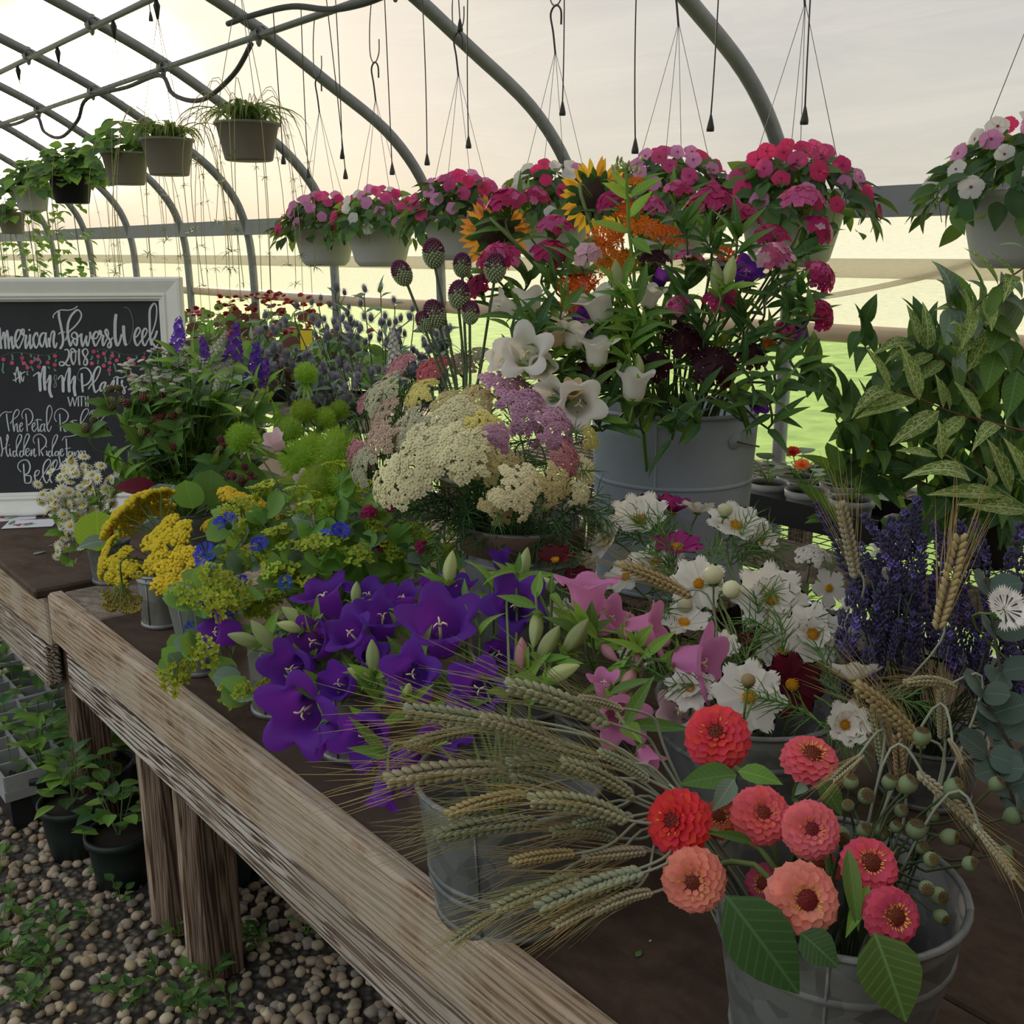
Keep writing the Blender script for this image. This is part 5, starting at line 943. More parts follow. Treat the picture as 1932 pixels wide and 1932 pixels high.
# ---- pastel yarrow
YC = {c: leafmat('yarrow_'+c, hx(v), .22, None, .8, .012, .10, .18, 30) for c, v in (('cream', 'EDE6BC'), ('lemon', 'E8DA88'), ('mauve', 'CFA0BA'), ('dusty', 'C8B09C'), ('rose', 'CC8C94'), ('coral', 'CC707C'), ('tan', 'DACB94'), ('sage', 'CCC8A8'))}
for i, (px, py, w_, c, d) in enumerate([(748, 912, 118, 'cream', 1.78), (806, 868, 140, 'cream', 1.74), (868, 858, 128, 'cream', 1.72), (780, 820, 110, 'sage', 1.84), (862, 800, 124, 'cream', 1.82), (915, 815, 90, 'lemon', 1.80), (912, 870, 90, 'tan', 1.74), (720, 838, 100, 'dusty', 1.86), (690, 880, 84, 'sage', 1.86), (676, 855, 70, 'rose', 1.92), (730, 790, 90, 'dusty', 1.98), (735, 735, 84, 'sage', 2.1), (712, 752, 80, 'sage', 2.1), (755, 695, 70, 'rose', 2.2), (818, 702, 84, 'coral', 2.16), (870, 690, 74, 'dusty', 2.2), (905, 672, 60, 'sage', 2.22), (795, 745, 76, 'lemon', 2.06), (850, 765, 80, 'tan', 2.0), (905, 755, 84, 'tan', 2.0), (958, 738, 110, 'mauve', 1.98), (990, 785, 128, 'mauve', 1.86), (1045, 815, 110, 'mauve', 1.82), (935, 830, 74, 'mauve', 1.78), (1062, 868, 84, 'rose', 1.8), (1100, 890, 64, 'cream', 1.84), (1110, 830, 60, 'lemon', 1.86), (975, 925, 110, 'cream', 1.72), (938, 955, 76, 'tan', 1.74), (1040, 915, 90, 'tan', 1.76), (1090, 930, 62, 'cream', 1.8), (1000, 700, 70, 'mauve', 2.1), (960, 880, 70, 'tan', 1.78), (1075, 780, 70, 'mauve', 1.95), (690, 760, 50, 'rose', 2.12)]):
    random.seed(700+i); f = ((px-890)/190+U(-.12, .12), .75-(py-700)/330+U(-.1, .1), .55+(py-700)/500)
    pos_w = ('front' if py > 840 else 'back' if py < 760 else 'middle', 'left' if px < 800 else 'right' if px > 960 else 'centre')
    yarrow('yarrow', px, py, d, w_, f, YC[c], {'cream': 'creamy yellow', 'lemon': 'lemon yellow', 'mauve': 'mauve pink', 'dusty': 'dusty beige-pink', 'rose': 'faded rose', 'coral': 'coral pink', 'tan': 'tan yellow', 'sage': 'greenish cream'}[c]+' yarrow head in the %s %s of the pastel bunch' % pos_w, 'pastel yarrow heads', None, 1., .002, 1)
for i in range(22):
    random.seed(760+i); px, py = U(840, 1090), U(920, 1010); d = U(1.85, 1.98); th = thing('yarrow_foliage', 'dark feathery yarrow leaf, '+zone(px, py, 840, 1090, 920, 1010)+' under the pastel heads', 'leaf', in_vessel('yarrow'), 'yarrow leaves'); p_ = P(px, py, d); stem(th, path_from('yarrow', p_, None), .0012, G_stemd, 4)
    for k in range(2): part(th, 'feathery_leaf', FEA[(i+k) % 4], along(p_, cdir(U(-1, 1), U(-.6, .6), U(.2, 1)), s=1.1), G_dark)
# ---- drumstick alliums
M_alg = plain('allium_green', hx('A2AE88'), .7, 0, .1, .2, 80); M_alp = plain('allium_purple', hx('6A2850'), .7, 0, .15, .2, 80)
def allium_mesh(seed):
    random.seed(seed); q = MB(); q.ell((0, 0, 0), (.6, .6, .85), 10, 8)
    for i in range(190):
        z = 1-2*(i+.5)/190; a = i*2.39996; r = math.sqrt(1-z*z); c = V(.68*r*math.cos(a), .68*r*math.sin(a), .95*z); q.ell(c, (.09, .09, .13), 5, 3, 1 if z+U(-.25, .25) > .05 else 0, frame(V(0, 0, 0), c))
    return q.build('flower_head', [M_alg, M_alp])
ALL = [allium_mesh(1), allium_mesh(2)]
for (px, py, h, f, lab) in [(758, 515, 50, (-.45, .9, .1), 'drumstick allium leaning farthest left in front of the film wall'), (818, 478, 56, (-.1, 1, .1), 'drumstick allium standing tallest before the white pot'), (872, 500, 46, (0, 1, .1), 'drumstick allium just left of the sunflower'), (866, 556, 54, (.05, 1, .1), 'purple-topped drumstick allium in front of the pink florets'), (934, 505, 56, (.05, 1, .1), 'drumstick allium under the brown-petalled sunflower'), (820, 592, 54, (-.35, .9, .2), 'drumstick allium leaning left, low above the yarrow'), (888, 590, 44, (.1, 1, .1), 'pale green drumstick allium half hidden behind the purple-topped one'), (800, 606, 40, (-.5, .8, .1), 'drumstick allium behind the low leaning one')]:
    d = 2.02; n = cdir(*f); pos = P(px, py, d); r = siz(h, d)*.5; th = thing('drumstick_allium', lab, 'flower', in_vessel('yarrow', .3), 'drumstick alliums'); part(th, 'flower_head', ALL[px % 2], frame(pos, n, px, r)); b_ = in_vessel('yarrow', .3)
    stem(th, cat_rom([b_, P(885+(px-850)*.08, 850, 2.0), P(870+(px-850)*.45, 690+(py-500)*.3, d), pos-n*r*.85], 5), .0028, G_stemd)
# ---- fuzzy green dianthus
M_gt = leafmat('green_fuzz', hx('98B848'), .5, hx('BCD858'), val=.12)
def fuzz(seed):
    random.seed(seed); q = MB(); q.ell((0, 0, 0), (.72, .72, .66), 10, 8)
    for i in range(620):
        z = 1-1.75*(i+.5)/620; a = i*2.39996; r = math.sqrt(max(0, 1-z*z)); d = V(r*math.cos(a), r*math.sin(a), z); q.blade(along(d*.62, d+V(U(-.35, .35), U(-.35, .35), U(-.35, .35)), V(U(-1, 1), U(-1, 1), U(-1, 1))), U(.32, .45), .075, 2, LANCE, 0, U(-.5, .5), nv=1)
    return q.build('fuzzy_head', M_gt)
FZ = [fuzz(1), fuzz(2)]
for (px, py, w_, d, f, lab) in [(578, 706, 52, 2.5, (.1, 1, .1), 'fuzzy green dianthus ball standing alone highest, before the thistles'), (455, 826, 66, 2.4, (-.6, .7, .3), 'fuzzy green dianthus ball farthest left, on its own stalk'), (572, 776, 56, 2.48, (0, 1, .2), 'fuzzy green ball at the top of the cluster'), (548, 815, 62, 2.44, (-.4, .8, .3), 'fuzzy green ball at the upper left of the cluster'), (612, 790, 50, 2.5, (.2, .9, .1), 'fuzzy green ball at the back of the cluster, right of the top one'), (640, 775, 46, 2.54, (.3, .9, 0), 'small fuzzy green ball at the upper right of the cluster'), (562, 866, 84, 2.36, (-.3, .5, .7), 'large fuzzy green ball at the left of the cluster'), (640, 850, 104, 2.30, (.1, .7, .5), 'largest fuzzy green ball in the middle of the cluster'), (600, 920, 96, 2.28, (-.2, .2, .9), 'large shaded fuzzy green ball low in the cluster'), (655, 905, 86, 2.26, (.2, .4, .8), 'fuzzy green ball beside the pastel yarrow'), (625, 965, 70, 2.24, (-.1, 0, 1), 'lowest fuzzy green ball in deep shade'), (590, 840, 56, 2.4, (0, .8, .4), 'fuzzy green ball squeezed between the two large left ones')]:
    n = cdir(*f); pos = P(px, py, d); r = siz(w_, d)*.48; th = thing('green_dianthus', lab, 'flower', in_vessel('green'), 'fuzzy green dianthus balls'); part(th, 'fuzzy_head', FZ[px % 2], frame(pos, n, px, r)); pts = path_from('green', pos-n*r*.7, n); stem(th, pts, .0024)
    for k in range(4): random.seed(px+k); leaf(th, pos-n*r*.6, pos-n*r*(1.2+.3*k)+cdir(U(-1, 1), U(-.4, .2), .6)*.04, .009, 'lance', G_fresh)
# ---- globe thistles
M_ech = plain('thistle_blue_grey', hx('6A6878'), .9, 0, .2, .3, 60); M_echh = leafmat('thistle_spines', hx('A8A6B0'), .4)
def thistle(seed):
    random.seed(seed); q = MB(); q.ell((0, 0, 0), (.5, .5, .72), 9, 7)
    for i in range(170):
        z = 1-1.9*(i+.5)/170; a = i*2.39996; r = math.sqrt(max(0, 1-z*z)); d = V(r*math.cos(a), r*math.sin(a), z); c = V(d.x*.45, d.y*.45, d.z*.66); q.blade(along(c, d+V(U(-.3, .3), U(-.3, .3), U(-.3, .3)), V(0, 0, 1.01)), .62, .09, 2, LANCE, 0, 0, nv=1, mi=1)
    for k in range(8): q.blade(rotz(k*PI/4) @ T(0, .2, -.75) @ rotx(-.1), .7, .12, 3, LANCE, 0, .2, nv=1)
    return q.build('thistle_head', [M_ech, M_echh])
TH = [thistle(k) for k in range(3)]
TP = [[(635, 543), (650, 552), (622, 575)], [(688, 545), (680, 573)], [(718, 543), (700, 600)], [(743, 566), (756, 600)], [(778, 582), (790, 610)], [(605, 562), (590, 600)], [(588, 570), (612, 602)], [(560, 576), (540, 612)], [(658, 578), (646, 600)]]
random.seed(77)
while len(TP) < 74:
    x, y = U(495, 835), 598+170*random.random()**.8
    if y > 690 and x < 560: continue
    TP.append([(x+U(-26, 26), y+U(-14, 14)) for k in range(4)])
for i, hs in enumerate(TP):
    random.seed(800+i); d = 2.82-.001*(hs[0][1]-540)+U(-.08, .08); top = P(*hs[0], d); lab = {0: 'globe thistle stem with three heads standing highest at the left', 2: 'globe thistle stem reaching up against the bright wall in the middle', 4: 'globe thistle stem leaning farthest right', 3: 'dark globe thistle standing apart right of the middle one', 7: 'globe thistle stem at the left edge in front of the begonias'}.get(i, 'globe thistle stem with spiky blue-grey heads, '+zone(*hs[0], 495, 835, 595, 770)+' of the thicket')
    th = thing('globe_thistle', lab, 'flower', in_vessel('ech'), 'globe thistles'); pts = path_from('ech', top-V(0, 0, .012), None, .05); stem(th, pts, .0017, G_stemd, 4)
    for j, (x, y) in enumerate(hs):
        c = P(x, y, d+U(-.02, .02)); n = V(U(-.3, .3), U(-.3, .3), 1); part(th, 'thistle_head', TH[(i+j) % 3], frame(c, n, U(0, 6), siz(U(7.5, 10.5), d)))
        if j: stem(th, [pts[-5], (pts[-5]+c)/2+V(0, 0, -.005), c-V(0, 0, .01)], .001, G_stemd, 4, 'branch')
    for k in range(4): p_ = pts[random.randint(len(pts)//2, len(pts)-2)]; leaf(th, p_, p_+cdir(U(-1, 1), U(-.2, .7), U(-.3, .8))*U(.03, .06), .014, 'lance', G_grey)
# ---- leafy mixed bunch beside the sign
M_berry = [plain('berry_'+k, hx(v), .4, 0, .15, .2, 200) for k, v in (('green', '7A8050'), ('red', '6E3634'), ('brown', '6A5C40'))]
def berry(seed):
    random.seed(seed); q = MB(); q.ell((0, 0, 0), (.55, .55, .6), 8, 6)
    for i in range(30): z = 1-2*(i+.5)/30; a = i*2.4; r = math.sqrt(1-z*z); q.ell(V(.62*r*math.cos(a), .62*r*math.sin(a), .68*z), .27, 5, 4)
    return q.build('berry', M_berry[0])
BER = berry(1); M_lsk = leafmat('larkspur_purple', hx('6A3CA8'), .35, hx('8848C8')); M_goose = leafmat('lacy_white', hx('C8C6BE'), .25)
LB = [('lance', G_mid), ('lance', G_fresh), ('oval', G_mid), ('lance', G_dark), ('tooth', G_mid), ('oval', G_grey)]
for i in range(52):
    random.seed(900+i); a = U(-.15, 1.15)*PI; rr = U(.35, 1.); px, py = 345+rr*190*math.cos(a), 835-rr*150*math.sin(a)+(0 if a > 0 else 40)
    px = max(px, (310 if py < 700 else 285 if py < 740 else 255 if py < 780 else 225 if py < 830 else 190)+U(0, 30))
    d = 2.72+U(-.12, .1); tip = P(px, py, d); kd, mt = random.choice(LB)
    th = thing('leafy_stem', '%s stem in the %s of the tangle beside the chalkboard' % ({'lance': 'narrow-leaved', 'oval': 'oval-leaved', 'tooth': 'tooth-leaved'}[kd], zone(px, py, 160, 540, 680, 880)), 'foliage', in_vessel('mix'), 'leafy stems beside the sign'); n = cdir((px-345)/190, .7, .2); pts = path_from('mix', tip, n, .06); stem(th, pts, .0018, G_stem, 4)
    for j in range(9):
        p_ = pts[max(3, len(pts)-1-j)]; leaf(th, p_, p_+((n if px > 340 else cdir(.2, .5, .3))*.5+cdir(U(-1 if px > 340 else -.3, 1), U(-.5, .8), U(-.1, 1))).normalized()*siz(U(55, 110) if px > 340 else U(45, 80), d), siz(U(14, 26) if kd == 'lance' else U(24, 40), d), kd, mt)
for i, (px, py, m_, lab) in enumerate([(222, 752, 2, 'brown-green berry cluster against the chalkboard lettering'), (285, 765, 0, 'green blackberry cluster at the top left of the bunch'), (300, 770, 1, 'reddish blackberry cluster in the leafy bunch'), (312, 800, 0, 'green blackberry cluster in the middle of the leaves'), (265, 820, 2, 'brown berry cluster lower in the leafy bunch'), (345, 790, 0, 'green berry cluster in shade behind the leaves'), (445, 915, 1, 'dark red blackberry cluster above the golden yarrow'), (330, 830, 0, 'small green berry cluster under the leaves'), (255, 770, 0, 'green berry cluster overlapping the sign edge'), (460, 905, 1, 'red blackberry cluster beside the fuzzy green balls'), (175, 800, 2, 'green berry cluster near the lower lettering'), (410, 850, 0, 'green berry cluster near the lone fuzzy ball')]):
    random.seed(950+i); d = 2.48; c = P(px, py, d); th = thing('berry_spray', lab, 'berries', in_vessel('mix'), 'berry sprays'); pts = path_from('mix', c-V(0, 0, .01), None); stem(th, pts, .0015, G_stem, 4)
    for k in range(7): o_ = V(U(-.026, .026), U(-.026, .026), U(-.02, .028)); part(th, 'berry', BER, frame(c+o_, V(U(-1, 1), U(-1, 1), 1), 0, siz(U(7.5, 10), d)), M_berry[m_ if random.random() < .7 else (m_+1) % 3]); stem(th, [pts[-3], c+o_*.5-V(0, 0, .012), c+o_], .0008, G_stem, 3, 'stalk')
    for k in range(3): leaf(th, pts[-3], pts[-3]+cdir(U(-1, 1), U(-.2, .8), U(0, .8))*siz(60, d), siz(30, d), 'tooth', G_mid)
q = MB()
for i in range(40): a = i*2.4; r = .9*math.sqrt(i/40); q.ell((r*math.cos(a), r*math.sin(a), .35*(1-r*r)), .17, 5, 3)
PEARL = q.build('button_head', M_yw)
for i, (px, py) in enumerate([(242, 688), (298, 660), (320, 655), (345, 650), (356, 664), (270, 712), (284, 682), (264, 730), (330, 690), (312, 716), (336, 718), (350, 680), (365, 700), (325, 730), (300, 700), (268, 722)]):
    random.seed(970+i); d = 2.46; c = P(px, py, d); th = thing('white_button_flower', 'white button flower stalk in the '+zone(px, py, 240, 370, 650, 735)+' of its patch' if px not in (242, 345, 298) else {242: 'lone white button flower leaning left over the chalkboard', 345: 'white button flowers standing highest before the sign frame', 298: 'white button flower cluster overlapping the word Week'}[px], 'flower', in_vessel('mix'), 'white button flowers'); pts = path_from('mix', c, None); stem(th, pts, .0014, G_fresh, 4)
    for k in range(4): p_ = pts[random.randint(4, len(pts)-5)]; leaf(th, p_, p_+cdir(U(-1, 1), U(-.5, .2), U(.2, 1))*siz(U(50, 80), d), siz(U(12, 20), d), 'lance', random.choice((G_mid, G_fresh, G_dark)))
    part(th, 'button_head', PEARL, frame(c, V(U(-.4, .4), U(-.4, .4), 1), 0, siz(10, d)))
    for k in range(5): o_ = V(U(-.02, .02), U(-.02, .02), U(-.02, .01)); part(th, 'button_head', PEARL, frame(c+o_, V(U(-.4, .4), U(-.4, .4), 1), 0, siz(U(6, 8.5), d))); stem(th, [pts[-3], c+o_-V(0, 0, .004)], .0008, G_fresh, 3, 'stalk')
def spike(seed, n, petal):
    random.seed(seed); q = MB()
    for i in range(n):
        t = i/n; r = .20*(1-t*.85); a = i*2.39996; c = V(r*math.cos(a), r*math.sin(a), t); nn = V(math.cos(a), math.sin(a), .5)
        for j in range(5): q.blade(frame(c, nn) @ rotz(j*2*PI/5) @ rotx(.35), petal*(1-t*.6), petal*.6, 2, OVAL, nv=1)
    return q.build('flower_spike', M_goose)
SPK = [spike(1, 70, .09), spike(2, 22, .2)]
for i, (px, py, L, f, k, lab) in enumerate([(412, 655, 60, (.5, .8, .2), 0, 'arched white loosestrife spike at the top of the leafy bunch'), (418, 715, 70, (-.1, -.5, .6), 0, 'white loosestrife spike nodding toward the viewer'), (398, 690, 60, (-.5, .3, .5), 0, 'lacy white loosestrife spike in the middle of the leaves'), (337, 632, 60, (0, 1, 0), 1, 'purple larkspur spike in front of the sign frame'), (443, 645, 64, (.1, 1, 0), 1, 'purple larkspur spike right of the white loosestrife'), (482, 680, 60, (.1, .9, .2), 1, 'purple and pink larkspur spike by the thistles'), (386, 660, 46, (-.2, .9, 0), 1, 'short purple larkspur spike behind the loosestrife'), (745, 670, 84, (-.1, 1, .1), 0, 'white loosestrife spike standing between thistles and yarrow'), (500, 700, 46, (.2, .7, .4), 1, 'low purple larkspur spike beside the fuzzy ball')]):
    d = 2.46 if px < 600 else 2.4; key = 'mix' if px < 600 else 'ech'; n = cdir(*f); s_ = siz(L*1.15, d); c = P(px, py, d)-n*s_*.5; th = thing('flower_spike_stem', lab, 'flower', in_vessel(key)); part(th, 'flower_spike', SPK[k], frame(c, n, i, s_), M_goose if k == 0 else M_lsk); pts = path_from(key, c, n); stem(th, pts, .0017, G_stem, 4)
    for j in range(4): random.seed(px+j); leaf(th, pts[-3-j], pts[-3-j]+cdir(U(-1, 1), U(-.2, .7), .5)*siz(60, d), siz(15, d), 'lance', G_fresh)
# ---- feverfew
q = MB()
for k in range(13): q.blade(rotz(k*2*PI/13) @ T(0, .25, 0), .8, .40, 2, RND, .05, -.3, nv=1, mi=0)
q.lathe([(.34, -.05), (.35, .10), (.24, .2), (0, .24)], 9, None, 1); q.lathe([(.05, -.35), (.35, -.2), (.42, -.04)], 7, None, 2)
DAISY = q.build('daisy', [M_cw, plain('feverfew_yellow', hx('C8B440'), .8), G_mid])
for i, (cx, cy) in enumerate([(150, 880), (118, 905), (155, 915), (185, 905), (210, 895), (95, 930), (130, 940), (165, 950), (190, 940), (118, 975), (145, 985), (128, 1030), (150, 1005), (120, 950), (175, 975), (105, 945)]):
    random.seed(1000+i); d = 2.64+U(-.06, .06); th = thing('feverfew', {0: 'feverfew spray with tiny white daisies, highest against the lettering', 5: 'feverfew spray reaching farthest left over the sign frame', 11: 'feverfew spray hanging lowest over the table top'}.get(i, 'feverfew spray of tiny white daisies, '+zone(cx, cy, 90, 215, 875, 1035)+' of the bunch'), 'flower', in_vessel('fev'), 'feverfew sprays'); top = P(cx, cy, d); pts = path_from('fev', top, None); stem(th, pts, .0013, G_stem, 4)
    for k in range(10):
        c = P(cx+U(-26, 26), cy+U(-22, 22), d+U(-.03, .03)); n = cdir(U(-.8, .5), U(-.3, .9), U(.2, 1)); part(th, 'daisy', DAISY, frame(c, n, U(0, 6), siz(U(9.5, 13), d))); stem(th, [pts[-3], (pts[-3]+c)/2, c-n*.004], .0007, G_stem, 3, 'stalk')
    for k in range(3): leaf(th, pts[-4-k], pts[-4-k]+cdir(U(-1, 1), U(-.5, .5), U(0, 1))*siz(34, d), siz(16, d), 'tooth', G_fresh)
M_redleaf = leafmat('red_leaf', hx('6A1E2C'), .35, hx('A02038'))
for (a, b_, w_, kd, mt, d, lab) in [((185, 1040), (182, 962), 82, 'round', G_lime, 2.5, 'round lime green leaf glowing below the feverfew'), ((300, 925), (212, 918), 44, 'oval', M_redleaf, 2.55, 'dark red leaf above the golden yarrow'), ((200, 1020), (145, 1032), 34, 'oval', G_grey, 2.45, 'grey-green leaf lying low over the table edge'), ((215, 1010), (190, 1000), 30, 'round', M_redleaf, 2.42, 'small dark red leaf beside the lime one'), ((395, 955), (400, 885), 70, 'round', G_mid, 2.5, 'round green leaf behind the golden yarrow'), ((330, 915), (262, 990), 60, 'oval', G_grey, 2.5, 'grey-green leaf behind the golden yarrow plate'), ((440, 870), (350, 900), 50, 'oval', G_dark, 2.55, 'dark leaf under the berry clusters'), ((365, 960), (350, 905), 60, 'round', G_fresh, 2.45, 'bright round leaf between the two yarrow groups'), ((500, 960), (470, 905), 60, 'round', G_dark, 2.4, 'dark round leaf beside the fuzzy balls')]:
    th = thing('foliage_leaf', lab, 'leaf', in_vessel('fev' if a[0] < 260 else 'mix')); A = P(*a, d); leaf(th, A, P(*b_, d-.02), siz(w_, d), kd, mt); stem(th, cat_rom([ORG[th], ORG[th]+V(0, 0, .1), A], 4), .0018, G_stem, 4)
single('sticky_card', MB().box((-.018, -.0008, -.028), (.018, .0008, .028)).build('sticky_card', plain('yellow_card', hx('F0C828'), .5), False), 'yellow sticky insect card among the thistles', 'card', frame(P(578, 642, 3.0), (0, 0, 1)) @ rotz(-YAW-.2))
for (px, py, w_) in [(520, 832, 46), (575, 905, 40)]:
    bell('green', px, py, 2.3, w_, (-.3, .6, .7), M_palep, 'pale pink blossom glimpsed left of the fuzzy green balls' if px == 520 else 'pale pink blossom in shade between the fuzzy green balls', 1, None, 1, False, 'pale_blossom')
# ================================================================ the big tub
SWC = {c: leafmat('sweet_william_'+c, hx(v), .35, hx(t_), .5, .012, .16, .2, 120) for c, v, t_ in (('magenta', 'B02868', 'D83078'), ('pink', 'D06098', 'E878A8'), ('blush', 'E4B8C8', 'F0C8D0'), ('dark', '3A1424', '5A1430'), ('crimson', 'A02058', 'C82860'))}
q = MB()
for k in range(5): q.blade(rotz(k*2*PI/5) @ T(0, .12, 0), .9, .86, 5, RND, .1, -.25, 0, 0, .08, nv=3, tooth=.07)
q.lathe([(.10, -.6), (.16, -.05), (.10, .03), (0, .04)], 7); SWF = q.build('floret', SWC['magenta'])
q = MB(); random.seed(5)
for k in range(26): M = rotz(k*2.4) @ T(0, .15*math.sqrt(k/26), -.25) @ rotx(U(.1, 1.1)); q.blade(M, U(.5, .9), .10, 3, LANCE, 0, U(-.6, .4), nv=1)
for k in range(9): a = k*2.4; r = .6*math.sqrt((k+.5)/9); q.tube([(0, 0, -.7), (r*math.cos(a), r*math.sin(a), .05)], .03, 4, cap=False)
SWB = q.build('bracts', G_mid)
def swill(px, py, w_, face, c, d, label, c2=None, key='tub', n_=26, grp='sweet william heads'):
    random.seed(int(px*3+py)); n = cdir(*face); pos = P(px, py, d); r = siz(w_, d)/2; th = thing('sweet_william', label, 'flower', in_vessel(key), grp); M = frame(pos, n, U(0, 6), r)
    for i in range(n_):
        a = i*2.39996; rr = math.sqrt((i+.4)/n_); z = .55*(1-rr*rr)-.05; nn = V(rr*math.cos(a)*.95, rr*math.sin(a)*.95, .75+U(-.15, .15)); m_ = SWC[c2 if c2 and random.random() < .32 else c]
        part(th, 'floret', SWF, M @ frame(V(rr*.88*math.cos(a), rr*.88*math.sin(a), z), nn+V(U(-.2, .2), U(-.2, .2), 0), U(0, 6), U(.24, .29)*(26/n_)**.5), m_)
    part(th, 'bracts', SWB, M); pts = path_from(key, pos-n*r*.5, n, .06); stem(th, pts, .0026)
    for k in range(4): p_ = pts[-2-k]; leaf(th, p_, p_+cdir(U(-1, 1), U(-.1, .8), U(-.2, .8))*siz(U(60, 90), d), siz(U(14, 20), d), 'lance', random.choice((G_mid, G_dark)))
for (px, py, w_, f, c, d, c2, lab) in [(955, 382, 96, (-.2, .8, .4), 'magenta', 2.12, 'pink', 'magenta sweet william head in front of the brown-petalled sunflower'), (1012, 372, 70, (.2, .8, .4), 'crimson', 2.2, 'pink', 'crimson sweet william head right of the sunflower top'), (1045, 428, 84, (0, .85, .4), 'magenta', 2.15, 'pink', 'magenta sweet william head below the white impatiens'), (1040, 478, 92, (.1, .75, .5), 'magenta', 2.1, 'crimson', 'broad magenta sweet william head above the white bells'), (940, 485, 92, (-.2, .6, .7), 'magenta', 2.06, 'pink', 'magenta sweet william head under the sunflower'), (900, 540, 70, (-.5, .5, .6), 'crimson', 2.1, None, 'crimson sweet william head behind the alliums'),
    (1345, 385, 124, (-.05, .85, .35), 'magenta', 2.12, 'crimson', 'wide magenta sweet william head with one white floret, top middle right'), (1405, 408, 80, (.3, .8, .3), 'magenta', 2.16, 'crimson', 'magenta sweet william head joined to the wide one at its right'), (1515, 376, 100, (.05, .8, .5), 'pink', 2.12, 'magenta', 'bright pink sweet william head highest at the right'), (1545, 432, 78, (.5, .5, .6), 'magenta', 2.12, 'blush', 'magenta sweet william head with a pale floret at the right edge of the tub'), (1452, 446, 84, (-.1, .8, .5), 'magenta', 2.08, 'crimson', 'magenta sweet william head above the pink pale one'), (1462, 482, 80, (-.1, .5, .8), 'pink', 2.02, 'blush', 'pink and blush sweet william head facing the viewer'), (1548, 520, 78, (.4, .3, .85), 'magenta', 2.06, 'pink', 'magenta sweet william head lower at the right edge'), (1548, 592, 78, (.5, .3, .7), 'crimson', 2.06, 'magenta', 'crimson sweet william head lowest at the right'),
    (1362, 562, 76, (0, .6, .8), 'magenta', 2.02, 'pink', 'magenta sweet william head over the dark ones'), (1280, 576, 54, (-.1, .5, .8), 'pink', 2.0, 'crimson', 'small pink sweet william head right of the white bells'), (1300, 486, 64, (.1, .9, .2), 'pink', 2.04, 'blush', 'flat pale pink sweet william head in the middle'), (1482, 622, 46, (.1, .4, .9), 'pink', 2.05, 'crimson', 'small pink sweet william head low at the right'), (1225, 395, 90, (.1, .8, .3), 'pink', 2.3, 'magenta', 'pink sweet william head behind the tall green stalk'), (1280, 360, 70, (.1, .8, .3), 'magenta', 2.34, 'pink', 'magenta sweet william head at the back below the hanging basket'),
    (1150, 380, 66, (-.3, .6, .6), 'magenta', 2.2, 'pink', 'purple-pink sweet william head on the yellow sunflower'), (1120, 700, 78, (-.1, .3, .9), 'dark', 1.98, None, 'nearly black sweet william head above the tub rim at the left'), (1160, 680, 60, (.2, .5, .8), 'dark', 2.0, None, 'nearly black sweet william head next to the leftmost dark one'), (1290, 640, 92, (0, .5, .85), 'dark', 2.02, None, 'nearly black sweet william head in the middle of the tub'), (1350, 690, 96, (.1, .3, .9), 'dark', 2.0, None, 'large dark maroon sweet william head over the tub rim'), (1235, 690, 70, (-.1, .4, .9), 'dark', 2.0, None, 'dark sweet william head behind the low white bell'), (1235, 490, 70, (0, .8, .4), 'dark', 2.1, None, 'dark sweet william head among the orange flowers'), (1420, 670, 70, (.3, .4, .8), 'dark', 2.02, None, 'dark sweet william head low at the right of the tub')]:
    swill(px, py, w_, f, c, d, lab, c2)
swill(1108, 478, 54, (0, .4, .9), 'blush', 2.0, 'white sweet william florets with red rims in front of the orange flowers', None, n_=6)
for (px, py, w_, lab) in [(738, 945, 44, 'small crimson sweet william head under the cream yarrow'), (695, 965, 34, 'red blossom among the thoroughwax tips'), (795, 1030, 30, 'dark red blossom in the shaded thoroughwax'), (720, 1030, 26, 'tiny red blossom in the shaded thoroughwax at the left')]: swill(px, py, w_, (0, .5, .8), 'crimson', 2.0, lab, None, 'bup', 10, None)
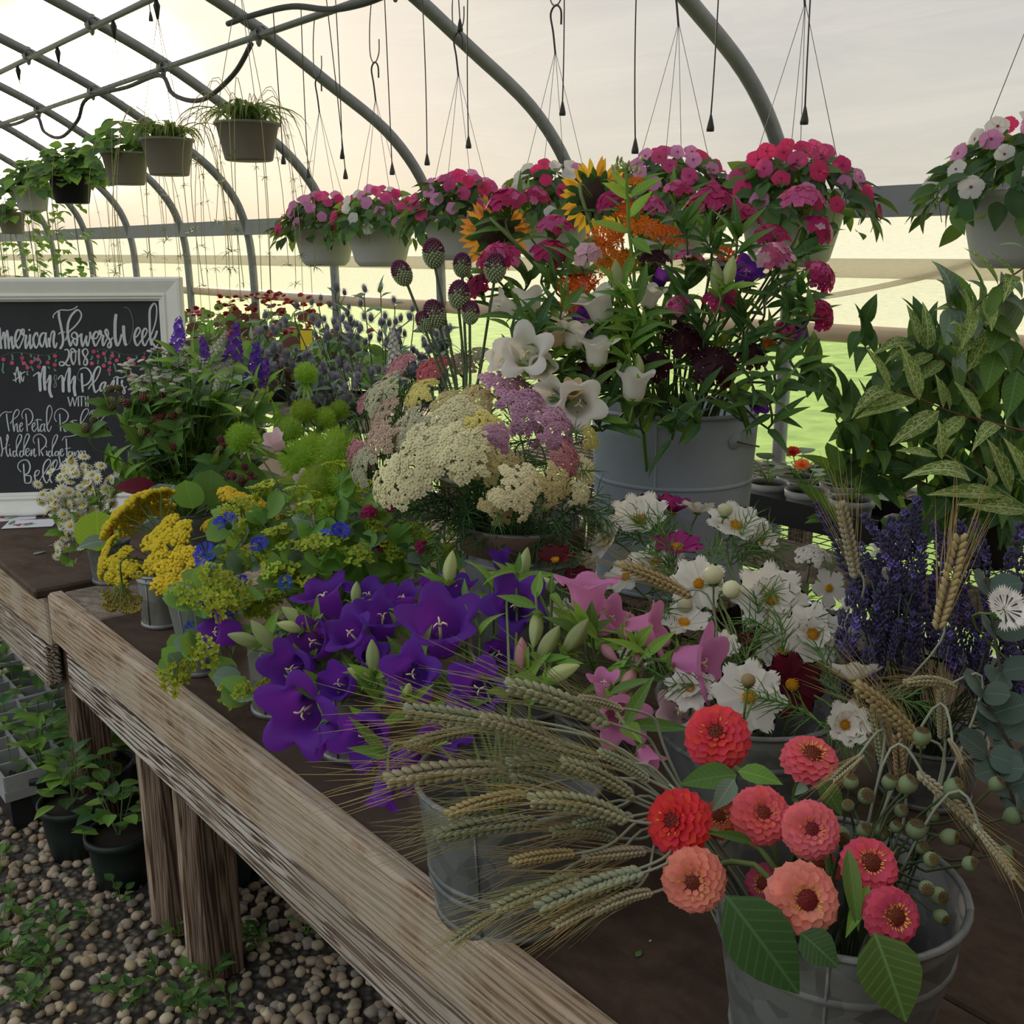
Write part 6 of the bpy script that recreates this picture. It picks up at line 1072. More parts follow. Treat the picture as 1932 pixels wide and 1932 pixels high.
# sunflowers, seen from behind
M_sun = leafmat('sunflower_bronze', hx('C8843C'), .5, hx('E09838'), .5, .02, .18, .25, 20); M_sun2 = leafmat('sunflower_yellow', hx('D8A838'), .5, hx('F0C038'), .5, .015, .12, .2, 20)
PET_s = MB().blade(None, 1, .36, 6, lambda t: math.sin(PI*(.12+.86*t)**.9)*1., .05, .35, .25, 0, nv=1).build('ray_petal', M_sun)
q = MB(); q.lathe([(.0, -.32), (.2, -.3), (.46, -.16), (.56, 0), (.52, .08), (0, .14)], 20); SUND = q.build('flower_disc', plain('sunflower_dark_disc', hx('3A2A20'), .9, 0, .1, .3, 80))
SEP = MB().blade(None, 1, .42, 5, OVAL, 0, -.5, fold=.2, nv=1).build('sepal', G_dark)
for (px, py, w_, f, d, m_, lab) in [(935, 440, 136, (-.1, .15, -.97), 2.2, M_sun, 'brown-gold sunflower seen from behind at the left of the tub'), (1122, 372, 138, (.35, .25, -.9), 2.3, M_sun2, 'yellow sunflower half hidden behind orange flowers, highest in the tub')]:
    random.seed(px); n = cdir(*f); pos = P(px, py, d); r = siz(w_, d)/2; th = thing('sunflower', lab, 'flower', in_vessel('tub')); M = frame(pos, n, 0, r); part(th, 'flower_disc', SUND, M)
    for k in range(30): part(th, 'petal', PET_s, M @ rotz(k*2*PI/15+(.1 if k < 15 else .3)+U(-.08, .08)) @ T(0, .5, .02+.04*(k > 14)) @ rotx(U(-.35, .25)) @ SC(U(.5, .6)), m_)
    for k in range(22): part(th, 'sepal', SEP, M @ rotz(k*2*PI/11+U(-.1, .1)) @ T(0, .34+.08*(k > 10), -.18+.06*(k > 10)) @ rotx(U(-.6, .1)) @ SC(U(.38, .5)))
    stem(th, path_from('tub', pos-n*r*.3, n, .08), .004, G_stem)
# butterfly weed
M_bw = leafmat('butterfly_weed_orange', hx('E0741E'), .3, hx('F07820'), .6, .015, .15, .2, 60)
def bw(seed):
    random.seed(seed); q = MB()
    for i in range(60):
        a = i*2.4; r = math.sqrt((i+.5)/60); p_ = V(r*math.cos(a), r*math.sin(a), .35*(1-r*r)+U(-.05, .06)); M = frame(p_, V(p_.x*.6, p_.y*.6, 1), U(0, 6), .21)
        for k in range(5): q.blade(M @ rotz(k*2*PI/5) @ rotx(-.4), .9, .5, 2, OVAL, nv=1)
        for k in range(5): q.blade(M @ rotz(k*2*PI/5+.6) @ rotx(1.1), .8, .4, 2, OVAL, nv=1)
    return q.build('flower_umbel', M_bw)
BW = [bw(k) for k in range(2)]
for (px, py, w_, f, d, lab) in [(1140, 452, 76, (-.2, .6, .7), 2.1, 'orange butterfly weed umbel left of the green stalk'), (1215, 432, 84, (.1, .7, .5), 2.1, 'orange butterfly weed umbel right behind the green stalk'), (1160, 498, 82, (0, .5, .8), 2.05, 'orange butterfly weed umbel below the white-rimmed florets'), (1262, 448, 76, (.2, .7, .5), 2.12, 'orange butterfly weed umbel near the wide magenta head'), (1368, 482, 52, (.1, .7, .6), 2.08, 'small orange butterfly weed umbel at the right'), (1090, 535, 76, (-.2, .5, .7), 2.06, 'orange butterfly weed umbel above the white bells'), (1120, 462, 50, (-.4, .7, .4), 2.14, 'small orange umbel beside the magenta heads'), (1200, 345, 44, (0, .8, .4), 2.2, 'orange umbel near the green buds at the top'), (1185, 398, 56, (-.2, .6, .6), 2.16, 'orange umbel beside the yellow sunflower'), (1310, 500, 50, (.1, .6, .7), 2.06, 'orange umbel under the flat pink head'), (1075, 572, 44, (-.2, .4, .8), 2.04, 'dull orange umbel deep in the left of the tub'), (1450, 650, 30, (.2, .5, .8), 2.04, 'tiny orange umbel low at the right')]:
    n = cdir(*f); pos = P(px, py, d); r = siz(w_, d)/2; th = thing('butterfly_weed', lab, 'flower', in_vessel('tub'), 'butterfly weed umbels'); part(th, 'flower_umbel', BW[px % 2], frame(pos, n, px, r)); pts = path_from('tub', pos-n*r*.2, n); stem(th, pts, .0022)
    for k in range(3): random.seed(px+k); leaf(th, pts[-3-k], pts[-3-k]+cdir(U(-1, 1), U(0, .8), .4)*siz(70, d), siz(16, d), 'lance', G_mid)
th = thing('milkweed_stalk', 'tall pale green stalk with broad oval leaves and a bud cluster', 'foliage', in_vessel('tub')); d = 2.0; pp = [P(*k, d) for k in ((1200, 640), (1196, 520), (1186, 430), (1184, 380), (1180, 320))]; stem(th, cat_rom([ORG[th]]+pp, 5), .0035, G_fresh)
for (a, b_, w_) in [((1186, 375), (1136, 345), 34), ((1188, 372), (1252, 335), 30), ((1188, 440), (1112, 418), 30), ((1188, 410), (1232, 360), 26), ((1192, 450), (1230, 480), 24), ((1196, 480), (1170, 540), 20), ((1184, 360), (1150, 322), 20)]: leaf(th, P(*a, d), P(*b_, d-.02), siz(w_, d), 'flat', G_fresh)
for k in range(16): random.seed(k); c = P(1180+U(-30, 30), 318+U(-14, 12), d); part(th, 'bud', BUD, frame(c, V(U(-.4, .4), U(-.4, .4), 1), 0, siz(13, d)), G_bud); stem(th, [pp[-1], c], .0009, G_fresh, 3, 'stalk')
# white and purple bells of the tub
for (px, py, w_, f, d, m_, kd, lab) in [(1128, 572, 86, (-.35, .8, .35), 2.0, M_whiteb, 0, 'large white bellflower opening upward under a green leaf'), (948, 578, 64, (-.75, .3, .3), 2.04, M_whiteb, 1, 'cream white bellflower pointing left, highest at the left'), (1000, 562, 70, (-.1, .95, .15), 2.02, M_whiteb, 1, 'white bellflower standing upright left of the large one'), (1228, 556, 58, (.2, .8, .4), 2.02, M_whiteb, 1, 'white bellflower right behind the green shoots'), (992, 668, 92, (-.25, .25, .93), 1.92, M_whiteb, 2, 'wide open white bellflower facing the viewer with a yellow throat'), (948, 676, 62, (-.6, .1, .6), 1.96, M_whiteb, 1, 'white bellflower at the far left edge of the tub bunch'), (1082, 628, 74, (.15, .95, .15), 1.96, M_whiteb, 1, 'upright white bellflower beside the wilted tan one'), (1126, 658, 76, (0, .9, .3), 1.94, M_whiteb, 0, 'white bellflower cup above the dark sweet william'), (1198, 722, 80, (.05, .93, .3), 1.92, M_whiteb, 1, 'lowest white bellflower at the tub rim'), (1092, 762, 90, (.1, -.2, .9), 1.88, M_whiteb, 0, 'white bellflower hanging before the tub beside the mauve yarrow'), (1046, 632, 54, (-.1, .8, .4), 1.94, M_tanb, 1, 'wilted tan bellflower between two white ones'), (1080, 736, 46, (0, .4, .8), 1.88, M_tanb, 1, 'wilted tan bellflower above the mauve yarrow'), (1042, 745, 66, (-.3, .2, .8), 1.9, M_whiteb, 1, 'white bellflower tucked behind the mauve yarrow'), (1020, 690, 60, (.2, -.3, .85), 1.94, M_whiteb, 1, 'white bellflower behind the wide open one'),
    (1110, 612, 70, (-.1, .3, .9), 2.06, M_purple, 0, 'violet bellflower showing behind the large white one'), (1408, 515, 66, (.1, .6, .7), 2.08, M_purple, 0, 'violet bellflower at the right beside the orange umbels'), (1245, 525, 50, (.2, .6, .6), 2.12, M_purple, 0, 'violet bellflower behind the green shoots'), (1360, 500, 40, (.1, .7, .5), 2.1, M_purple, 1, 'small violet bellflower under the pale florets'), (1500, 632, 44, (.4, .2, .8), 2.1, M_purple, 1, 'small violet bellflower low at the right edge'), (1430, 760, 46, (.3, -.1, .9), 2.1, M_purple, 1, 'dark violet bellflower hanging at the right side of the tub')]:
    bell('tub', px, py, d, w_, f, m_, lab, kd, 'bellflowers in the tub', 3)
for (px, py, L, f, lab) in [(1352, 522, 60, (-.1, 1, .1), 'pale mauve-green bud standing in the right half of the tub'), (1376, 512, 60, (.25, 1, .1), 'slim green bud beside the mauve-green one'), (1165, 520, 60, (-.15, 1, .2), 'lime green shoot-like bud over the large white bell'), (1205, 690, 46, (-.1, 1, .2), 'green bud above the lowest white bell'), (1172, 700, 44, (-.3, .9, .3), 'green bud left above the lowest white bell')]: bud('tub', px, py, 1.96, L, f, lab)
for i, (px, py) in enumerate([(1170, 500), (1190, 560), (1210, 600), (1170, 620), (1185, 655), (1150, 585), (1075, 690), (1045, 680), (1110, 730), (1215, 640), (1010, 610), (1060, 580), (1250, 600), (1400, 600), (1440, 560), (1320, 600), (1480, 560), (1500, 480), (1420, 620), (1350, 640), (1290, 540), (1460, 700), (1380, 740), (1250, 745), (1150, 755), (1320, 750), (1450, 750), (1205, 760), (1280, 770), (1400, 690), (1490, 680), (1110, 655), (970, 600), (1510, 560), (1430, 500), (1000, 530), (1070, 500), (1330, 450), (1390, 450), (1280, 420)]):
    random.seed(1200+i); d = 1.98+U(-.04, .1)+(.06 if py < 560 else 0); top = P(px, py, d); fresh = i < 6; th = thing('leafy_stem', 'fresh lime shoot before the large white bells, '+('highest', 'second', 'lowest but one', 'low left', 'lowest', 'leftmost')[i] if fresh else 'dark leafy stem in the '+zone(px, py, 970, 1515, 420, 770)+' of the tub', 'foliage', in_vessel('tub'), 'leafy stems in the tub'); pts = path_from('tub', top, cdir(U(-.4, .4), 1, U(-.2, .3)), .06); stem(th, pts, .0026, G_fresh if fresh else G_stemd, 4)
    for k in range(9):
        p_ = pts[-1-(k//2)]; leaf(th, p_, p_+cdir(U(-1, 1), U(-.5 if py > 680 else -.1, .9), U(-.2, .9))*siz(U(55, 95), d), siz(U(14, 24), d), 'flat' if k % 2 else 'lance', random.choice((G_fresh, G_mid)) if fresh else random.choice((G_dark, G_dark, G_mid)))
# ================================================================ vein-leaved honeysuckle and tray on the wire bench
m, t, out = nodes('net_veined_leaf'); tc = N(t, 'ShaderNodeTexCoord'); mp = N(t, 'ShaderNodeMapping'); mp.inputs['Scale'].default_value = (24, 9, 1); t.links.new(tc.outputs['Object'], mp.inputs[0])
vo = N(t, 'ShaderNodeTexVoronoi', feature='DISTANCE_TO_EDGE', i_Scale=1.); t.links.new(mp.outputs[0], vo.inputs['Vector']); f_ = ramp(t, vo.outputs[0], [(.0, (1, 1, 1)), (.11, (0, 0, 0))])
sx = N(t, 'ShaderNodeSeparateXYZ'); t.links.new(tc.outputs['Object'], sx.inputs[0]); ab = N(t, 'ShaderNodeMath', operation='ABSOLUTE'); t.links.new(sx.outputs[0], ab.inputs[0]); mr = ramp(t, ab.outputs[0], [(.006, (1, 1, 1)), (.014, (0, 0, 0))])
mxx = N(t, 'ShaderNodeMix', data_type='RGBA', blend_type='LIGHTEN'); mxx.inputs[0].default_value = 1; t.links.new(f_, mxx.inputs[6]); t.links.new(mr, mxx.inputs[7])
mc = N(t, 'ShaderNodeMix', data_type='RGBA'); t.links.new(mxx.outputs[2], mc.inputs[0]); t.links.new(vary(t, hx('7A9A4A'), .01, .2), mc.inputs[6]); mc.inputs[7].default_value = rgb(hx('DCE4A4'))
pb = N(t, 'ShaderNodeBsdfPrincipled', i_Roughness=.5); pb.inputs['Specular IOR Level'].default_value = .2; t.links.new(mc.outputs[2], pb.inputs['Base Color']); trn = N(t, 'ShaderNodeBsdfTranslucent'); t.links.new(mc.outputs[2], trn.inputs[0])
ms = N(t, 'ShaderNodeMixShader', i_0=.42); t.links.new(pb.outputs[0], ms.inputs[1]); t.links.new(trn.outputs[0], ms.inputs[2]); t.links.new(ms.outputs[0], out.inputs[0]); M_net = m
M_twig = plain('brown_twig', hx('6A5038'), .7); M_redtwig = plain('red_twig', hx('7A4840'), .6); M_pot = plain('white_pot_plastic', hx('B8B8B8'), .45, 0, .04); M_soil = plain('potting_soil', hx('2E2620'), .95, 0, .1, .4, 60)
def pot(th, c, r, h, mat, lip=.008, taper=.72, n=28, soil=True, name='pot'):
    part(th, name, MB().lathe([(0, 0), (r*taper, 0), (r*(taper+(1-taper)*.5)*1.02, h*.5), (r, h), (r+lip, h), (r+lip, h-.02), (r-.004, h-.022), (r-.006, h-.002)], n).build(name, mat), T(*c))
    if soil: part(th, 'soil', MB().lathe([(r*.97, h-.02), (0, h-.012)], 16).build('soil', M_soil), T(*c))
hp = P(1890, 930, 2.75); hp = V(2.62, hp.y, .81)
hs = thing('honeysuckle_shrub', 'potted shrub with yellow net-veined leaves at the right', 'plant', hp); pot(hs, hp, .13, .20, M_black, soil=True)
HB = [([(1990, 990), (1860, 905), (1790, 862), (1745, 835)], 1.80, 1, G_stem, [(140, 44)]), ([(1990, 830), (1880, 800), (1790, 775), (1735, 752), (1690, 735)], 2.05, 1, M_redtwig, [(115, 34)]), ([(2000, 470), (1925, 510), (1860, 560), (1815, 620), (1800, 675)], 2.05, 0, M_twig, [(90, 30)]), ([(1840, 740), (1800, 700), (1760, 665), (1720, 640)], 2.2, 1, M_redtwig, [(95, 30)]), ([(1660, 850), (1600, 770), (1550, 720), (1510, 655)], 2.3, 2, M_twig, [(80, 36)]), ([(1900, 640), (1860, 620), (1820, 590), (1790, 580)], 2.15, 0, M_twig, [(100, 44)])]
random.seed(42)
for k in range(20):
    x0, y0 = U(1600, 1960), U(640, 960); HB.append(([(1900, 960), ((1900+x0)/2+U(-30, 30), (960+y0)/2), (x0, y0), (x0+U(-40, 20), y0-U(20, 60))], U(2.2, 2.5), 2, M_twig, [(U(70, 100), U(26, 36))]))
for bi, (pl, d, kind, tm, sz) in enumerate(HB):
    random.seed(1300+bi); pp = [P(x, y, d) for x, y in pl]; pth = cat_rom([hp+V(0, 0, .2)]+pp, 5) if bi >= 4 else cat_rom([hp+V(0, 0, .2), (hp+pp[0])/2+V(0, 0, .15)]+pp, 5); br = stem(hs, pth, .0028, tm, 5, 'branch', .0012)
    L, W = sz[0]; start = 5 if bi >= 4 else 10
    for j in range(start, len(pth), 2) if bi not in (0, 1, 3) else ():
        for s_ in (-1, 1):
            p_ = pth[j]; tdir = (pth[j]-pth[j-1]).normalized(); dirn = (tdir*U(.3, .8)+cdir(U(-.3, .3), s_*U(.5, .9), U(-.1, .6))).normalized(); l = siz(L*U(.75, 1.1), d); mt = {1: M_net, 0: random.choice((M_net, G_mid, G_grey)), 2: random.choice((G_dark, G_mid, G_dark))}[kind]
            leaf(hs, p_, p_+dirn*l, siz(W*U(.85, 1.15), d), random.choice(('flat', 'oval', 'curl')) if bi else 'flat', mt, cdir(U(-.3, .3), .8, .6), under=br)
for d, rows in ((1.80, '1777,866,1770,792,36 1768,862,1690,850,24 1830,905,1700,888,50 1895,935,1748,934,40 1935,962,1805,952,58 1868,920,1864,878,28 1908,928,1862,828,42 1950,935,1893,826,48 1780,855,1802,826,20 1960,960,1930,850,46'),
                (2.05, '1675,735,1600,785,36 1700,745,1612,772,30 1680,735,1634,655,28 1735,755,1698,650,38 1730,752,1614,790,36 1772,775,1678,842,38 1780,770,1764,705,24 1792,775,1776,716,18 1850,790,1800,720,34 1880,800,1830,850,34 1820,785,1760,840,30'),
                (2.20, '1750,660,1743,560,30 1735,650,1710,574,30 1720,650,1638,666,32 1725,652,1664,684,28 1760,668,1702,700,30 1780,680,1735,720,30 1830,600,1764,574,46 1845,645,1784,612,44 1800,690,1790,640,26'),
                (2.10, '1850,590,1925,645,54 1865,640,1915,700,58 1880,560,1945,590,44 1860,570,1830,520,34 1900,530,1935,560,30 1880,660,1860,740,46 1920,700,1900,790,44')):
    for one in rows.split():
        a0_, a1_, b0_, b1_, w_ = map(float, one.split(',')); random.seed(int(a0_*3+b1_)); leaf(hs, P(a0_, a1_, d), P(b0_, b1_, d-.03), siz(w_, d), random.choice(('flat', 'curl', 'flat')), M_net if d != 2.10 else random.choice((G_grey, G_mid)), cdir(U(-.3, .3), .7, .8))
# fuller dark leaves inside the shrub
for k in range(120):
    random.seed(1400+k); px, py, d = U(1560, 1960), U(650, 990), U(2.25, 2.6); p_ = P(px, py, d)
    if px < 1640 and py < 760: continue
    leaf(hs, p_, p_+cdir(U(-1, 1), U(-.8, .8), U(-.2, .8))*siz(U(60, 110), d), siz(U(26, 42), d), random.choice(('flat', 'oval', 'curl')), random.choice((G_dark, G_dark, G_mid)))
tc_ = onz(1512, 990, .815); tr = thing('plant_tray', 'black plastic tray of white pots behind the zinc tub', 'tray', V(2.62, tc_.y, .81)); c0 = V(2.68, tc_.y, .81)
q = MB(); a_, b_ = .27, .28
q.box((-.15, -.27, 0), (.15, .27, .006)); q.box((-.155, -.275, 0), (-.148, .275, .075)); q.box((.148, -.275, 0), (.155, .275, .075)); q.box((-.155, -.275, 0), (.155, -.268, .075)); q.box((-.155, .268, 0), (.155, .275, .075)); part(tr, 'tray_body', q.build('tray_body', M_black, False), T(*c0))
M_orange = leafmat('begonia_orange', hx('F09050'), .35, hx('F8A058')); M_bred = leafmat('begonia_red', hx('C83040'), .35); G_beg = leafmat('begonia_leaf', hx('3C5634'), .25, hx('5C7A38'))
RF = MB()
for k in range(26): RF.blade(rotz(k*2.4) @ T(0, .05, .02*k/26) @ rotx(.15+1.1*k/26), .9*(1-.5*k/26), .7, 3, RND, 0, -.3, .2, nv=1)
ROSE = RF.build('double_blossom', M_orange)
for i, (dx, dy, col, lab) in enumerate([(-.075, .16, None, 'white pot with leafy begonia in the tray, partly behind the tub'), (-.075, .02, M_orange, 'white pot with an orange begonia bloom in the black tray'), (-.075, -.13, None, 'white pot with grey begonia leaves at the right of the tray'), (.075, .16, M_bred, 'white pot with a red bud at the back of the tray'), (.075, 0, None, 'white pot with dark leaves in the back row of the tray')]):
    random.seed(1500+i); c = c0+V(dx, dy, .007); th = thing('potted_begonia', lab, 'potted plant', c); pot(th, c, .062, .095, M_pot, .004, .8, 4 if False else 24)
    for k in range(9): a = k*2.4; b0 = c+V(0, 0, .09); e = b0+V(math.cos(a)*U(.03, .07), math.sin(a)*U(.03, .07), U(.02, .08)); stem(th, [b0, (b0+e)/2+V(0, 0, .01), e], .002, G_fresh, 4, 'stalk'); leaf(th, e, e+V(math.cos(a), math.sin(a), U(-.3, .2))*.06, .06, 'round', random.choice((G_beg, G_grey)), V(0, 0, 1))
    if col:
        e = c+V(-.02, .01, .17); stem(th, [c+V(0, 0, .09), e], .002, G_fresh, 4, 'stalk'); part(th, 'blossom', ROSE, frame(e, cdir(-.1, .6, .6), 0, .03), col)
# ================================================================ hanging baskets of impatiens
IMC = {c: leafmat('impatiens_'+c, hx(v), .4, hx(t_), .5, .01, .12, .1, 60) for c, v, t_ in (('hot', 'E03C78', 'F04888'), ('rose', 'D85090', 'E868A0'), ('lilac', 'DC90C4', 'E8A4D0'), ('white', 'E4E2E0', 'F0EAE4'))}
q = MB()
for k in range(5): q.blade(rotz(k*2*PI/5) @ T(0, .04, 0), .98, .92, 5, RND, .12, -.3, 0, 0, .10, nv=2)
IMF = q.build('blossom', IMC['hot']); IME = MB().lathe([(.12, .1), (.08, .14), (0, .15)], 7).build('eye', plain('impatiens_eye', hx('8A1848'), .6))
M_basket = plain('basket_plastic', hx('C4C2C0'), .5, 0, .03, .05, 10); M_basketd = plain('basket_grey_plastic', hx('8C847C'), .5, 0, .05, .06, 10)
G_imp = leafmat('impatiens_leaf', hx('3C5A38'), .3, hx('6A8C3C')); G_imp2 = leafmat('impatiens_leaf_light', hx('587A48'), .4, hx('8CB048'))
def hook_pts(top, c): return [top, c+V(0, 0, .10), c+V(0, .02, .03), c+V(0, .03, .0), c+V(0, 0, -.03), c+V(0, -.03, 0), c+V(0, -.034, .04)]
HOOKL = {1945: 'the basket at the right edge', 1495: 'the hot pink basket', 1268: 'the lilac basket behind the sunflowers', 1045: 'the white and pink basket', 868: 'the rose pink basket', 716: 'the second basket from the left', 612: 'the leftmost flowering basket'}
def basket(px, py, pal, label, nf, nl, X=2.57, R=.15, H=.17, spread=1.5, hookpx=None, joined=False, high=.74):
    c = onx(px, py, X); random.seed(int(px)); base = c-V(0, 0, H); th = thing('hanging_basket', label, 'hanging basket', base, 'impatiens baskets')
    part(th, 'pot', MB().lathe([(0, 0), (R*.60, 0), (R*.63, .002), (R*.74, .02), (R*.755, .024), (R*.86, H*.5), (R*.97, H*.9), (R*1.0, H*.91), (R*1.03, H), (R*.99, H), (R*.95, H*.9)], 40).build('basket_pot', M_basket), T(*base))
    hk = c+V(0, 0, .62); hk.y = c.y
    part(th, 'hook', MB().tube(cat_rom([hk+V(0, -.028, -.01), hk+V(0, -.026, .035), hk+V(0, 0, .055), hk+V(0, .026, .03), hk+V(0, .012, -.03), hk+V(0, 0, -.10)], 5), .0035, 6).build('hook', M_blackhose))
    for k in range(4): a = k*PI/2+.5; part(th, 'hanger_wire', MB().tube([hk+V(0, 0, -.09), c+V(R*math.cos(a), R*math.sin(a), -.01)], .0012, 4).build('hanger_wire', M_wire))
    s_ = thing('wire_hook', 'bent roof wire over '+HOOKL[px], 'hook', hk+V(0, 0, .05), 'roof wire hooks')
    part(s_, 'wire', MB().tube(cat_rom([V(X, hk.y+.01, 2.63), hk+V(0, .03, .20), hk+V(0, .032, .09), hk+V(0, 0, .052), hk+V(0, -.035, .085), hk+V(0, -.04, .14)], 6), .0026, 5).build('hook_wire', M_wire))
    lm = MB()
    for i in range(nl):
        a = i*2.39996; rr = math.sqrt((i+.5)/nl); z = high*R*(1-rr*rr)*1.15-(.12*R*rr**4 if random.random() < .7 else .42*R*rr**4); p_ = c+V(R*spread*rr*math.cos(a), R*spread*rr*math.sin(a), z+U(-.02, .02)); dr = V(math.cos(a)*rr, math.sin(a)*rr, U(-.4, .5)*1.).normalized()+V(U(-.5, .5), U(-.5, .5), 0); l = U(.06, .09)
        upn = V(math.cos(a)*rr, math.sin(a)*rr, .45)+V(U(-.4, .4), U(-.4, .4), U(-.2, .4)); dr = V(math.cos(a)*.7+U(-.7, .7), math.sin(a)*.7+U(-.7, .7), U(-.9, .2)-.3*rr)
        if joined: lm.blade(along(p_, dr, upn), l, l*.5, 4, OVAL, .2, -.6, fold=.25, nv=1, mi=i % 2)
        else: leaf(th, p_, p_+dr.normalized()*l, l*.52, 'oval', G_imp if i % 4 else G_imp2, upn)
    if joined: o_ = part(th, 'foliage', lm.build('foliage', [G_imp, G_imp2])); o_['kind'] = 'stuff'
    for i in range(nf):
        a = i*2.39996+.7; rr = math.sqrt((i+.5)/nf); z = high*R*(1-rr*rr)*1.2-.35*R*rr**4+.03; dr = V(math.cos(a)*rr, math.sin(a)*rr, .55-.3*rr); p_ = c+V(R*spread*1.06*rr*math.cos(a), R*spread*1.06*rr*math.sin(a), z); nn = dr+V(U(-.4, .4), U(-.4, .4), U(-.2, .3))-V(CF.x, CF.y, 0)*.6
        M = frame(p_, nn, U(0, 6), U(.024, .032)); bo = part(th, 'blossom', IMF, M, IMC[pal[i % len(pal)]])
        if not joined: sub(bo, 'eye', IME, Matrix.Identity(4))
        stem(th, [p_-V(0, 0, .05)-dr*.02, p_-nn.normalized()*.004], .0012, G_fresh, 3, 'stalk')
    return th
basket(1945, 362, ['white', 'white', 'white', 'hot', 'lilac'], 'white hanging basket with white and pink impatiens at the right edge', 40, 230, R=.155, H=.175)
basket(1495, 388, ['hot', 'hot', 'rose', 'lilac', 'hot'], 'white hanging basket with hot pink impatiens above the zinc tub', 50, 230)
basket(1268, 385, ['lilac', 'rose', 'lilac', 'hot'], 'hanging basket with lilac pink impatiens behind the sunflowers', 46, 200)
basket(1045, 398, ['white', 'hot', 'white', 'lilac'], 'hanging basket with white and pink impatiens behind the sunflower', 40, 260, joined=True)
basket(868, 408, ['hot', 'rose', 'lilac', 'rose'], 'grey-white hanging basket with rose pink impatiens above the alliums', 48, 260, joined=True)
basket(716, 428, ['rose', 'lilac', 'white', 'hot'], 'white hanging basket with a few white impatiens, second from the left', 40, 260, joined=True)
basket(612, 432, ['rose', 'lilac', 'lilac', 'hot'], 'white hanging basket with rose and lilac impatiens, leftmost of the flowering row', 38, 260, joined=True)
# ---- drip lines with weighted emitters
DL = MB().tube([(0, 0, 0), (0, 0, .010), (0, 0, .034), (0, 0, .046)], [.011, .0115, .006, .003], 8).build('emitter', M_blackhose)
for i, (x0, y0, x1, y1, X, lab) in enumerate([(885, -30, 884, 280, 2.57, 'drip line hanging in front of the third basket'), (795, 85, 806, 312, 2.57, 'drip line hanging left of the rose pink basket'), (1201, -30, 1198, 290, 2.5, 'drip line hanging over the sunflowers'), (1062, -30, 1061, 218, 2.57, 'drip line hanging high over the white and pink basket'), (1357, -30, 1340, 248, 2.5, 'drip line hanging before the rightmost visible hoop'), (1526, -30, 1517, 235, 2.5, 'drip line hanging over the hot pink basket'), (568, 10, 582, 336, 2.57, 'drip line hanging over the leftmost flowering basket'), (600, 0, 652, 338, 2.57, 'thin drip line slanting over the leftmost flowering basket'), (632, 0, 646, 300, 2.57, 'drip line left of the second basket'), (722, 0, 740, 330, 2.57, 'drip line over the second basket'), (512, 20, 535, 310, 2.3, 'drip line beside the nearest spider plant'), (280, 0, 285, 40, 2.18, 'short drip line at the top near the sun'), (860, -20, 868, 60, 2.57, 'short wire above the third basket')]):
    a, b_ = onx(x0, y0, X), onx(x1, y1, X); a.y = b_.y+(a.y-b_.y)*.6; top = V(X, a.y, max(a.z, 2.62)); th = thing('drip_line', lab, 'irrigation line', b_, 'drip lines')
    random.seed(i); md = (top+b_)/2+V(0, U(-.02, .02), 0); part(th, 'tube', MB().tube(bez(top, md, b_+V(0, 0, .04), 10), .0024, 5).build('drip_tube', M_blackhose)); part(th, 'emitter', DL, T(*b_))
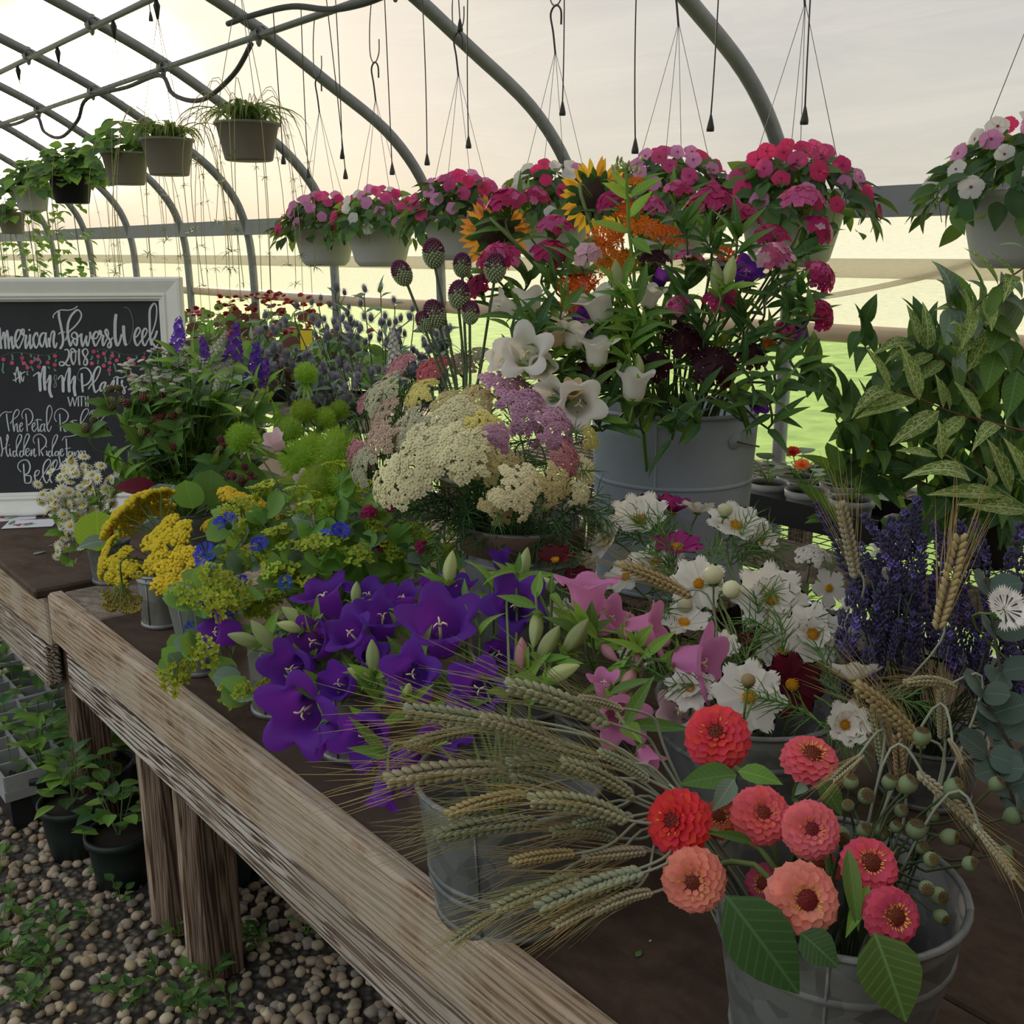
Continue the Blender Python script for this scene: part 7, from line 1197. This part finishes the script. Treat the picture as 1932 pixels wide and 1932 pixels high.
# ---- spider plants and pothos on the upper pipe
SPL = MB().blade(None, 1, .06, 8, lambda t: (.6+.4*math.sin(PI*t))*(1-t**3), 1.1, -2.3, fold=.4, nv=1).build('spider_leaf', leafmat('spider_leaf', hx('6E8450'), .4, hx('98AC58')))
q = MB(); random.seed(3)
for k in range(9): q.blade(rotz(k*2.4) @ rotx(U(-.1, .5)), U(.6, 1), .10, 4, LANCE, .3, -1.2, nv=1)
PLT = q.build('plantlet', leafmat('plantlet_leaf', hx('5C7048'), .35, hx('88A050'))); M_run = plain('runner_stem', hx('A89E70'), .7)
def spider(px, py, w_, label, mat, leaves, runners, hL=.19, pothos=False, X=2.18):
    c = onx(px, py, X); d = (c-CC).dot(CF); R = siz(w_, d)/2; random.seed(px); H = siz(hL, d); base = c-V(0, 0, H); th = thing('hanging_planter', label, 'hanging basket', base, 'hanging foliage planters')
    part(th, 'pot', MB().lathe([(0, 0), (R*.72, 0), (R*.76, .004), (R*.98, H*.93), (R*1.05, H*.93), (R*1.05, H), (R*.97, H), (R*.9, H*.9)], 28).build('planter_pot', mat), T(*base))
    top = V(X, c.y, 2.80); part(th, 'hook', MB().tube([top, top-V(0, 0, .03), top-V(0, 0, .09)], [.006, .018, .006], 8).build('planter_hook', M_black))
    for k in range(3): a = k*2.1+.4; part(th, 'hanger_wire', MB().tube([top-V(0, 0, .08), c+V(R*math.cos(a), R*math.sin(a), 0)], .0016, 4).build('hanger_wire', M_wire))
    if not pothos:
        for k in range(leaves): a = U(0, 6.28); part(th, 'leaf', SPL, T(*(c+V(U(-.5, .5)*R, U(-.5, .5)*R, -.01))) @ rotz(a) @ Matrix.Diagonal((U(.8, 1.2), 1, 1, 1)) @ SC(U(.18, .36)))
    else:
        for k in range(leaves): a = U(0, 6.28); rr = U(.1, 1.55)*R; p_ = c+V(rr*math.cos(a), rr*math.sin(a), U(.01, .17)*(1.25-.6*rr/R)-(rr/R-1)*.14*(rr > R)); leaf(th, p_, p_+V(math.cos(a), math.sin(a), U(-.9, .1))*.085, .075, 'oval', random.choice((G_mid, G_fresh, G_dark)), V(math.cos(a)-.4, math.sin(a)-.5, .8))
    for k in range(runners):
        a = U(0, 6.28); L = U(.35, 1.0); e1 = c+V(R*1.3*math.cos(a), R*1.3*math.sin(a), U(.05, .16)); e2 = c+V(R*U(1.6, 2.6)*math.cos(a), R*U(1.6, 2.6)*math.sin(a), -L); pth = cat_rom([c, e1, (e1+e2)/2+V(.05*math.cos(a), .05*math.sin(a), .05), e2], 5); part(th, 'runner', MB().tube(pth, .0016, 4, cap=False).build('runner', M_run))
        for j in range(3): p_ = pth[len(pth)-1-3*j]; part(th, 'plantlet', PLT, T(*p_) @ rotz(U(0, 6)) @ rotx(U(-.5, .5)) @ SC(U(.05, .09)*(1 if j == 0 else .6)))
    return th
spider(466, 232, 118, 'large grey planter of spider plant with long runners, nearest on the upper pipe', M_basketd, 84, 16, 68)
spider(315, 262, 96, 'grey planter of upright spider plant, second on the upper pipe', M_basketd, 90, 14, 66)
spider(235, 288, 86, 'grey planter under trailing leaves, third on the upper pipe', M_basketd, 90, 8, 58, True)
spider(132, 330, 80, 'black planter overflowing with heart-shaped leaves', M_black, 190, 6, 52, True)
spider(58, 352, 66, 'pale grey planter with trailing leaves at the left edge', M_basket, 110, 6, 44, True)
spider(20, 400, 50, 'far planter with trailing vines at the left edge behind the sign', M_basketd, 60, 10, 40, True)
# ---- plants on the bench along the wall
wb = thing('wall_bench', 'long wooden bench of begonias along the far side wall', 'bench', (3.0, 7.5, 0))
for k in range(6): board(wb, 'slat', (2.62+k*.135, 4.4, .72), (2.62+k*.135+.12, 13, .745), M_grey)
for y in (4.6, 7, 9.5, 12):
    for x in (2.68, 3.36): post(wb, V(x, y, 0), .08, .08, .72)
random.seed(11); BGC = {'red': leafmat('begonia_bloom_red', hx('B83038'), .35), 'pink': leafmat('begonia_bloom_pink', hx('D88898'), .35), 'coral': leafmat('begonia_bloom_coral', hx('C8605C'), .35)}; G_bro = leafmat('bronze_leaf', hx('5A3A34'), .3, hx('8A4838'))
for i, (px, py, c_, brz, lab) in enumerate([(365, 590, 'red', 0, 'red begonia in the back row right behind the sign'), (400, 605, 'pink', 1, 'pink bronze-leaved begonia beside the sign frame'), (430, 575, 'red', 0, 'red geranium in the back row, second from the sign'), (465, 590, 'red', 0, 'red geranium in the middle of the wall bench'), (500, 570, 'red', 1, 'bronze-leaved red begonia at the back'), (540, 575, 'coral', 1, 'coral begonia with bronze leaves before the hoop'), (575, 590, 'red', 0, 'red geranium at the right end of the back row'), (450, 640, 'coral', 0, 'leafy green begonia with large pale leaves in front'), (520, 630, 'pink', 0, 'pink begonia with large green leaves, half behind the thistles'), (410, 650, 'pink', 0, 'begonia with broad leaves low beside the sign'), (600, 620, 'coral', 1, 'coral begonia behind the thistles'), (660, 640, 'pink', 0, 'green begonia hidden behind the thistles'), (380, 640, 'coral', 1, 'dark bronze begonia touching the sign frame'), (560, 640, 'red', 0, 'green leafy begonia beside the yellow card')]):
    random.seed(1600+i); X = 3.2 if py < 600 else 2.85; c = onx(px, py, X); c.z = max(c.z, .95); b0 = V(c.x, c.y, .746); th = thing('bench_begonia', lab, 'potted plant', b0, 'begonias on the wall bench'); h = c.z-.746; pot(th, b0, .09, .13, M_black)
    big = py > 600
    for k in range(60):
        a = k*2.4; rr = .22*math.sqrt(k/60); e = b0+V(rr*math.cos(a), rr*math.sin(a), h*U(.45, 1.0)-(rr*.3)); l = U(.08, .13) if big else U(.055, .08); leaf(th, e, e+V(math.cos(a), math.sin(a), U(-.4, .3)).normalized()*l, l*.85, 'round', G_bro if brz and random.random() < .6 else random.choice((G_mid, G_fresh, G_imp2)), V(-.6+U(-.3, .3), -.8+U(-.3, .3), .7))
    for k in range(5): stem(th, [b0+V(0, 0, .12), b0+V(U(-.05, .05), U(-.05, .05), h*.6), b0+V(U(-.1, .1), U(-.1, .1), h*.9)], .003, G_fresh, 4, 'stalk')
    for k in range(12 if not big else 5): a = U(0, 6.28); rr = U(.02, .16); part(th, 'blossom', ROSE, frame(b0+V(rr*math.cos(a), rr*math.sin(a), h*U(.95, 1.12)), V(U(-.6, .3), U(-.8, .2), 1), 0, U(.024, .034)), BGC[c_])
# far leafy vines at the left edge
for i, (px, py) in enumerate([(20, 470), (60, 440), (95, 470), (140, 430), (60, 500), (110, 500)]):
    random.seed(1700+i); c = onx(px, py, 3.3); b0 = V(c.x, c.y, .746); th = thing('climbing_vine', 'leafy vine climbing a string in the '+zone(px, py, 0, 150, 420, 520)+' behind the sign', 'plant', b0, 'climbing vines'); pot(th, b0, .08, .12, M_black); stem(th, [b0+V(0, 0, .1), b0+V(.03, .02, .8), V(c.x, c.y, 2.2)], .004, G_stemd, 4)
    for k in range(40): z = U(.9, 2.1); a = U(0, 6.28); p_ = V(c.x, c.y, z)+V(math.cos(a), math.sin(a), 0)*U(.02, .14); leaf(th, p_, p_+V(math.cos(a), math.sin(a), -.5)*.09, .07, 'oval', random.choice((G_mid, G_fresh)), V(0, 0, 1))
# ================================================================ under the table
M_trayw = plain('white_cell_tray', hx('9A9C98'), .6, 0, .05, .15, 20)
q = MB()
for k in range(7): q.box((-.26, -.27+k*.09-.003, .03), (.26, -.27+k*.09+.003, .075))
for k in range(7): q.box((-.26+k*.0867-.003, -.27, .03), (-.26+k*.0867+.003, .27, .075))
q.box((-.265, -.275, 0), (.265, .275, .03)); CELL = q.build('cell_grid', M_trayw, False)
for i, (px, py, lab) in enumerate([(60, 1420, 'white cell tray of seedlings under the far table, nearest to the viewer'), (40, 1300, 'white cell tray of seedlings farther under the far table')]):
    random.seed(1800+i); c = onz(px, py, .10); c.z = .0; c.x += .12; th = thing('seedling_tray', lab, 'seedling tray', c, 'seedling trays'); q = MB().box((-.25, -.26, 0), (.25, .26, .10)); part(th, 'crate', q.build('tray_crate', M_black, False), T(*c)); part(th, 'cell_grid', CELL, T(*(c+V(0, 0, .10))))
    lm = []
    for k in range(70): p_ = c+V(U(-.25, .25), U(-.26, .26), U(.16, .30)); leaf(th, p_, p_+V(U(-1, 1), U(-1, 1), U(-.2, .4)).normalized()*U(.05, .08), U(.035, .055), 'oval', random.choice((G_mid, G_dark, G_fresh)), V(0, 0, 1))
    for k in range(20): p_ = c+V(U(-.24, .24), U(-.24, .24), .12); stem(th, [p_, p_+V(0, 0, .13)], .002, G_stem, 3, 'stalk')
M_gpot = plain('dark_green_pot', hx('1E2A26'), .5, 0, .1)
for i, (px, py, r, h, nl, lab) in enumerate([(118, 1640, .085, .16, 34, 'dark pot with a bushy young plant left of the table legs'), (205, 1700, .08, .15, 30, 'dark pot with small leaves right behind the table leg'), (60, 1560, .08, .15, 26, 'dark pot with leaves at the left beside the tray'), (395, 1700, .095, .17, 3, 'empty looking black pot with a pale rim under the front table'), (175, 1560, .08, .16, 30, 'dark pot with leaves in shadow behind the leg strip')]):
    random.seed(1850+i); c = onz(px, py, 0); c = c+V(.06, .06, 0); th = thing('nursery_pot', lab, 'potted plant', c, 'nursery pots under the table'); pot(th, c, r, h, M_gpot, .006, .78)
    if nl == 3: part(th, 'pale_rim', MB().lathe([(r+.007, h-.004), (r+.0085, h), (r+.007, h+.003)], 28).build('pale_rim', M_frame), T(*c))
    for k in range(nl): a = k*2.4; p_ = c+V(U(.0, .08)*math.cos(a), U(0, .08)*math.sin(a), h+U(.0, .14)); leaf(th, p_, p_+V(math.cos(a), math.sin(a), U(-.2, .7)).normalized()*U(.045, .075), U(.03, .05), 'oval', random.choice((G_mid, G_fresh, G_dark)), V(0, 0, 1))
    for k in range(5): stem(th, [c+V(0, 0, h-.02), c+V(U(-.05, .05), U(-.05, .05), h+.12)], .002, G_stem, 3, 'stalk')
# weeds on the gravel
for i in range(34):
    random.seed(1900+i); px, py = (U(0, 330), U(1650, 1932)) if i % 3 == 0 else (U(330, 640), U(1760, 1930)) if i % 3 == 1 else (U(0, 130), U(1560, 1930)); c = onz(px, py, .02)
    th = thing('weed', {0: 'small weed at the foot of the table leg', 1: 'clump of small weeds under the front table'}.get(i, 'small green weed in the gravel, '+zone(px, py, 0, 640, 1560, 1932)+' of the floor'), 'weed', c, 'weeds in the gravel'); 
    if i == 0: c = onz(352, 1862, .02); th.location = c; ORG[th] = c
    for k in range(7): a = U(0, 6.28); p_ = c+V(math.cos(a), math.sin(a), 0)*U(0, .03)+V(0, 0, U(.01, .05)); leaf(th, p_, p_+V(math.cos(a), math.sin(a), U(0, .6)).normalized()*U(.018, .04), U(.014, .026), 'oval', random.choice((G_mid, G_mid, G_dark)), V(0, 0, 1)); stem(th, [c, p_], .0008, G_fresh, 3, 'stalk')
# fallen petals and leaf crumbs on the table
for i, (px, py, mt, w_, lab) in enumerate([(62, 1046, G_grey, 26, 'fallen grey leaf on the far table top'), (92, 1030, G_grey, 12, 'tiny leaf crumb on the far table top'), (1200, 1805, G_mid, 20, 'small fallen leaf on the dark table top beside the pail'), (1225, 1777, M_cw, 7, 'white petal crumb on the dark table'), (1010, 1852, M_cw, 8, 'white crumb near the front rail'), (1400, 1900, M_cw, 8, 'white crumb at the foot of the zinnia pail'), (955, 1280, G_mid, 10, 'leaf crumb under the bellflowers')]):
    c = onz(px, py, TZ+.003+(.006 if py < 1100 else 0)); l = siz(w_, 1.6 if py > 1200 else 3.0); single('fallen_leaf', MB().blade(along(V(0, 0, 0), V(1, .3, 0), V(0, 0, 1)), l, l*.5, 4, OVAL, .1, -.2, nv=1).build('fallen_leaf', mt), lab, 'leaf', T(*c))
